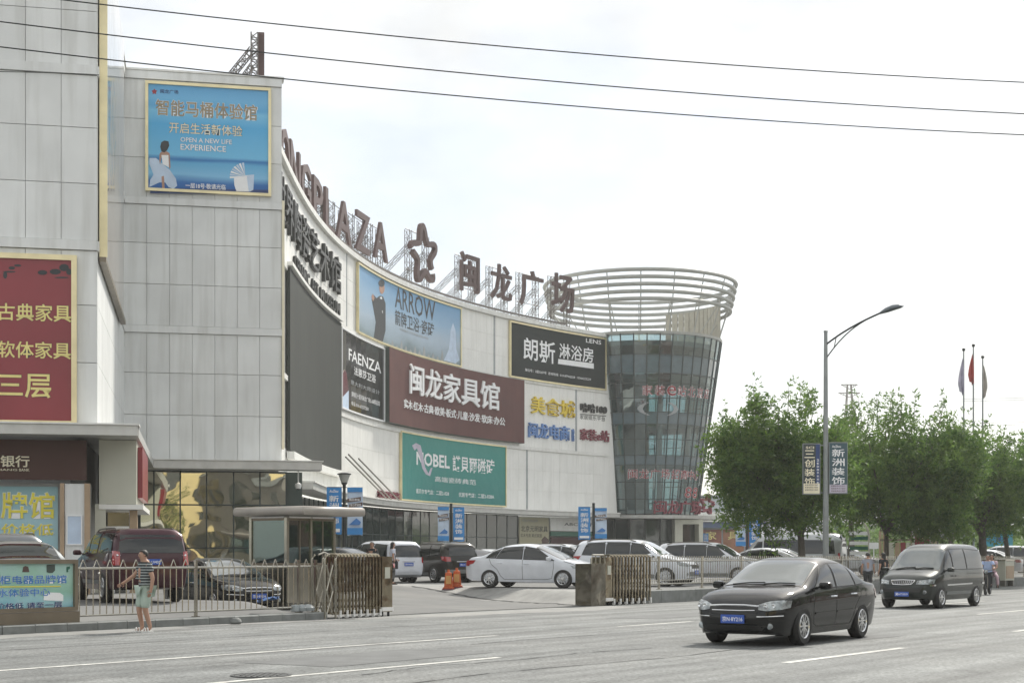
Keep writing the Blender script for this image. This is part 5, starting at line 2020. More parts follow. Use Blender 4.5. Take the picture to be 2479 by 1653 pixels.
MPV = dict(SUV)
MPV.update(
    L=4.80, W=1.82, xf=1.48, xr=-1.38, r=.33, tum=.20, nr=9,
    top=[(-2.4, .8), (-2.38, 1.15), (-2.3, 1.5), (-2.15, 1.69), (-1.8, 1.76), (-.6, 1.80), (.2, 1.78), (.6, 1.66), (1.1, 1.36), (1.5, 1.10), (1.75, 1.0), (2.1, .9), (2.28, .78), (2.37, .65), (2.4, .5)],
    belt=[(-2.4, .76), (-2.2, 1.05), (-1, 1.04), (0, 1.02), (1.2, .98), (1.7, .9), (2.1, .78), (2.3, .66), (2.4, .48)],
    bot=[(-2.4, .5), (-2.3, .32), (-2, .25), (1.6, .22), (2.2, .25), (2.36, .32), (2.4, .44)],
    nsec=[(-2.4, 4), (-1.9, 5), (.5, 5), (1.2, 4), (1.6, 3), (2.4, 2.6)],
    screens=[('windshield', 1.48, .58, .84, .74)],
    windows=[([(.22, 1.09), (1.2, 1.06)], [(.22, 1.63), (.56, 1.58)]), ([(-.80, 1.11), (.14, 1.09)], [(-.80, 1.66), (.14, 1.64)]), ([(-2.0, 1.14), (-.89, 1.115)], [(-1.86, 1.60), (-.89, 1.66)])],
    seams=[[(1.2, 1.02), (1.22, .75), (1.1, .36)], [(.18, 1.06), (.17, .34)], [(-.85, 1.07), (-.86, .34)]],
    handles=[(.34, .92), (-.02, .92)], mirror=(1.06, 1.04), wiper=1.5, rails=None, mouldings=[],
    ends=[([(-.44, .62), (.44, .62)], [(-.46, .74), (.46, .74)], 'car_trim', 'grille', 1, .008), ([(-.70, 1.10), (.70, 1.10)], [(-.64, 1.58), (.64, 1.58)], 'car_glass', 'rear_window', -1, .012)],
    tail=[([(.66, .86), (.84, .86)], [(.66, 1.10), (.84, 1.10)])], tail_side=[([(-2.33, .88), (-2.16, .9)], [(-2.30, 1.10), (-2.06, 1.10)])],
    bars=[([(-.3, .93), (.3, .93)], .02, 'chrome', 'tailgate_strip', -1)], spoiler=[(-2.24, -2.02)], plates=[(.52, 0, 1, '京F·9A062'), (.80, 0, -1, '京F·9A062')])
MPV.pop('rails')
make_car('mpv', MPV)

BIG = dict(SUV)
BIG.update(
    L=5.2, W=2.0, xf=1.62, xr=-1.42, r=.39, tum=.20, nf=6, nr=12, spokes=6,
    top=[(-2.6, .9), (-2.58, 1.2), (-2.46, 1.6), (-2.36, 1.78), (-2.1, 1.85), (-.6, 1.88), (.3, 1.85), (.65, 1.72), (1.05, 1.42), (1.35, 1.24), (1.6, 1.20), (2.2, 1.14), (2.45, 1.02), (2.56, .86), (2.6, .62)],
    belt=[(-2.6, .86), (-2.45, 1.2), (0, 1.17), (1.2, 1.14), (1.7, 1.08), (2.3, .98), (2.5, .82), (2.6, .58)],
    bot=[(-2.6, .56), (-2.54, .4), (-2.2, .34), (1.7, .32), (2.4, .34), (2.56, .4), (2.6, .52)],
    nsec=[(-2.6, 5), (-2.1, 6), (.5, 5.5), (1.1, 4.5), (1.6, 3.4), (2.6, 3)],
    screens=[('windshield', 1.34, .66, .86, .76)],
    windows=[([(.30, 1.24), (1.12, 1.22)], [(.30, 1.72), (.64, 1.66)]), ([(-.72, 1.25), (.20, 1.24)], [(-.72, 1.74), (.20, 1.73)]), ([(-2.28, 1.27), (-1.10, 1.255)], [(-2.20, 1.72), (-1.10, 1.745)])],
    seams=[[(1.16, 1.18), (1.18, .8), (1.05, .5)], [(.25, 1.2), (.24, .46)], [(-.78, 1.2), (-.80, .6), (-.9, .46)]],
    handles=[(.4, 1.06), (-.6, 1.07)], mirror=(1.0, 1.2), wiper=1.36, rails=(-2.0, .4, .72), mouldings=[([(1.1, .52), (-.95, .52)], .1, 'clad_grey')],
    tail=[([(.78, .95), (.93, .95)], [(.78, 1.28), (.93, 1.30)])], tail_side=[([(-2.54, .95), (-2.44, .95)], [(-2.5, 1.3), (-2.4, 1.3)])],
    ends=[([(-.5, .80), (.5, .80)], [(-.5, 1.0), (.5, 1.0)], 'chrome', 'grille', 1, .008), ([(-.82, 1.25), (.82, 1.25)], [(-.74, 1.70), (.74, 1.70)], 'car_glass', 'rear_window', -1, .014)],
    bars=[([(-.86, 1.19), (.86, 1.19)], .03, 'chrome', 'tailgate_strip', -1)], spoiler=[(-2.56, -2.28)], plates=[(.60, 0, 1, '京A·LV420'), (1.03, 0, -1, '京A·LV420')])
make_car('big_suv', BIG)

MB_ = dict(VAN)
MB_.update(L=5.9, W=1.95, xf=1.9, xr=-1.7, tum=.16, nr=12,
           top=[(-2.95, .8), (-2.94, 1.6), (-2.9, 2.1), (-2.75, 2.28), (-1.6, 2.34), (.8, 2.34), (1.35, 2.24), (1.75, 1.9), (2.2, 1.4), (2.5, 1.15), (2.75, 1.02), (2.88, .85), (2.95, .55)],
           belt=[(-2.95, .78), (-2.8, 1.15), (0, 1.15), (1.7, 1.12), (2.3, 1.0), (2.7, .85), (2.95, .5)],
           bot=[(-2.95, .5), (-2.88, .35), (2.6, .28), (2.9, .35), (2.95, .48)],
           nsec=[(-2.95, 5), (-2.4, 6), (1.2, 5.5), (2, 4), (2.95, 2.6)],
           screens=[('windshield', 2.28, 1.5, .88, .78), ('rear_window', -2.92, -2.82, .7, .66)],
           windows=[([(1.25, 1.25), (1.95, 1.23)], [(1.25, 1.9), (1.45, 1.86)]), ([(-.2, 1.26), (1.12, 1.25)], [(-.2, 1.98), (1.12, 1.96)]), ([(-2.6, 1.28), (-.3, 1.26)], [(-2.5, 1.94), (-.3, 1.98)])],
           seams=[[(2.0, 1.1), (1.95, .4)], [(1.18, 1.15), (1.18, .4)]], handles=[(1.3, 1.0)], mirror=(1.95, 1.2), wiper=2.3,
           mouldings=[], head_side=[([(2.5, .8), (2.75, .78)], [(2.45, .95), (2.7, .93)])], tail_side=[([(-2.9, .9), (-2.78, .9)], [(-2.88, 1.3), (-2.78, 1.3)])])
make_car('minibus', MB_)

G_ = 'cars parked in the mall car park'
put_car('sedan', 'black_sedan', 'glossy black sedan driving on the road with chrome grille bar and blue plate', 'car', 5.23, 28.35, 216.6 - 2.5, 'paint_black', scale=1.02, zscale=1.055)
put_car('van', 'dark_van', 'dark grey-green passenger van following on the road behind the black sedan', 'van', 13.1, 47.0, 216.6, 'paint_green')
put_car('compact', 'white_sedan', 'white sedan with ten-spoke wheels side-on in the gateway', 'car', .78, 55.0, 113, 'paint_white', G_, 1.045)
put_car('crossover', 'white_suv', 'white crossover parked behind the folded steel gate beside the white sedan', 'car', 4.75, 57.6, 113, 'paint_white', G_, 1.04)
put_car('crossover', 'two_tone_suv', 'white and grey crossover parked beyond the steel fence, nearest the black sedan roof', 'car', 8.25, 62.5, 113, 'paint_white_b', G_, 1.0)
put_car('mpv', 'white_people_carrier', 'white people carrier seen from behind next to the woman with the bag', 'car', -5.75, 65.3, -36, 'paint_white', G_)
put_car('crossover', 'dark_suv', 'dark brown crossover seen from behind between white carrier and black saloon', 'car', -3.35, 66.2, -34, 'paint_brown', G_, 1.02)
put_car('sedan', 'black_saloon', 'black saloon tail partly hidden behind the white sedan', 'car', -2.15, 68.8, -34, 'paint_black', G_)
put_car('sedan', 'black_saloon', 'black saloon behind the left folded gate with sunlit roof', 'car', -6.75, 56.3, -64, 'paint_black', G_)
put_car('big_suv', 'maroon_suv', 'large maroon off-roader seen from behind above the left fence', 'car', -9.9, 38.9, -27, 'paint_maroon', G_, .985)
put_car('sedan', 'silver_sedan', 'silver sedan with bright rear window behind the advertising box', 'car', -11.9, 36.3, -27, 'paint_silver', G_, 1.02)
put_car('sedan', 'black_parked_sedan', 'black sedan facing the road with chrome grille behind the left fence', 'car', -8.2, 42.4, 144, 'paint_black', G_)
put_car('crossover', 'grey_suv', 'grey crossover roof with rails behind the silver sedan', 'car', -14.0, 41.2, -27, 'paint_grey', G_, 1.03)
put_car('sedan', 'white_far_sedan', 'white sedan roof just left of the white sedan in the gateway', 'car', -.9, 73.5, 120, 'paint_white_b', G_)
put_car('crossover', 'white_far_suv', 'white crossover tail directly behind the bonnet of the gateway sedan', 'car', 2.4, 66.3, 113, 'paint_white', G_, .98)
put_car('compact', 'silver_far_car', 'low silver car roof right of the two-tone crossover', 'car', 12.0, 70.5, 112, 'paint_silver', G_)
put_car('compact', 'white_far_car', 'low white car roof in front of the silver minibus', 'car', 13.3, 74.5, 112, 'paint_white_b', G_)
put_car('minibus', 'silver_minibus', 'silver high-roof minibus behind the nearest tree trunk', 'minibus', 14.7, 80.0, -66, 'paint_silver', G_)
put_car('compact', 'white_car_by_tree', 'white hatch behind the rightmost thin tree trunks', 'car', 27.6, 88.5, -60, 'paint_white', G_)
put_car('mpv', 'white_van_far', 'white people carrier at the picture edge beneath the teal canopy', 'car', 31.5, 97, -62, 'paint_white_b', G_)
put_car('crossover', 'white_car_middle', 'white car nose behind the green notice frames', 'car', 18.9, 86, 112, 'paint_white', G_)
put_car('compact', 'blue_far_car', 'small blue car by the distant lamp post banners', 'car', -3.3, 92, 110, paint('paint_blue', (.06, .16, .42)).name, G_)
# ------------------------------------------------------------------ kerbs and fences
def shared(name, mb, m):
    me = bpy.data.meshes.new(name)
    me.from_pydata(mb.v, [], mb.f)
    me.materials.append(M[m])
    return me


KB = {}


def kerb_run(name, label, s0, s1, ln, dep, h):
    root = empty(name, RP((s0 + s1) / 2, 0, 0), label, 'kerb')
    n = int(round((s1 - s0) / ln))
    k = (ln, dep, h)
    for i in range(n):
        if k not in KB:
            b = .02
            g = MB()
            w, d = ln - .012, dep
            lo = [(0, 0, 0), (w, 0, 0), (w, d, 0), (0, d, 0)]
            up = [(0, 0, h - b), (w, 0, h - b), (w, d, h - b), (0, d, h - b)]
            tp = [(b, b, h), (w - b, b, h), (w - b, d, h), (b, d, h)]
            g.add(lo + up + tp, [(0, 1, 5, 4), (1, 2, 6, 5), (3, 0, 4, 7), (4, 5, 9, 8), (5, 6, 10, 9), (7, 4, 8, 11), (8, 9, 10, 11)])
            KB[k] = shared('kerbstone', g, 'kerb')
        o = link('kerbstone', KB[k], root, RP(s0 + i * ln, rng.uniform(0, .012), -rng.uniform(0, .008)), ROADZ + rng.normal(0, .004))
    return root


kerb_run('kerb', 'grey stone kerb along the road below the left fence', -14, 9.2, .78, .36, .178)
kerb_run('kerb', 'dark stone plinth kerb below the right fence', 24.4, 70, 1.15, .40, .43)


def fence_run(label, s0, s1, q, zb, z_lo, z_hi, z_sp, step, posts, spike_every, spk_w, mname='steel', rails=2):
    root = empty('fence', RP((s0 + s1) / 2, q, zb), label, 'fence')
    for z, r in ((z_hi, .026), (z_lo, .024)):
        MB().tube([RP(s0, q, z), RP(s1, q, z)], r, 8).build('rail', mname, root, smooth=True)
    if rails == 3:
        MB().tube([RP(s0, q, z_lo + .12), RP(s1, q, z_lo + .12)], .016, 6).build('rail', mname, root, smooth=True)
    bar = MB().tube([(0, 0, 0), (0, 0, z_hi - z_lo - .04)], .0125, 6)
    barm = shared('bar', bar, mname)
    spk = MB()
    h = z_sp - z_hi
    for a, b in (((-spk_w, 0, 0), (0, 0, h)), ((0, 0, h), (spk_w, 0, 0))):
        spk.tube([a, b], .012, 5)
    spkm = shared('spike', spk, mname)
    pm = shared('post', MB().box((0, 0, (z_hi + .14 - zb) / 2), (.06, .06, z_hi + .14 - zb)).box((0, 0, z_hi + .15 - zb), (.075, .075, .03)).box((0, 0, .01), (.14, .14, .02)), mname)
    for s in posts:
        link('post', pm, root, RP(s, q, zb), ROADZ)
    n = int((s1 - s0) / step)
    for i in range(n):
        s = s0 + (i + .5) * step
        if min(abs(s - p) for p in posts) < .06:
            continue
        link('bar', barm, root, RP(s, q, z_lo + .02), ROADZ)
        if i % spike_every == 0:
            link('spike', spkm, root, RP(s + step * .5 * (spike_every > 1), q, z_hi + .01), ROADZ)
    return root


QF = .46
s_sign, s_p1, s_p2, s_p3 = s_at(QF, 184), s_at(QF, 474), s_at(QF, 723), s_at(QF, 764)
fence_run('stainless steel fence with zigzag spikes left of the gateway', s_sign, s_p3, QF, .17, .30, 1.31, 1.485, .178, [s_p1, s_p2, s_p3], 2, .085)
psr = [s_at(QF, u) for u in (1595, 1699, 1795)]
st_ = psr[1] - psr[0]
while psr[-1] < 66:
    psr.append(psr[-1] + st_)
fence_run('stainless steel fence on a stone plinth right of the gateway', s_at(QF, 1563), 66, QF, .43, .62, 1.40, 1.56, .168, psr, 1, .05, rails=3)
# dropped rag behind the left fence
rag = MB()
rp = P(650, 1440, 36.6)
vs = []
for i in range(6):
    for j in range(5):
        vs.append((rp.x + i * .10 - .3, rp.y + j * .10, .42 + .10 * math.sin(i * 1.3 + j) ** 2 + .02 * i))
rag.add(vs, [(i * 5 + j, (i + 1) * 5 + j, (i + 1) * 5 + j + 1, i * 5 + j + 1) for i in range(5) for j in range(4)])
tag(rag.build('blue_sheet', mat('blue_cloth', (.05, .12, .30), .8), smooth=True), 'crumpled blue sheet on the ground behind the left fence', 'sheet')
pb = MB()
c_ = RP(s_at(.3, 748), .34, .18)
for k in range(3):
    pb.lathe([(0, 0), (.16 - .02 * k, .02), (.18 - .03 * k, .1), (.1, .17), (0, .19)], 8, (c_.x - .14 * k, c_.y - .1 * k, .19 - .002 * k))
tag(pb.build('plastic_bag', mat('bag', (.30, .33, .34), .35), smooth=True), 'grey plastic bag on the kerb at the left gate foot', 'bag')

# advertising box at the picture's left edge
q0 = .40
fA = plane((RP(0, q0).x, RP(0, q0).y), RX)
s1 = s_at(q0, 182)


def pxA(u, v):
    s = s_at(q0, u)
    return s, zv(v, RP(s, q0).y)


grad_mat('poster_kitchen', .3, 1.45, [(0, (.16, .42, .52)), (.35, (.34, .56, .60)), (.55, (.28, .50, .40)), (.75, (.34, .55, .45)), (1, (.42, .60, .58))], noise=.7, nsc=(1.5, 1.5, 1.5), rough=.2)
b = Board('advertising_box', 'brown-framed light box with pale blue kitchen advert standing at the kerb', 'sign', fA, pxA, s1 - 4.4, s1, .42, 1.50, 'poster_kitchen', frame='bronze', fw=.085, base=-.05, dep=.16)
MB().rect(fA, s1 - 4.4, s1 + .02, .17, .41, -.08, .13).build('plinth', 'bronze', b.root)
b.text('品牌橱柜电器品牌馆', -90, 158, 1392, 1413, 'print_blue', .02, halo=('print_white', .035))
b.text('品牌净水体验中心', -90, 118, 1424, 1444, 'print_blue', .015, halo=('print_white', .03))
b.text('品种全 价格低 请至一层', -90, 147, 1458, 1473, 'print_navy', .016, halo=('print_white', .03))
b.shape('hood_picture', [(51, 1384), (53, 1372), (58, 1369), (65, 1371), (68, 1384)], 'print_umber')
b.shape('oven_picture', [(110, 1384), (110, 1366), (130, 1366), (130, 1380), (124, 1386), (116, 1386)], 'sign_side')
b.shape('sink_picture', [(102, 1452), (104, 1438), (120, 1433), (142, 1434), (150, 1440), (150, 1454)], 'print_white')
b.shape('yellow_band', [(-100, 1419), (144, 1417), (144, 1419.5), (-100, 1422)], 'print_yellow')
b.shape('tap_picture', [(158, 1384), (158, 1372), (166, 1370), (166, 1376), (162, 1378), (162, 1384)], 'green_band')

# ------------------------------------------------------------------ folding gates
mat('steel_post', (.22, .205, .17), .2, metal=.95, var=.15, scale=3, wav=.25, wscale=1.6)
def gate(label, u_slat0, u_slat1, n, end_u, post_u, h, scissor_u=None):
    q = .22
    sa, sb = s_at(q, u_slat0), s_at(q, u_slat1)
    root = empty('folding_gate', RP((sa + sb) / 2, q, 0), label, 'gate')
    w = (sb - sa) / n
    g = MB()
    hw = w * .23
    # one folded leaf: two upright tubes, rounded top bow, feet
    for sy in (-.23, .23):
        g.box((0, sy, h * .5 + .03), (hw * 1.5, .055, h - .14))
    prof = [(-.23, h - .06), (-.20, h - .01), (-.1, h + .02), (.1, h + .02), (.20, h - .01), (.23, h - .06)]
    g.tube([(0, y, z) for y, z in prof], .028, 6)
    g.box((0, 0, .12), (hw * 1.2, .40, .05))
    me = shared('leaf', g, 'steel_brown')
    ft = shared('foot', MB().box((0, -.27, .14), (hw * 1.5, .05, .13)).lathe([(0, -.03), (.05, -.03), (.05, .03), (0, .03)], 10, (0, -.25, .05), axis='x'), 'white_paint')
    for i in range(n):
        s = sa + (i + .5) * w
        link('leaf', me, root, RP(s, q, 0), ROADZ)
        if i % 2 == 0:
            link('foot', ft, root, RP(s, q, 0), ROADZ)
    x = MB()
    for i in range(n - 1):
        a, b_ = sa + (i + .5) * w, sa + (i + 1.5) * w
        for z in (.25, .65, 1.05):
            x.tube([RP(a, q, z), RP(b_, q, z + .38)], .012, 4)
            x.tube([RP(a, q + .05, z + .38), RP(b_, q + .05, z)], .012, 4)
    x.build('cross_brace', 'steel_dark', root)
    e0, e1 = sorted((s_at(q, end_u[0]), s_at(q, end_u[1])))
    fG = plane((RP(0, q).x, RP(0, q).y), RX)
    m = MB().rect(fG, e0, e1, .12, h - .04, -.26, .27)
    m.build('end_housing', 'steel_brown', root)
    em = (e0 + e1) / 2
    m = MB().rect(fG, em - .10, em + .10, h * .62, h * .80, .275, .285)
    m.build('control_plate', 'beige', root)
    MB().rect(fG, e0 - .02, e1 + .02, .14, .24, -.28, .30).build('end_skirt', 'white_paint', root)
    wl = MB()
    for s in (e0 + .08, e1 - .08):
        c = RP(s, q - .2, .06)
        wl.lathe([(0, -.03), (.06, -.03), (.06, .03), (0, .03)], 12, c, axis='x')
    wl.build('castor', 'rubber', root)
    if post_u:
        p0, p1 = s_at(q, post_u[0]), s_at(q, post_u[1])
        MB().rect(fG, p0, p1, 0, h - .25, -.3, .30).build('guide_post', 'steel_post', root)
        b = MB()
        b.tube([RP(p0 + .03, q - .28, h - .26), RP(p0 + .03, q - .28, h - .1), RP(p0 + .1, q - .28, h + .02), RP(p1 - .1, q - .28, h + .02), RP(p1 - .03, q - .28, h - .1), RP(p1 - .03, q - .28, h - .26)], .03, 8)
        for t in (.35, .65):
            b.tube([RP(p0 + (p1 - p0) * t, q - .28, h - .26), RP(p0 + (p1 - p0) * t, q - .28, h + .02)], .022, 6)
        b.build('post_bow', 'steel', root, smooth=True)
    if scissor_u:
        a, b_ = s_at(q, scissor_u[0]), s_at(q, scissor_u[1])
        m = MB()
        for s in (a, b_):
            for sy in (-.22, .22):
                m.tube([RP(s, q + sy, 0), RP(s, q + sy, h - .1), RP(s + .1, q + sy, h)], .03, 6)
        m.build('guide_frame', 'steel', root)
        m = MB()
        for z0, z1 in ((.1, .7), (.7, .1), (.7, 1.35), (1.35, .7)):
            m.tube([RP(a + .08, q - .2, z0), RP(b_ - .08, q - .2, z1)], .022, 5)
            m.tube([RP(a + .08, q + .15, z0), RP(b_ - .08, q + .15, z1)], .018, 5)
        m.tube([RP(a, q, h), RP((a + b_) / 2, q, h + .06), RP(b_, q, h)], .03, 6)
        m.build('scissor_arm', 'steel', root)
    return root


gate('stainless folding gate bunched at the left side of the gateway', 801, 906, 13, (906, 931), None, 1.60, (771, 797))
gate('stainless folding gate bunched at the right side with a tall guide post', 1466, 1562, 13, (1449, 1465), (1412, 1447), 1.58)

# ------------------------------------------------------------------ guard booth
wc = P(694, 1344, 43.4)
wc = Vector((wc.x, wc.y, 0))
zb_ = .2
booth = empty('guard_booth', wc, 'steel guard booth with big windows and a rounded overhanging roof by the left gate', 'booth')
bx = lambda x, y, d=0: (wc.x + RX[0] * x + RN[0] * y, wc.y + RX[1] * x + RN[1] * y)
La, Lb = 2.05, 1.55
ZT = 2.72


def booth_box(g, x0, x1, y0, y1, z0, z1, mi=0):
    pts = [(*bx(x, y), z) for z in (z0, z1) for x, y in ((x0, y0), (x1, y0), (x1, y1), (x0, y1))]
    return g.hexa(pts, mi)


for x0, x1, y0, y1 in ((0, .1, 0, .1), (La - .1, La, 0, .1), (0, .1, Lb - .1, Lb), (La - .1, La, Lb - .1, Lb), (.98, 1.06, 0, .08)):
    booth_box(MB(), x0, x1, y0, y1, zb_, ZT).build('corner_post', 'steel', booth)
g = MB()
booth_box(g, .02, La - .02, .02, .07, zb_, 1.30)
booth_box(g, .02, .07, .10, Lb - .1, zb_, 1.30)
booth_box(g, La - .07, La - .02, .10, Lb - .1, zb_, 1.30)
booth_box(g, .10, La - .1, Lb - .07, Lb - .02, zb_, 1.30)
g.build('base_panel', 'steel', booth)
for x0, x1, y0, y1 in ((.10, .98, .035, .05), (1.06, La - .1, .035, .05), (.035, .05, .10, Lb - .1), (La - .05, La - .035, .10, Lb - .1), (.1, La - .1, Lb - .05, Lb - .035)):
    booth_box(MB(), x0, x1, y0, y1, 1.32, ZT - .1).build('window', 'glass_booth', booth)
g = MB()
for z in (1.30, ZT - .12):
    booth_box(g, .10, .97, .02, .075, z, z + .07)
    booth_box(g, 1.07, La - .1, .021, .076, z, z + .07)
    booth_box(g, .02, .075, .10, Lb - .1, z, z + .07)
booth_box(g, 1.5, 1.54, .02, .07, 1.3, ZT - .05)
booth_box(g, .55, .58, .02, .06, 1.3, ZT - .05)
g.build('window_frame', 'bronze', booth)
booth_box(MB(), .0, La, .0, Lb, ZT - .05, ZT).build('ceiling', 'white_paint', booth)
booth_box(MB(), .0, La, .0, Lb, zb_ - .1, zb_ + .02).build('floor_plate', 'steel_dark', booth)
# roof slab with a rounded nose
vs, fs = [], []
ox0, ox1, oy0, oy1 = -.2, La + .25, -.88, Lb + .38
pr = [(0, .0), (-.02, .02), (-.04, .08), (-.04, .20), (-.02, .27), (.03, .30)]
cor = [(ox0, oy0), (ox1, oy0), (ox1, oy1), (ox0, oy1)]
for d, z in pr:
    for i, (x, y) in enumerate(cor):
        sx = -1 if i in (0, 3) else 1
        sy = -1 if i in (0, 1) else 1
        vs.append((*bx(x - sx * d * 1.0, y - sy * d), ZT + .02 + z * .85))
for k in range(len(pr) - 1):
    for i in range(4):
        j = (i + 1) % 4
        fs.append((k * 4 + i, k * 4 + j, (k + 1) * 4 + j, (k + 1) * 4 + i))
fs += [(3, 2, 1, 0), tuple(len(vs) - 4 + i for i in range(4))]
MB().add(vs, fs).build('roof', mat('booth_roof', (.36, .33, .30), .35, metal=.4, var=.12, streak=.25), booth, smooth=True, ang=50)
dk = MB()
booth_box(dk, .3, 1.6, .5, 1.2, 1.05, 1.10)
booth_box(dk, .35, .42, .55, 1.15, zb_, 1.05)
booth_box(dk, 1.48, 1.55, .55, 1.15, zb_, 1.05)
dk.build('desk', 'tan', booth)

# ------------------------------------------------------------------ lamp posts with banners in the car park
def banner(root, name, x0, x1, z0, z1, D, kind, th=.02):
    """printed cloth on the plane facing the road entrance"""
    f = plane((0, D), (1, 0))
    nx, nz = 4, 6
    face = {'A': 'banner_blue', 'B': 'banner_pale'}[kind]
    wob = rng.uniform(-.03, .03)
    vs, fs = [], []
    for sd in (0, 1):
        for i in range(nx + 1):
            for j in range(nz + 1):
                x, z = x0 + (x1 - x0) * i / nx, z0 + (z1 - z0) * j / nz
                vs.append((x, D + (th if sd else 0) + .05 * math.sin(i * 1.2 + j * .9 + wob * 60) * (.3 + .7 * (1 - j / nz)), z))
    o = (nx + 1) * (nz + 1)
    for i in range(nx):
        for j in range(nz):
            a = i * (nz + 1) + j
            q = (a, a + nz + 1, a + nz + 2, a + 1)
            fs += [q, tuple(k + o for k in q[::-1])]
    bn = MB().add(vs, fs).build(name, face, root, smooth=True, ang=80)
    w, h = x1 - x0, z1 - z0
    ff = lambda x, y, d: (x, D - .065 - d, y)
    g = MB()
    if kind == 'A':
        for k, ch in enumerate('新洲装饰'):
            g.text(ch, ff, (x0 + x1) / 2, z1 - h * (.25 + .155 * k), w * .66, h * .135, .028)
        g.text('AoZhou', ff, (x0 + x1) / 2, z1 - h * .09, w * .6, h * .06, .02, slant=.3)
        g.build('lettering', 'print_white', bn)
        MB().rect(ff, x0 + w * .1, x1 - w * .1, z0 + h * .05, z0 + h * .12, 0, .004).build('white_strip', 'print_white', bn)
    else:
        MB().rect(ff, x0, x1, z1 - h * .10, z1 - h * .005, 0, .004).build('blue_strip', 'banner_blue', bn)
        MB().poly([(x0, z1 - h * .24), (x1 - w * .1, z1 - h * .20), (x1 - w * .12, z1 - h * .28), (x0 + w * .02, z1 - h * .31)][::-1], ff, 0, .004).build('dark_ribbon', 'print_umber', bn)
        MB().poly([(x0 + w * .15, z1 - h * .35), (x1, z1 - h * .31), (x1 - w * .02, z1 - h * .38), (x0 + w * .1, z1 - h * .42)][::-1], ff, 0, .005).build('dark_ribbon', 'print_umber', bn)
        g.text('精品家装', ff, (x0 + x1) / 2 - w * .03, z1 - h * .257, w * .7, h * .05, .01, d=.006)
        g.text('省心更省钱', ff, (x0 + x1) / 2 + w * .05, z1 - h * .365, w * .7, h * .05, .01, d=.007)
        g.build('lettering', 'print_white', bn)
        MB().poly([(x0 + w * .1, z0 + h * .22), (x0 + w * .6, z0 + h * .36), (x1 - w * .1, z0 + h * .28), (x1 - w * .2, z0 + h * .22)], ff, 0, .004).build('picture', 'print_blue', bn)
        MB().rect(ff, x0, x1, z0 + h * .02, z0 + h * .16, 0, .004).build('blue_strip', 'banner_blue', bn)
    return bn


def lamp_post(label, u, D, vtop, left, right, order, lantern=False, r=.06):
    x = (u - CU) / F * D
    z0 = ground_z(x, D)
    zt = zv(vtop, D)
    root = empty('lamp_post', (x, D, z0), label, 'lamp post', 'lamp posts with paired blue banners')
    if lantern:
        MB().tube([(x, D, z0), (x, D, zt - .62)], [r * 1.2, r * .8], 10).build('pole', 'dark_metal', root, smooth=True)
        MB().lathe([(.05, -.66), (.07, -.6), (.07, -.50), (.11, -.46), (.14, -.40)], 14, (x, D, zt)).build('lamp_base', 'dark_metal', root, smooth=True)
        MB().lathe([(.12, -.42), (.25, -.06), (.25, -.04), (0, -.04)], 14, (x, D, zt)).build('lamp_glass', mat('lamp_glass', (.35, .36, .34), .2), root, smooth=True)
        MB().lathe([(.29, -.06), (.30, -.02), (.12, .03), (0, .04)], 14, (x, D, zt)).build('lamp_cap', 'dark_metal', root, smooth=True)
    else:
        MB().tube([(x, D, z0), (x, D, zt)], [r * 1.2, r], 10).build('pole', 'dark_metal', root, smooth=True)
    for (ua, ub, va, vb), kd in zip((left, right), order):
        xa, xb = (ua - CU) / F * D, (ub - CU) / F * D
        banner(root, 'banner', xa, xb, zv(vb, D), zv(va, D), D, kd)
        g = MB()
        for z in (zv(va, D) - .01, zv(vb, D) + .01):
            g.tube([(x, D, z), (xa if abs(xa - x) > abs(xb - x) else xb, D, z)], .012, 5)
        g.build('banner_arm', 'dark_metal', root)
    return root


lamp_post('lamp post with flared lantern and blue banners behind the guard booth roof', 833.5, 63.5, 1145, (791, 827, 1178, 1293), (841, 878, 1179, 1296), 'AB', True, .075)
lamp_post('plain banner post standing before the shopfronts left of the gateway sedan', 1092, 87, 1218, (1060, 1087, 1226, 1310), (1097, 1124, 1227, 1310), 'BA', r=.085)
lamp_post('plain banner post in front of the red display strip', 1437, 91, 1217, (1400, 1429, 1226, 1306), (1440, 1469, 1229, 1304), 'AB', r=.085)
lamp_post('banner post right of the tower entrance near the tree', 1809, 104, 1246, (1781, 1805, 1250, 1322), (1814, 1839, 1251, 1322), 'BA', r=.075)
lamp_post('smallest banner post, at the foot of the glass tower portal', 1699, 150, 1276, (1685, 1697, 1289, 1311), (1702, 1715, 1290, 1311), 'BA', r=.07)

# ------------------------------------------------------------------ street lamp
sp_ = RP(s_at(.75, 1999), .75, 0)
DL = sp_.y
root = empty('street_lamp', (sp_.x, sp_.y, .42), 'tall grey street lamp with curved arm and two advertising panels', 'street lamp')
zt = zv(804, DL)
MB().tube([(sp_.x, sp_.y, .3), (sp_.x, sp_.y, 1.2), (sp_.x, sp_.y, zt)], [.135, .13, .075], 14).build('pole', 'pole_grey', root, smooth=True)
MB().lathe([(.24, .42), (.24, .46), (.14, .5)], 14, (sp_.x, sp_.y, 0)).lathe([(.09, zt), (.09, zt + .06), (0, zt + .1)], 12, (sp_.x, sp_.y, 0)).build('pole_collar', 'pole_grey', root, smooth=True)


def arm_pt(u, v):
    k = xon((sp_.x, sp_.y), (-RN[0], -RN[1]), u)
    p = (sp_.x - RN[0] * k, sp_.y - RN[1] * k)
    return Vector((p[0], p[1], zv(v, p[1])))


def bez(pts, n=18):
    pts = [Vector(p) for p in pts]
    out = []
    for i in range(n + 1):
        t = i / n
        q = pts[:]
        while len(q) > 1:
            q = [q[k].lerp(q[k + 1], t) for k in range(len(q) - 1)]
        out.append(q[0])
    return out


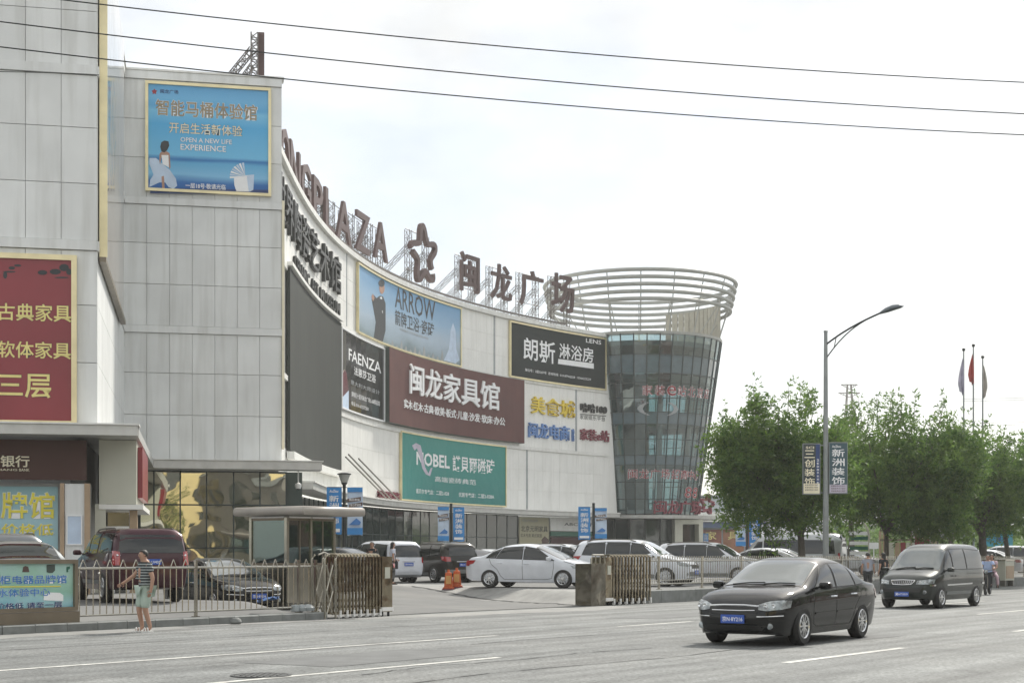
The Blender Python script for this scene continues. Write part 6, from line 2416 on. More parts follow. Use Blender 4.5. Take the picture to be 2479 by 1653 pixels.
a1 = bez([arm_pt(2001, 833), arm_pt(2035, 806), arm_pt(2075, 782), arm_pt(2133, 757)])
a2 = bez([arm_pt(2001, 866), arm_pt(2028, 828), arm_pt(2055, 796), arm_pt(2103, 771)])
MB().tube(a1, .04, 8).build('arm', 'dark_metal', root, smooth=True)
MB().tube(a2, .028, 8).tube([a1[4], a2[4] + Vector((0, 0, .0))], .02, 6).build('arm_brace', 'dark_metal', root, smooth=True)
h0, h1 = arm_pt(2128, 759), arm_pt(2187, 741)
ax = (h1 - h0)
ln = ax.length
ax.normalize()
sd = ax.cross(Vector((0, 0, 1))).normalized()
up = sd.cross(ax).normalized()
vs, fs = [], []
st_ = [(0, .03, .03, .03), (.08, .07, .06, .05), (.3, .15, .13, .07), (.6, .19, .16, .06), (.85, .15, .12, .05), (1.0, .03, .03, .02)]
for t, w, hu, hd in st_:
    for k in range(14):
        a = 2 * math.pi * k / 14
        z = math.sin(a)
        vs.append(h0 + ax * ln * t + sd * w * 1.1 * math.cos(a) + up * (z * (hu if z > 0 else hd) + .02 * math.sin(t * 3)))
for i in range(len(st_) - 1):
    for k in range(14):
        k2 = (k + 1) % 14
        fs.append((i * 14 + k, i * 14 + k2, (i + 1) * 14 + k2, (i + 1) * 14 + k))
fs += [tuple(range(13, -1, -1)), tuple(range(len(vs) - 14, len(vs)))]
MB().add(vs, fs).build('lamp_head', mat('lamp_head', (.13, .15, .17), .35, metal=.5), root, smooth=True)


def pole_panel(name, ua, ub, va, vb, face, frame, words, wm, foot):
    D = DL
    xa, xb, z0, z1 = (ua - CU) / F * D, (ub - CU) / F * D, zv(vb, D), zv(va, D)
    f = lambda x, y, d: (x, D - d, y)
    p = MB().rect(f, xa, xb, z0, z1, -.06, .06).build(name, face, root)
    g = MB()
    for x0, x1, y0, y1 in ((xa - .02, xb + .02, z0 - .03, z0), (xa - .02, xb + .02, z1, z1 + .03), (xa - .02, xa, z0, z1), (xb, xb + .02, z0, z1)):
        g.rect(f, x0, x1, y0, y1, -.07, .075)
    g.build('panel_frame', frame, p)
    w, h = xb - xa, z1 - z0
    MB().rect(f, xa + .01, xb - .01, z0 + .01, z0 + h * foot, .062, .068).build('panel_foot', wm if foot > .18 else 'print_lilac', p)
    g = MB()
    for k, ch in enumerate(words):
        g.text(ch, f, (xa + xb) / 2 - (w * .12 if foot > .18 else 0), z1 - h * (.20 + .185 * k), w * (.62 if foot > .18 else .72), h * .155, .03, d=.07)
    g.text('SCI' if foot > .18 else 'AoZhou', f, (xa + xb) / 2 - w * .1, z1 - h * .07, w * .5, h * .05, .02, d=.07)
    g.build('lettering', wm, p)
    if foot > .18:
        MB().rect(f, xb - w * .24, xb - .01, z0 + h * foot, z1 - .01, .062, .066).build('navy_strip', 'print_navy', p)
        g = MB()
        for k, ch in enumerate('2600平米样板间'):
            g.text(ch, f, xb - w * .12, z1 - h * (.32 + .065 * k), w * .13, h * .045, .01, d=.07)
        g.build('lettering', 'print_white', p)
    g = MB()
    for k in range(3):
        g.text('家装免费设计报价', f, (xa + xb) / 2, z0 + h * (foot - .03 - .05 * k), w * .8, h * .03, .01, d=.072)
    g.build('small_print', 'print_umber', p)
    m = MB()
    for z in (z0 + .05, z1 - .05):
        m.tube([(sp_.x, D, z), (xa if xa > sp_.x else xb, D, z)], .02, 6)
    m.build('panel_bracket', 'pole_grey', root)
    return p


pole_panel('ad_panel', 1944, 1984, 1075, 1195, mat('panel_night', (.030, .045, .05), .3), 'pole_grey', '三创装饰', 'print_cream', .21)
pole_panel('ad_panel', 2007, 2050, 1072, 1193, mat('panel_teal', (.035, .085, .11), .3), 'pole_grey', '新洲装饰', 'print_white', .17)
# ------------------------------------------------------------------ trees
def leaf_mat(name, c0, c1):
    m = bpy.data.materials.new(name)
    m.use_nodes = True
    n, L = m.node_tree.nodes, m.node_tree.links
    b = n['Principled BSDF']
    b.inputs['Roughness'].default_value = .55
    b.inputs['Specular IOR Level'].default_value = .3
    g = n.new('ShaderNodeNewGeometry')
    t = n.new('ShaderNodeTexNoise')
    t.inputs['Scale'].default_value = .9
    t.inputs['Detail'].default_value = 4
    L.new(g.outputs['Position'], t.inputs['Vector'])
    t2 = n.new('ShaderNodeTexWhiteNoise')
    sn = n.new('ShaderNodeVectorMath')
    sn.operation = 'SNAP'
    sn.inputs[1].default_value = (.12, .12, .12)
    L.new(g.outputs['Position'], sn.inputs[0])
    L.new(sn.outputs[0], t2.inputs['Vector'])
    ad = n.new('ShaderNodeMath')
    ad.operation = 'MULTIPLY_ADD'
    ad.inputs[1].default_value = .45
    L.new(t2.outputs['Value'], ad.inputs[0])
    L.new(t.outputs['Fac'], ad.inputs[2])
    r = n.new('ShaderNodeValToRGB')
    r.color_ramp.elements[0].position, r.color_ramp.elements[0].color = .45, (*c0, 1)
    r.color_ramp.elements[1].position, r.color_ramp.elements[1].color = .95, (*c1, 1)
    L.new(ad.outputs[0], r.inputs['Fac'])
    L.new(r.outputs['Color'], b.inputs['Base Color'])
    tr = n.new('ShaderNodeBsdfTranslucent')
    L.new(r.outputs['Color'], tr.inputs['Color'])
    mx = n.new('ShaderNodeMixShader')
    mx.inputs['Fac'].default_value = .52
    L.new(b.outputs[0], mx.inputs[1])
    L.new(tr.outputs[0], mx.inputs[2])
    L.new(mx.outputs[0], n['Material Output'].inputs['Surface'])
    M[name] = m


leaf_mat('leaf', (.052, .118, .028), (.165, .262, .055))
leaf_mat('leaf_pale', (.075, .14, .04), (.19, .275, .07))


def tree(name, label, x, y, z0, trunk_h, cc, rad, nclump, per, seed, m='leaf', shoots=14, lean=(0, 0), tr=.16, leaf=.19, cat='tree'):
    r_ = np.random.default_rng(seed)
    root = empty(name, (x, y, z0), label, cat, 'added trees across the street for dark reflections' if name == 'added_tree' else 'street trees along the fence')
    base = np.array([x, y, z0])
    top = np.array([x + lean[0], y + lean[1], z0 + trunk_h])
    w = MB()
    bend = (base + top) / 2 + np.array([lean[0] * .2 + .06, 0, 0])
    w.tube([base, bend, top], [tr * 1.25, tr, tr * .85], 10)
    cc = np.array(cc)
    rad = np.array(rad)
    centres = []
    nl = 9
    br = MB()
    for k in range(nl):
        a = 2 * math.pi * (k + r_.uniform(-.3, .3)) / nl
        el = r_.uniform(.15, 1.1)
        d = np.array([math.cos(a) * math.cos(el), math.sin(a) * math.cos(el), math.sin(el)])
        tip = cc + d * rad * r_.uniform(.7, .95)
        tip[2] = max(tip[2], top[2] + .3)
        mid = (top + tip) / 2 + r_.normal(0, .25, 3) + np.array([0, 0, .35])
        br.tube([top - np.array([0, 0, r_.uniform(0, .5)]), mid, tip], [tr * .55, tr * .32, .02], 6)
    lobes = []
    rad_in = .82
    while len(centres) < nclump:
        if not len(lobes):
            lobes = [(np.array([math.cos(a_), math.sin(a_) * .9, s_]), w_) for a_, s_, w_ in [(r_.uniform(0, 6.28), r_.uniform(-.45, .75), r_.uniform(.42, .62)) for _ in range(9)]]
        if r_.random() < .62:
            lc, lw = lobes[int(r_.integers(len(lobes)))]
            q_ = r_.normal(0, 1, 3)
            q_ *= r_.uniform(.2, 1) ** .5 / np.linalg.norm(q_)
            c = cc + rad * (lc * .56 + q_ * lw)
            centres.append((c, r_.uniform(.34, .66)))
            continue
        p = r_.normal(0, 1, 3)
        p /= np.linalg.norm(p)
        rr = r_.uniform(.35, 1.0) ** .55
        lump = 1 + .16 * math.sin(p[0] * 5 + seed) * math.cos(p[1] * 4 + seed * 2) + .12 * math.sin(p[2] * 7 + p[0] * 3 + seed)
        c = cc + p * rad * rr * lump * rad_in
        if p[2] < -.7 and r_.random() < .5:
            continue
        centres.append((c, r_.uniform(.40, .78) * (1.0 if rr > .6 else 1.2)))
    for k in range(shoots):                      # leggy shoots that break the outline
        a = r_.uniform(0, 2 * math.pi)
        el = r_.uniform(.45, 1.35)
        d = np.array([math.cos(a) * math.cos(el), math.sin(a) * math.cos(el), math.sin(el)])
        s0 = cc + d * rad * .9
        up = d * .5 + np.array([0, 0, 1])
        up /= np.linalg.norm(up)
        ln = r_.uniform(.5, 1.6)
        br.tube([s0, s0 + up * ln], [.018, .006], 4)
        for t in np.linspace(.2, 1, 5):
            centres.append((s0 + up * ln * t, .17))
    br_o = MB()
    w.build('trunk', 'trunk', root, smooth=True, ang=60)
    br.build('limbs', 'trunk', root, smooth=True, ang=60)
    # leaves: narrow rhombi gathered in drooping sprays
    V = []
    for c, cr in centres:
        k = per if cr > .3 else 22
        ns = max(3, k // 9)
        for s in range(ns):
            o = r_.normal(0, 1, 3)
            o /= np.linalg.norm(o)
            sd = c + o * cr * r_.uniform(.15, 1.0) ** .5
            ax = o + np.array([0, 0, -.35]) + r_.normal(0, .5, 3)
            ax /= np.linalg.norm(ax)
            ln = r_.uniform(.22, .42)
            m_ = k // ns
            t = r_.uniform(0, 1, m_)
            P0 = sd + ax * (t * ln)[:, None] + r_.normal(0, .03, (m_, 3))
            dirs = ax * .5 + r_.normal(0, .62, (m_, 3))
            dirs /= np.linalg.norm(dirs, axis=1)[:, None]
            side = np.cross(dirs, r_.normal(0, 1, (m_, 3)))
            side /= np.linalg.norm(side, axis=1)[:, None] + 1e-9
            l = leaf * r_.uniform(.7, 1.25, m_)[:, None]
            V.append(np.stack([P0, P0 + dirs * l * .45 + side * l * .19, P0 + dirs * l, P0 + dirs * l * .45 - side * l * .19], 1))
    V = np.concatenate(V).reshape(-1, 3) - np.array([x, y, z0])
    nf = len(V) // 4
    me = bpy.data.meshes.new('crown')
    me.vertices.add(len(V))
    me.vertices.foreach_set('co', V.astype(np.float32).ravel())
    me.loops.add(nf * 4)
    me.loops.foreach_set('vertex_index', np.arange(nf * 4, dtype=np.int32))
    me.polygons.add(nf)
    me.polygons.foreach_set('loop_start', np.arange(0, nf * 4, 4, dtype=np.int32))
    me.polygons.foreach_set('loop_total', np.full(nf, 4, dtype=np.int32))
    me.materials.append(M[m])
    me.update(calc_edges=True)
    me.validate()
    o = bpy.data.objects.new('crown', me)
    COL.objects.link(o)
    o.parent = root
    return root


def at(u, D):
    return (u - CU) / F * D


D1 = 66.5
tree('street_tree', 'bushy street tree left of the street lamp pole, partly in front of the tower', at(1938, D1), D1, .42, 2.3, (at(1888, D1), D1, 5.0), (3.35, 2.8, 3.4), 520, 108, 3, shoots=26)
D2 = 72.0
tree('street_tree', 'broad street tree right of the street lamp pole with twin thin stems', at(2136, D2), D2, .42, 2.4, (at(2172, D2), D2, 4.95), (4.2, 3.0, 3.5), 620, 108, 11, shoots=22, lean=(.2, 0), tr=.11)
D3 = 78
tree('street_tree', 'street tree with a thick dark trunk right of the van', at(2377, D3), D3, .42, 2.6, (at(2345, D3), D3, 4.7), (3.6, 2.8, 3.1), 430, 100, 19, shoots=14, tr=.2)
D4 = 83
tree('street_tree', 'rightmost street tree with a slanting trunk, cut by the picture edge', at(2447, D4), D4, .42, 2.6, (at(2455, D4), D4, 4.9), (3.5, 2.8, 3.0), 380, 95, 23, 'leaf', 12, lean=(-.35, 0), tr=.13)
D5 = 88
tree('street_tree', 'paler yellow-green tree behind the gap between the two largest crowns', at(2060, D5), D5, .42, 3.2, (at(2085, D5), D5, 6.4), (2.9, 2.4, 3.0), 210, 90, 31, 'leaf_pale', 14)
D6 = 96
tree('street_tree', 'paler tree behind the flagpoles feet', at(2300, D6), D6, .42, 3.2, (at(2290, D6), D6, 6.2), (3.6, 2.6, 2.7), 150, 90, 37, 'leaf_pale', 12)

# far band of trees beyond the car park, one mass
r_ = np.random.default_rng(5)
V = []
for k in range(240):
    u_, D_ = r_.uniform(1950, 2620), r_.uniform(170, 205)
    c = np.array([at(u_, D_), D_, r_.uniform(1.0, 5.2)])
    m_ = 60
    P0 = c + r_.normal(0, 1, (m_, 3)) * np.array([1.3, 1.3, .9])
    dd = r_.normal(0, 1, (m_, 3))
    dd /= np.linalg.norm(dd, axis=1)[:, None]
    ss = np.cross(dd, r_.normal(0, 1, (m_, 3)))
    V.append(np.stack([P0, P0 + dd * .25 + ss * .1, P0 + dd * .5, P0 + dd * .25 - ss * .1], 1))
V = np.concatenate(V).reshape(-1, 3)
g = MB()
g.v = [tuple(p) for p in V]
g.f = [tuple(range(i, i + 4)) for i in range(0, len(V), 4)]
g.m = [0] * len(g.f)
tag(g.build('far_foliage', 'leaf'), 'hazy band of far green foliage beyond the car park', 'foliage', kind='stuff')
# ------------------------------------------------------------------ right-hand background
def wall_sign(name, label, cat, u0, u1, v0, v1, D, face, words=None, wm='print_black', wbox=None, th=.25, legs=False, frame=None, bold=.015):
    x0, x1, z0, z1 = at(u0, D), at(u1, D), zv(v1, D), zv(v0, D)
    root = empty(name, ((x0 + x1) / 2, D, ground_z((x0 + x1) / 2, D)), label, cat)
    f = lambda x, y, d: (x, D - d, y)
    MB().rect(f, x0, x1, z0, z1, -th, 0).build('panel', face, root)
    if frame:
        g = MB()
        t = .09
        for a in ((x0 - t, x1 + t, z1, z1 + t), (x0 - t, x1 + t, z0 - t, z0), (x0 - t, x0, z0, z1), (x1, x1 + t, z0, z1)):
            g.rect(f, *a, -th - .02, .05)
        g.build('frame', frame, root)
    if legs:
        gzv = ground_z((x0 + x1) / 2, D)
        for x in (x0 + .15, x1 - .15):
            MB().tube([(x, D + th / 2, gzv), (x, D + th / 2, z0)], .06, 8).build('leg', 'steel_dark', root)
    if words:
        for (s, a, b, c, d) in words:
            MB().text(s, f, at((a + b) / 2, D), zv((c + d) / 2, D), at(b, D) - at(a, D), (d - c) / F * D, bold, .02).build('lettering', wm, root)
    return root


# low shop block behind the tower
Db = 185.0
xa, xb = at(1690, Db), at(2040, Db)
shop = empty('far_shop_block', ((xa + xb) / 2, Db, 0), 'low grey shop block with white and blue bands right of the tower', 'building')
f = lambda x, y, d: (x, Db - d, y)
MB().rect(f, xa, xb, .3, zv(1204, Db), -14, 0).build('wall', mat('far_wall', (.42, .46, .48), .6), shop)
MB().rect(f, xa - .3, xb, zv(1202, Db), zv(1198, Db), -14.3, .3).build('roof_edge', 'print_grey', shop)
MB().rect(f, xa - .2, xb, zv(1263, Db), zv(1240, Db), .0, 1.6).build('white_fascia', 'panel_white', shop)
MB().rect(f, xa - .1, xb, zv(1277, Db), zv(1264, Db), .0, 1.2).build('blue_fascia', mat('fascia_blue', (.06, .10, .20), .5), shop)
for k in range(6):
    x0 = xa + .3 + k * 2.75
    p_ = MB().rect(f, x0, x0 + 2.55, .5, zv(1281, Db), .0, .15).build('shop_poster', mat('poster_rust%d' % k, [(.24, .07, .04), (.30, .12, .05), (.22, .05, .04)][k % 3], .5, var=.35, scale=.8), shop)
    MB().text('家具灯饰窗帘'[k], f, x0 + 1.25, zv(1296, Db), 1.4, 1.0, .03, .2).build('lettering', 'print_gold', p_)
wall_sign('white_hoarding', 'white roadside hoarding with black lettering behind the nearest tree', 'hoarding', 1843, 1995, 1268, 1330, 118, 'print_white', [('Dormitory', 1899, 1962, 1305, 1312), ('宜家睡眠', 1875, 1940, 1290, 1299)], legs=True)
wall_sign('bulletin_board', 'dark red panel with a yellow character in a bronze bulletin frame behind the van', 'board', 2214, 2250, 1283, 1318, 92, 'sign_maroon', [('北', 2228, 2244, 1293, 1307)], 'print_gold', legs=True, frame='beige')
wall_sign('grey_advert_column', 'tall grey advert column with a dark figure behind the van roof', 'advert', 2266, 2308, 1232, 1302, 96, mat('advert_grey', (.34, .35, .33), .5, var=.3, scale=1.2), [('家居', 2272, 2286, 1262, 1285)], 'print_umber', legs=True, frame='bronze')
wall_sign('teal_awning_panel', 'teal blue awning panel behind the rightmost trunks', 'awning', 2384, 2452, 1284, 1322, 104, mat('awning', (.04, .30, .40), .5, var=.2, scale=1), [('建材', 2410, 2440, 1296, 1312)], 'print_navy', legs=True)
wall_sign('placard', 'small white placard on a thin stick above the walker in white', 'placard', 2104, 2127, 1312.5, 1328, 69, 'print_white', th=.02, legs=False)
o_ = MB().tube([(at(2115.5, 69), 69.02, .42), (at(2115.5, 69), 69.02, zv(1327, 69))], .025, 6).build('stick', 'print_white', bpy.data.objects['placard'])
# sign frame with arch pole
Dd = 82
root = empty('directory_frame', (at(2080, Dd), Dd, .42), 'arched pole frame with stacked pale sign slats left of the walker', 'sign')
f = lambda x, y, d: (x, Dd - d, y)
pts = bez([(at(2062, Dd), Dd, zv(1262, Dd)), (at(2085, Dd), Dd, zv(1254, Dd)), (at(2102, Dd), Dd, zv(1268, Dd)), (at(2104, Dd), Dd, zv(1300, Dd))], 12) + [Vector((at(2104, Dd), Dd, .42))]
MB().tube(pts, .06, 8).build('arch_pole', mat('pole_cream', (.45, .44, .36), .5), root, smooth=True)
for k in range(5):
    z1 = zv(1286 + k * 12, Dd)
    MB().rect(f, at(2057, Dd), at(2102, Dd), z1 - .19, z1, -.04, .0).build('slat', 'print_white' if k % 2 == 0 else 'green_band', root)
MB().rect(f, at(2053, Dd), at(2056, Dd), .42, zv(1318, Dd), -.08, 0).rect(f, at(2102.5, Dd), at(2103.5, Dd), .42, zv(1290, Dd), -.08, 0).build('frame_post', 'steel_dark', root)
# bronze pergola of bulletin frames
Dp = 94
root = empty('bulletin_pergola', (at(2190, Dp), Dp, .42), 'bronze post-and-beam bulletin shelter behind the dark van', 'shelter')
for u_ in (2131, 2140, 2148, 2208, 2256, 2264):
    MB().box((at(u_, Dp), Dp, .42 + 1.35), (.14, .14, 2.7)).build('post', 'tan', root)
for z in (2.55, 3.15):
    MB().box((at(2200, Dp), Dp, z), (at(2268, Dp) - at(2128, Dp), .16, .12)).build('beam', 'bronze', root)
f = lambda x, y, d: (x, Dp - d, y)
for k in range(4):
    MB().rect(f, at(2152 + 14 * k, Dp), at(2164 + 14 * k, Dp), .9, 2.4, -.03, .03).build('notice', ['beige', 'tan', 'sign_maroon', 'beige'][k], root)
# long pale building closing the view under the trees
Dq = 215
root = empty('far_long_building', (at(2300, Dq), Dq, 0), 'long low pale building glimpsed between the tree trunks', 'building')
f = lambda x, y, d: (x, Dq - d, y)
MB().rect(f, at(2040, Dq), at(2760, Dq), 0, 5.6, -10, 0).build('wall', mat('far_pale', (.40, .40, .37), .7, var=.1), root)
MB().rect(f, at(2030, Dq), at(2770, Dq), 5.6, 5.9, -10.5, .5).build('roof', 'print_grey', root)
for k in range(18):
    MB().rect(f, at(2050, Dq) + k * 2.3, at(2050, Dq) + k * 2.3 + 1.3, 1.6, 3.4, .0, .05).build('window', 'glass_dark', root)
cab = empty('metal_cabinet', RP(60.5, -.0, .0), 'beige metal cabinet beside the fence at the right edge', 'cabinet')
fK = plane((RP(0, -.02).x, RP(0, -.02).y), RX)
MB().rect(fK, 59.3, 60.7, .30, 1.32, -.3, .25).build('case', 'beige', cab)
MB().rect(fK, 59.4, 60.6, .40, 1.05, .25, .27).build('door', 'tan', cab)
MB().rect(fK, 59.25, 60.75, 1.32, 1.38, -.33, .28).build('top', 'steel', cab)
for s_ in (59.35, 60.55):
    MB().rect(fK, s_, s_ + .1, 0, .3, -.28, .23).build('leg', 'steel_dark', cab)

# flagpoles
mat('flag_lilac', (.42, .40, .50), .7, var=.25, scale=2)
mat('flag_red', (.42, .05, .04), .7, var=.2, scale=2)
mat('flag_pale', (.45, .42, .38), .7, var=.25, scale=2)
for k, (u_, v_, m_, lab, dv, wd) in enumerate(((2333, 848, 'flag_lilac', 'left flagpole with a limp lilac flag above the trees', 92, -13), (2356.5, 838, 'flag_red', 'middle and tallest flagpole with a limp red flag', 78, -12), (2379, 866, 'flag_pale', 'right and shortest flagpole with a limp pale flag', 82, 13))):
    D = 105
    x = at(u_, D)
    zt = zv(v_, D)
    root = empty('flagpole', (x, D, .42), lab, 'flagpole', 'flagpoles behind the trees')
    MB().tube([(x, D, .42), (x, D, zt)], [.09, .045], 10).build('pole', 'pole_grey', root, smooth=True)
    MB().lathe([(0, .18), (.09, .14), (.12, .06), (.09, -.03), (.04, -.06)], 12, (x, D, zt)).build('finial', 'dark_metal', root, smooth=True)
    vs, fs = [], []
    n, mm = 12, 7
    hgt = dv / F * D
    for i in range(n + 1):
        t = i / n
        w = wd / F * D * (.25 + .75 * math.sin(min(t * 1.25, 1) * math.pi / 2)) * (1 - .35 * max(0, t - .75) / .25)
        for j in range(mm + 1):
            s = j / mm
            vs.append((x + w * s, D - .12 * math.sin(s * 9 + t * 2) * (.3 + t), zt - .35 - hgt * t - .35 * s * (1 - t) - .12 * math.sin(s * 5)))
    for i in range(n):
        for j in range(mm):
            a = i * (mm + 1) + j
            fs.append((a, a + 1, a + mm + 2, a + mm + 1))
    MB().add(vs, fs).build('flag', m_, root, smooth=True, ang=80)

# pylon head far away and its wires
D = 420
root = empty('power_pylon', (at(2056, D), D, 0), 'distant lattice power pylon top rising behind the trees', 'pylon')
g = MB()
px0, zt = at(2056, D), zv(931, D)
zb0 = 0
for sx in (-1, 1):
    for sy in (-1, 1):
        g.tube([(px0 + sx * 4, D + sy * 4, 0), (px0 + sx * .9, D + sy * .9, zt - 7), (px0 + sx * .5, D + sy * .5, zt)], .16, 4)
for i in range(12):
    z0, z1 = (zt - 7) * i / 12, (zt - 7) * (i + 1) / 12
    w0, w1 = 4 - 3.1 * i / 12, 4 - 3.1 * (i + 1) / 12
    for sx in (-1, 1):
        g.tube([(px0 - w0 * sx, D - w0, z0), (px0 + w1 * sx, D - w1, z1)], .1, 4)
        g.tube([(px0 - w0 * sx, D + w0, z0), (px0 + w1 * sx, D + w1, z1)], .1, 4)
for z, w in ((zt, 2.3), (zt - 2.3, 3.0)):
    for sx in (-1, 1):
        g.tube([(px0, D, z), (px0 + sx * w, D, z + .0)], .14, 4)
        g.tube([(px0, D, z - 1.2), (px0 + sx * w, D, z)], .1, 4)
        g.tube([(px0 + sx * w * .5, D, z), (px0 + sx * w * .5, D, z - .6)], .08, 4)
g.build('lattice', 'truss', root)
for k, v_ in enumerate((963, 968, 1022, 1028)):
    pts = bez([P(2330, v_ + 3, 300), P(2420, v_ + 1.5, 290), P(2700, v_ - 6, 260)], 8)
    tag(MB().tube(pts, .035, 4).build('distant_wire', 'truss'), 'faint far power wire near the right edge, %s' % ['topmost of four', 'second from top', 'third from top', 'lowest of four'][k], 'wire', 'far power wires')

# overhead wires across the road
for k, (lab, v0, v1, u0, ext) in enumerate((('uppermost dark overhead wire crossing the sky', -18, 200, 0, 1), ('middle dark overhead wire crossing the sky', 53, 276, 0, 1), ('lowest dark overhead wire, crossing in front of the blue billboard', 114, 327, 0, 1))):
    D0, D1_ = 22.0, 26.8
    a, b = P(0, v0, D0), P(2479, v1, D1_)
    d = b - a
    pts = []
    n = 40
    for i in range(n + 1):
        t = -.6 + 2.2 * i / n
        p = a + d * t
        p.z += .16 * ((2 * t - 1) ** 2 - 1)
        pts.append(p)
    tag(MB().tube(pts, .0095, 6).build('overhead_wire', 'dark_metal'), lab, 'wire', 'overhead wires')
tag(MB().tube(bez([P(-40, 173, 45.2), P(60, 176, 45.0), P(150, 176, 44.8), P(240, 182, 44.6)], 8), .012, 5).build('facade_cable', 'dark_metal'), 'thin cable strung along the near block below the wires', 'cable')

# yellow building across the street, seen only as a reflection
yb = empty('yellow_building', (16, -24, 0), 'yellow office building across the street, mirrored in the dark shopfront glass', 'building')
fY = plane((30, -24), (-.99, .14))
MB().rect(fY, -28, 38, 0.14, 12, -12, 0).build('wall', mat('yellow_wall', (.68, .55, .29), .7, var=.08), yb)
MB().rect(fY, -28.5, 38.5, 12, 12.7, -12.5, .6).build('cornice', mat('cornice', (.30, .28, .26), .6), yb)
for k in range(13):
    for j in range(3):
        x0 = -26 + k * 5
        w_ = MB().rect(fY, x0, x0 + 2.0, 1.4 + 3.7 * j, 3.4 + 3.7 * j, .02, .06).build('window', 'glass_dark', yb)
for k, (s_, h_) in enumerate(((-48, 7.5), (-39, 8.5), (-31, 7.8), (38, 8.2), (47, 8))):  # unseen trees added across the street to darken car reflections
    p = RP(s_, -37)
    tree('added_tree', 'added unseen tree across the street for dark reflections, number %s along the pavement behind the viewpoint' % ['one', 'two', 'three', 'four', 'five'][k], p.x, p.y, .13, 2.5, (p.x, p.y, h_ * .62), (2.6, 2.6, h_ * .36), 60, 70, 50 + k, shoots=6)

for k in range(7):                                  # more unseen trees, added on the right so car flanks reflect something dark
    q_ = copy_tree(bpy.data.objects['added_tree'])
    q_.location = RP(2 + 9.5 * k + (k % 3) * .6, -28.5, .13)
    q_.rotation_euler = (0, 0, k * 1.3)
    q_['label'] = 'added unseen tree for dark car reflections, %s along the right stretch of pavement' % ['first', 'second', 'third', 'fourth', 'fifth', 'sixth', 'seventh'][k]
bt = empty('added_brick_terrace', RP(60, -46, 0), 'brown brick terrace added out of view to the right to darken car reflections', 'building')  # unseen terrace added as a dark backdrop for car flanks to reflect
fB2 = plane((RP(90, -42).x, RP(90, -42).y), (-RX[0], -RX[1]))
MB().rect(fB2, 0, 60, .14, 10, -10, 0).build('wall', mat('brick_wall', (.22, .13, .10), .8, var=.15), bt)
for k in range(15):
    for j in range(2):
        MB().rect(fB2, 1.2 + k * 4, 3.2 + k * 4, 1.4 + 4 * j, 3.8 + 4 * j, .0, .05).build('window', 'glass_dark', bt)
gb = empty('added_grey_terrace', RP(-50, -44, 0), 'grey terrace added unseen behind the viewpoint to darken car reflections', 'building')  # unseen terrace added to darken what the car fronts reflect
fG2 = plane((RP(-20, -42).x, RP(-20, -42).y), (-RX[0], -RX[1]))
MB().rect(fG2, 0, 60, .14, 9, -10, 0).build('wall', mat('terrace_wall', (.20, .19, .18), .7, var=.1), gb)
MB().rect(fG2, -.4, 60.4, 9, 9.5, -10.4, .4).build('roof', 'print_grey', gb)
for k in range(15):
    for j in range(2):
        MB().rect(fG2, 1.2 + k * 4, 3.2 + k * 4, 1.2 + 4 * j, 3.6 + 4 * j, .0, .05).build('window', 'glass_dark', gb)
# ------------------------------------------------------------------ traffic cones / barriers on the ramp
mat('orange', (.55, .12, .03), .5, var=.15, scale=6)
mat('orange_band', (.60, .32, .10), .5)
for k, (u_, lab) in enumerate(((1086, 'left of two tall orange fluted barrier cones in the gateway'), (1106, 'right of two tall orange fluted barrier cones in the gateway'))):
    D = 56.2 + .25 * k
    x = at(u_, D)
    z0 = ground_z(x, D)
    root = empty('barrier_cone', (x, D, z0), lab, 'cone', 'orange cones in the gateway')
    g = MB()
    n = 12
    prof = [(.0, .20, .155), (.08, .195, .15), (.09, .155, .13), (.62, .11, .10), (.64, .05, .05), (.74, .045, .045)]
    vs, fs = [], []
    for z, rx, ry in prof:
        for i in range(24):
            a = 2 * math.pi * i / 24
            fl = 1 + (.10 if i % 2 == 0 and .05 < z < .63 else 0)
            c, s = math.cos(a), math.sin(a)
            q = (abs(c) ** 5 + abs(s) ** 5) ** (-1 / 5)
            vs.append((x + rx * fl * c * q, D + ry * fl * s * q, z0 + z))
    for i in range(len(prof) - 1):
        for j in range(24):
            j2 = (j + 1) % 24
            fs.append((i * 24 + j, i * 24 + j2, (i + 1) * 24 + j2, (i + 1) * 24 + j))
    fs.append(tuple(len(vs) - 24 + i for i in range(24)))
    MB().add(vs, fs).build('cone_body', 'orange', root)
    MB().box((x, D, z0 + .02), (.46, .38, .04)).build('foot', 'sign_maroon', root)
    MB().box((x, D - .165, z0 + .36), (.2, .01, .30)).build('pale_band', 'orange_band', root)

# ------------------------------------------------------------------ people
mat('skin', (.40, .235, .165), .55, var=.06)
mat('hair', (.012, .011, .010), .6)
mat('cloth_green', (.40, .49, .43), .8, var=.1, scale=6)
mat('cloth_white', (.60, .64, .74), .8, var=.06, scale=6)
mat('cloth_grey', (.30, .32, .38), .8, var=.08)
mat('cloth_dark', (.022, .024, .028), .8)
mat('cloth_blue', (.36, .46, .68), .8, var=.08)
mat('cloth_pink', (.55, .40, .45), .8)
mat('cloth_black', (.012, .014, .018), .8)


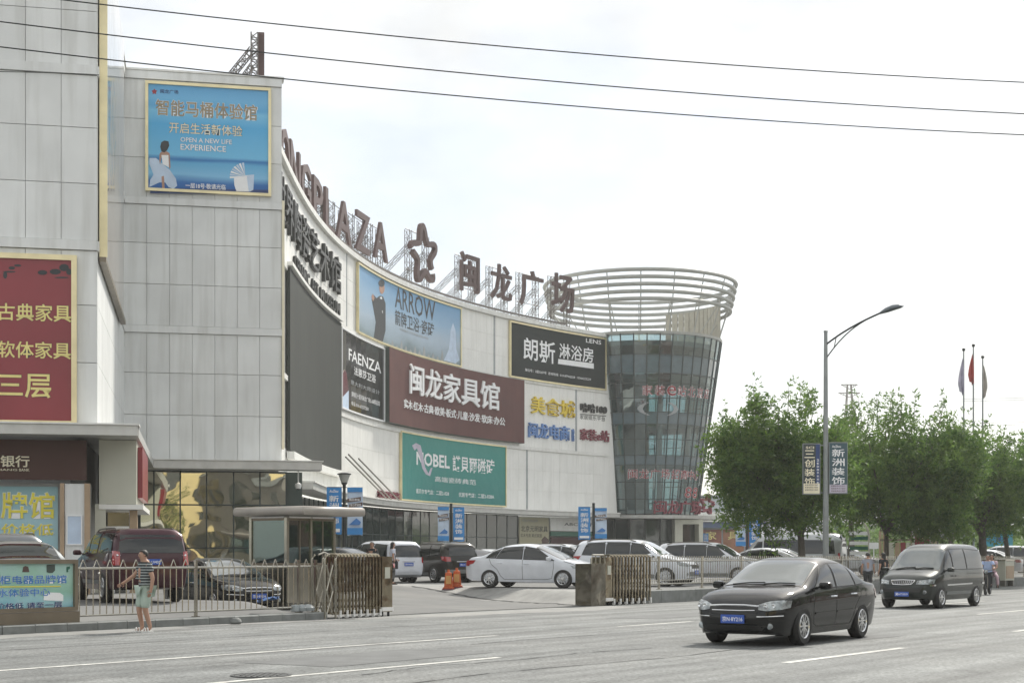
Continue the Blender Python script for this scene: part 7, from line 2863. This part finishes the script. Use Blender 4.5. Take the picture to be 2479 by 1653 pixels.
def stripe_mat(name, c0, c1, per):
    m = mat(name, c0, .8)
    n, L = m.node_tree.nodes, m.node_tree.links
    tc = n.new('ShaderNodeTexCoord')
    sp = n.new('ShaderNodeSeparateXYZ')
    L.new(tc.outputs['Object'], sp.inputs[0])
    mu = n.new('ShaderNodeMath')
    mu.operation = 'MULTIPLY'
    mu.inputs[1].default_value = 2 * math.pi / per
    L.new(sp.outputs['Z'], mu.inputs[0])
    si = n.new('ShaderNodeMath')
    si.operation = 'SINE'
    L.new(mu.outputs[0], si.inputs[0])
    gt = n.new('ShaderNodeMath')
    gt.operation = 'GREATER_THAN'
    gt.inputs[1].default_value = .62
    L.new(si.outputs[0], gt.inputs[0])
    mx = n.new('ShaderNodeMix')
    mx.data_type = 'RGBA'
    mx.inputs['A'].default_value = (*c0, 1)
    mx.inputs['B'].default_value = (*c1, 1)
    L.new(gt.outputs[0], mx.inputs['Factor'])
    L.new(mx.outputs['Result'], n['Principled BSDF'].inputs['Base Color'])
    return m


stripe_mat('cloth_stripe', (.030, .036, .040), (.42, .46, .46), .058)


def skin_mesh(J, edges, rad, sub=2, root='pelvis'):
    me = bpy.data.meshes.new('sk')
    names = list(J)
    idx = {n: i for i, n in enumerate(names)}
    me.from_pydata([J[n] for n in names], [(idx[a], idx[b]) for a, b in edges], [])
    o = bpy.data.objects.new('sk', me)
    COL.objects.link(o)
    md = o.modifiers.new('s', 'SKIN')
    md.use_smooth_shade = True
    for n in names:
        v = me.skin_vertices[0].data[idx[n]]
        r = rad[n]
        v.radius = (r, r) if not isinstance(r, tuple) else r
        v.use_root = (n == root)
    s = o.modifiers.new('u', 'SUBSURF')
    s.levels = sub
    s.render_levels = sub
    bpy.context.view_layer.update()
    dg = bpy.context.evaluated_depsgraph_get()
    out = bpy.data.meshes.new_from_object(o.evaluated_get(dg))
    bpy.data.objects.remove(o)
    out.polygons.foreach_set('use_smooth', [True] * len(out.polygons))
    return out


def lerp3(a, b, t):
    return tuple(a[i] + (b[i] - a[i]) * t for i in range(3))


STAND = dict(pelvis=(0, 0, .93), waist=(0, 0, 1.06), chest=(.01, 0, 1.28), collar=(.005, 0, 1.42), neck=(.015, 0, 1.48), jaw=(.035, 0, 1.545), skull=(.025, 0, 1.62), crown=(.015, 0, 1.675),
             l_sh=(0, .165, 1.385), l_el=(-.04, .235, 1.12), l_wr=(.03, .245, .89), l_pm=(.045, .24, .82), r_sh=(0, -.165, 1.385), r_el=(-.04, -.235, 1.12), r_wr=(.03, -.245, .89), r_pm=(.045, -.24, .82),
             l_hip=(0, .085, .88), l_kn=(.03, .09, .48), l_an=(-.03, .09, .085), l_to=(.12, .105, .03), r_hip=(0, -.085, .88), r_kn=(.03, -.09, .48), r_an=(-.03, -.09, .085), r_to=(.12, -.105, .03))
BR = dict(pelvis=(.135, .105), waist=(.125, .095), chest=(.15, .105), collar=(.09, .075), neck=.05, jaw=(.062, .07), skull=(.075, .092), crown=(.05, .06),
          l_sh=.058, l_el=.040, l_wr=.029, l_pm=(.036, .022), r_sh=.058, r_el=.040, r_wr=.029, r_pm=(.036, .022), l_hip=.085, l_kn=.056, l_an=.038, l_to=(.042, .026), r_hip=.085, r_kn=.056, r_an=.038, r_to=(.042, .026))
BE = [('pelvis', 'waist'), ('waist', 'chest'), ('chest', 'collar'), ('collar', 'neck'), ('neck', 'jaw'), ('jaw', 'skull'), ('skull', 'crown')] + \
     [(a, b) for s in 'lr' for a, b in (('collar', s + '_sh'), (s + '_sh', s + '_el'), (s + '_el', s + '_wr'), (s + '_wr', s + '_pm'), ('pelvis', s + '_hip'), (s + '_hip', s + '_kn'), (s + '_kn', s + '_an'), (s + '_an', s + '_to'))]


def person(label, loc, az, pose=None, girth=1.0, top='cloth_white', bottom='cloth_dark', shorts=False, sleeve=.6, hair='hair', scale=1.0, group=None, long_hair=False, shoe='white_paint', seated=False):
    J = dict(STAND)
    J.update(pose or {})
    root = empty('person', loc, label, 'person', group, rz=R(90 - az))
    root.scale = (scale,) * 3
    gr_ = lambda d: {k: (tuple(q * girth for q in v) if isinstance(v, tuple) else v * girth) for k, v in d.items()}
    me = skin_mesh(J, BE, gr_(BR))
    # fingers and thumb, then facial relief, merged into the one body mesh
    g = MB()
    g.v = [tuple(v.co) for v in me.vertices]
    g.f = [tuple(p.vertices) for p in me.polygons]
    g.m = [0] * len(g.f)
    for s, sg in (('l', 1), ('r', -1)):
        w, p = Vector(J[s + '_wr']), Vector(J[s + '_pm'])
        d = (p - w).normalized()
        sd = d.cross(Vector((0, sg, 0)))
        sd = sd.normalized() if sd.length > .01 else Vector((1, 0, 0))
        nb = d.cross(sd).normalized()
        for k, (o, ln) in enumerate(((-.027, .060), (-.009, .075), (.009, .078), (.027, .068))):
            a = p + sd * o + d * .012
            b = a + d * ln * .55 + nb * .006 * sg
            c = b + d * ln * .45 + nb * .016 * sg
            g.tube([a, b, c], [.0095, .009, .007], 6)
        a = w + (p - w) * .45 + sd * .028
        g.tube([a, a + sd * .028 + d * .02, a + sd * .034 + d * .055], [.011, .010, .008], 6)
    hc = Vector(J['skull'])
    g.lathe([(.0, .0), (.014, .012), (.016, .03), (.008, .05), (0, .055)], 8, (hc.x + .088, hc.y, hc.z - .055))
    for sg in (-1, 1):
        g.lathe([(0, -.03), (.012, -.024), (.018, 0), (.012, .024), (0, .03)], 8, (hc.x - .005, hc.y + sg * .078, hc.z - .025))
    body = g.build('body', 'skin', root, local=True, smooth=True, ang=70)
    for sg in (-1, 1):
        MB().lathe([(0, .004), (.011, .002), (.013, -.004)], 8, (0, 0, 0), axis='x').build('eye', 'cloth_black', body, local=True).location = (hc.x + .086, hc.y + sg * .03, hc.z - .012)
    MB().box((hc.x + .083, hc.y, hc.z - .075), (.012, .045, .008)).build('mouth', mat('lip', (.25, .09, .08), .5) if 'lip' not in M else 'lip', body, local=True)
    # hair: cap over the back and top of the head
    vs, fs = [], []
    nn, mm = 16, 9
    for i in range(mm + 1):
        el = R(90 - 118 * i / mm)
        for j in range(nn):
            a = 2 * math.pi * j / nn
            front = math.cos(a)
            e2 = el if front < .1 else max(el, R(8 + 34 * min(1, front)))
            rx = .103
            vs.append((hc.x - .006 + rx * math.cos(e2) * math.cos(a) * (1 if not long_hair else 1.05), hc.y + .092 * math.cos(e2) * math.sin(a), hc.z - .004 + .098 * math.sin(e2)))
    if long_hair:
        for j in range(nn):
            a = 2 * math.pi * j / nn
            if math.cos(a) < .2:
                k = mm * nn + j
                vs[k] = (vs[k][0] - .02, vs[k][1], vs[k][2] - .14)
    for i in range(mm):
        for j in range(nn):
            j2 = (j + 1) % nn
            fs.append((i * nn + j, (i + 1) * nn + j, (i + 1) * nn + j2, i * nn + j2))
    MB().add(vs, fs).build('hair', hair, root, local=True, smooth=True, ang=80)
    # shirt
    S = {k: J[k] for k in ('pelvis', 'waist', 'chest', 'collar', 'l_sh', 'r_sh')}
    S['hem'] = lerp3(J['pelvis'], J['waist'], -.35)
    rs = dict(pelvis=(.155, .125), waist=(.150, .120), chest=(.172, .128), collar=(.098, .085), l_sh=.078, r_sh=.078, hem=(.160, .130))
    es = [('hem', 'pelvis'), ('pelvis', 'waist'), ('waist', 'chest'), ('chest', 'collar'), ('collar', 'l_sh'), ('collar', 'r_sh')]
    for s in 'lr':
        if sleeve <= 1:
            S[s + '_c'] = lerp3(J[s + '_sh'], J[s + '_el'], sleeve)
            rs[s + '_c'] = .068
            es.append((s + '_sh', s + '_c'))
        else:
            S[s + '_el'] = J[s + '_el']
            S[s + '_c'] = lerp3(J[s + '_el'], J[s + '_wr'], .9)
            rs[s + '_el'], rs[s + '_c'] = .056, .046
            es += [(s + '_sh', s + '_el'), (s + '_el', s + '_c')]
    ms = skin_mesh(S, es, gr_(rs), 2, 'chest')
    ms.materials.append(M[top])
    o = bpy.data.objects.new('shirt', ms)
    COL.objects.link(o)
    o.parent = root
    # shorts or trousers
    T = dict(pelvis=J['pelvis'])
    rt = dict(pelvis=(.152, .122))
    et = []
    for s in 'lr':
        T[s + '_hip'] = J[s + '_hip']
        rt[s + '_hip'] = .104
        et.append(('pelvis', s + '_hip'))
        if shorts:
            T[s + '_c'] = lerp3(J[s + '_hip'], J[s + '_kn'], 1.03)
            rt[s + '_c'] = .092
            T[s + '_m'] = lerp3(J[s + '_hip'], J[s + '_kn'], .5)
            rt[s + '_m'] = .098
            et += [(s + '_hip', s + '_m'), (s + '_m', s + '_c')]
        else:
            T[s + '_kn'] = J[s + '_kn']
            rt[s + '_kn'] = .075
            T[s + '_c'] = lerp3(J[s + '_kn'], J[s + '_an'], .97)
            rt[s + '_c'] = .062
            et += [(s + '_hip', s + '_kn'), (s + '_kn', s + '_c')]
    mt = skin_mesh(T, et, gr_(rt), 2)
    mt.materials.append(M[bottom])
    o = bpy.data.objects.new('shorts' if shorts else 'trousers', mt)
    COL.objects.link(o)
    o.parent = root
    for s in 'lr':
        a, b = Vector(J[s + '_an']), Vector(J[s + '_to'])
        d = Vector((b.x - a.x, b.y - a.y, 0)).normalized()
        sd = Vector((-d.y, d.x, 0))
        c = a + d * .055
        zb0 = min(a.z - .085, b.z - .03)
        g = MB()
        out = [(-.115, -.030), (-.09, -.040), (.0, -.042), (.09, -.05), (.145, -.03), (.155, 0), (.145, .03), (.09, .045), (0, .042), (-.09, .040), (-.115, .030), (-.12, 0)]
        f = lambda x, y, h: tuple(Vector((c.x, c.y, zb0)) + d * x + sd * y + Vector((0, 0, h)))
        g.poly(out, f, 0, .028)
        for x0 in (.02, .075):
            g.tube([f(x0, -.046, .015), f(x0, -.035, .075), f(x0, .0, .092), f(x0, .035, .075), f(x0, .044, .015)], .016, 6)
        g.build('sandal' if shorts else 'shoe', shoe, root, local=True)
    return root


wp = P(352, 1344, 31.2)
person('man in striped polo shirt and pale green shorts walking along the kerb', (wp.x, wp.y, 0.0), 236, dict(
    r_el=(.13, -.30, 1.17), r_wr=(.31, -.37, 1.03), r_pm=(.375, -.40, .985), l_el=(-.07, .235, 1.12), l_wr=(-.03, .245, .88), l_pm=(-.01, .24, .81),
    r_kn=(.11, -.085, .49), r_an=(.03, -.085, .085), r_to=(.18, -.095, .03), l_kn=(.04, .08, .48), l_an=(-.08, .085, .085), l_to=(.07, .095, .03),
    jaw=(.055, 0, 1.54), skull=(.05, 0, 1.615), crown=(.045, 0, 1.67)), 1.14, 'cloth_stripe', 'cloth_green', True, .62, scale=1.0)
wx = at(950, 60.6)
wom = person('woman in a white shirt with a dark shoulder bag behind the left gate', (wx, 60.6, ground_z(wx, 60.6)), 70, dict(l_el=(.05, .23, 1.13), l_wr=(.2, .2, 1.0), l_pm=(.26, .18, .98)), 1.0, 'cloth_white', 'cloth_black', False, .6, long_hair=True, shoe='cloth_black')
g = MB().box((wx + .18, 60.35, ground_z(wx, 60.6) + .78), (.12, .30, .30)).tube([(wx + .15, 60.35, ground_z(wx, 60.6) + .9), (wx + .12, 60.4, ground_z(wx, 60.6) + 1.2), (wx + .02, 60.45, ground_z(wx, 60.6) + 1.46)], .015, 5)
tag(g.build('shoulder_bag', 'cloth_black'), 'dark shoulder bag carried by the woman near the white carrier', 'bag')
wx = at(901, 59.8)
person('guard in dark clothes standing behind the left gate', (wx, 59.8, ground_z(wx, 59.8)), 200, None, 1.1, 'cloth_dark', 'cloth_dark', False, 1.5, shoe='cloth_black')
wx = at(2101, 62.5)
person('walker in a pale grey T-shirt seen from behind between sedan and van', (wx, 62.5, 0.0), 10, dict(r_el=(.05, -.25, 1.13), r_wr=(.12, -.26, .93), r_pm=(.15, -.26, .87)), 1.1, 'cloth_grey', 'cloth_dark', False, .6, shoe='cloth_black')
wx = at(2139, 62.9)
person('person in dark clothes beside the walker in the pale T-shirt', (wx, 62.9, 0.0), 330, None, 1.0, 'cloth_black', 'cloth_dark', False, .6, long_hair=True, shoe='cloth_black')

# electric scooter with rider and passenger
ex, ey = at(2391, 61.0), 61.0
HEAD = 205
es = empty('electric_scooter', (ex, ey, 0), 'dark electric scooter ridden towards the viewer behind the van', 'scooter', rz=R(90 - HEAD))


def eb(name, mb, m, smooth=True):
    return mb.build(name, m, es, local=True, smooth=smooth, ang=45)


for x in (.62, -.58):
    w_ = eb('wheel', MB().lathe([(.13, -.04), (.20, -.05), (.23, 0), (.20, .05), (.13, .04)], 20, (x, 0, .23), axis='y'), 'rubber')
    MB().lathe([(.13, -.03), (.12, .0), (.13, .03)], 16, (x, 0, .23), axis='y').build('rim', 'alloy', w_, local=True)
eb('fork', MB().tube([(.62, .07, .23), (.5, .07, .62), (.42, 0, .95)], .02, 6).tube([(.62, -.07, .23), (.5, -.07, .62), (.42, 0, .95)], .02, 6), 'steel_dark')
eb('leg_shield', MB().hexa([(.44, -.17, .28), (.52, -.10, .26), (.52, .10, .26), (.44, .17, .28), (.36, -.20, .86), (.46, -.11, .90), (.46, .11, .90), (.36, .20, .86)]), 'cloth_black')
eb('floor_board', MB().box((.15, 0, .29), (.6, .28, .07)), 'cloth_black', False)
eb('seat_box', MB().hexa([(-.15, -.14, .3), (-.15, .14, .3), (-.75, .13, .42), (-.75, -.13, .42), (-.12, -.13, .68), (-.12, .13, .68), (-.78, .12, .70), (-.78, -.12, .70)]), 'cloth_black')
eb('seat', MB().box((-.42, 0, .73), (.72, .27, .08)), 'rubber', False)
eb('handlebar', MB().tube([(.36, -.32, 1.02), (.40, -.15, 1.0), (.42, 0, .97), (.40, .15, 1.0), (.36, .32, 1.02)], .016, 6), 'steel_dark')
eb('headlight', MB().lathe([(.0, .05), (.06, .04), (.075, 0), (.05, -.05)], 14, (.47, 0, .93), axis='x'), 'lamp_clear')
for sg in (-1, 1):
    eb('mirror', MB().tube([(.38, sg * .22, 1.0), (.37, sg * .30, 1.16)], .008, 5).box((.37, sg * .31, 1.18), (.02, .1, .06)), 'steel_dark')
hx, hy = math.sin(R(HEAD)), math.cos(R(HEAD))
SIT = dict(pelvis=(0, 0, .86), waist=(.02, 0, .99), chest=(.06, 0, 1.20), collar=(.07, 0, 1.33), neck=(.08, 0, 1.39), jaw=(.10, 0, 1.455), skull=(.095, 0, 1.53), crown=(.085, 0, 1.585),
           l_sh=(.06, .165, 1.30), r_sh=(.06, -.165, 1.30), l_el=(.22, .25, 1.10), r_el=(.22, -.25, 1.10), l_wr=(.44, .26, 1.06), r_wr=(.44, -.26, 1.06), l_pm=(.51, .25, 1.06), r_pm=(.51, -.25, 1.06),
           l_hip=(.02, .09, .82), r_hip=(.02, -.09, .82), l_kn=(.42, .15, .76), r_kn=(.42, -.15, .76), l_an=(.36, .14, .41), r_an=(.36, -.14, .41), l_to=(.50, .15, .36), r_to=(.50, -.15, .36))
person('rider in a pale blue shirt steering the electric scooter', (ex - hx * .18, ey - hy * .18, 0), HEAD, SIT, 1.1, 'cloth_blue', 'cloth_black', False, .6, shoe='cloth_black')
P2 = dict(SIT)
P2.update(l_el=(.16, .22, 1.08), r_el=(.16, -.22, 1.08), l_wr=(.3, .14, 1.02), r_wr=(.3, -.14, 1.02), l_pm=(.35, .1, 1.02), r_pm=(.35, -.1, 1.02), l_kn=(.30, .24, .70), r_kn=(.30, -.24, .70), l_an=(.22, .25, .34), r_an=(.22, -.25, .34), l_to=(.36, .27, .29), r_to=(.36, -.27, .29))
person('passenger in pink behind the scooter rider', (ex - hx * .56 + .10, ey - hy * .56, .02), HEAD, P2, 1.0, 'cloth_pink', 'cloth_pink', False, .6, long_hair=True, shoe='cloth_black')

# ------------------------------------------------------------------ hazy summer air
hz = MB().box((0, 700, 25.8), (2420, 2020, 53.8)).build('haze', 'panel')
hm = bpy.data.materials.new('haze_air')
hm.use_nodes = True
hn = hm.node_tree.nodes
hn.clear()
ho = hn.new('ShaderNodeOutputMaterial')
hv = hn.new('ShaderNodeVolumePrincipled')
hv.inputs['Color'].default_value = (.93, .94, .93, 1)
hv.inputs['Density'].default_value = 0.00042
hv.inputs['Anisotropy'].default_value = .35
hm.node_tree.links.new(hv.outputs[0], ho.inputs['Volume'])
hz.data.materials.clear()
hz.data.materials.append(hm)
tag(hz, kind='stuff')
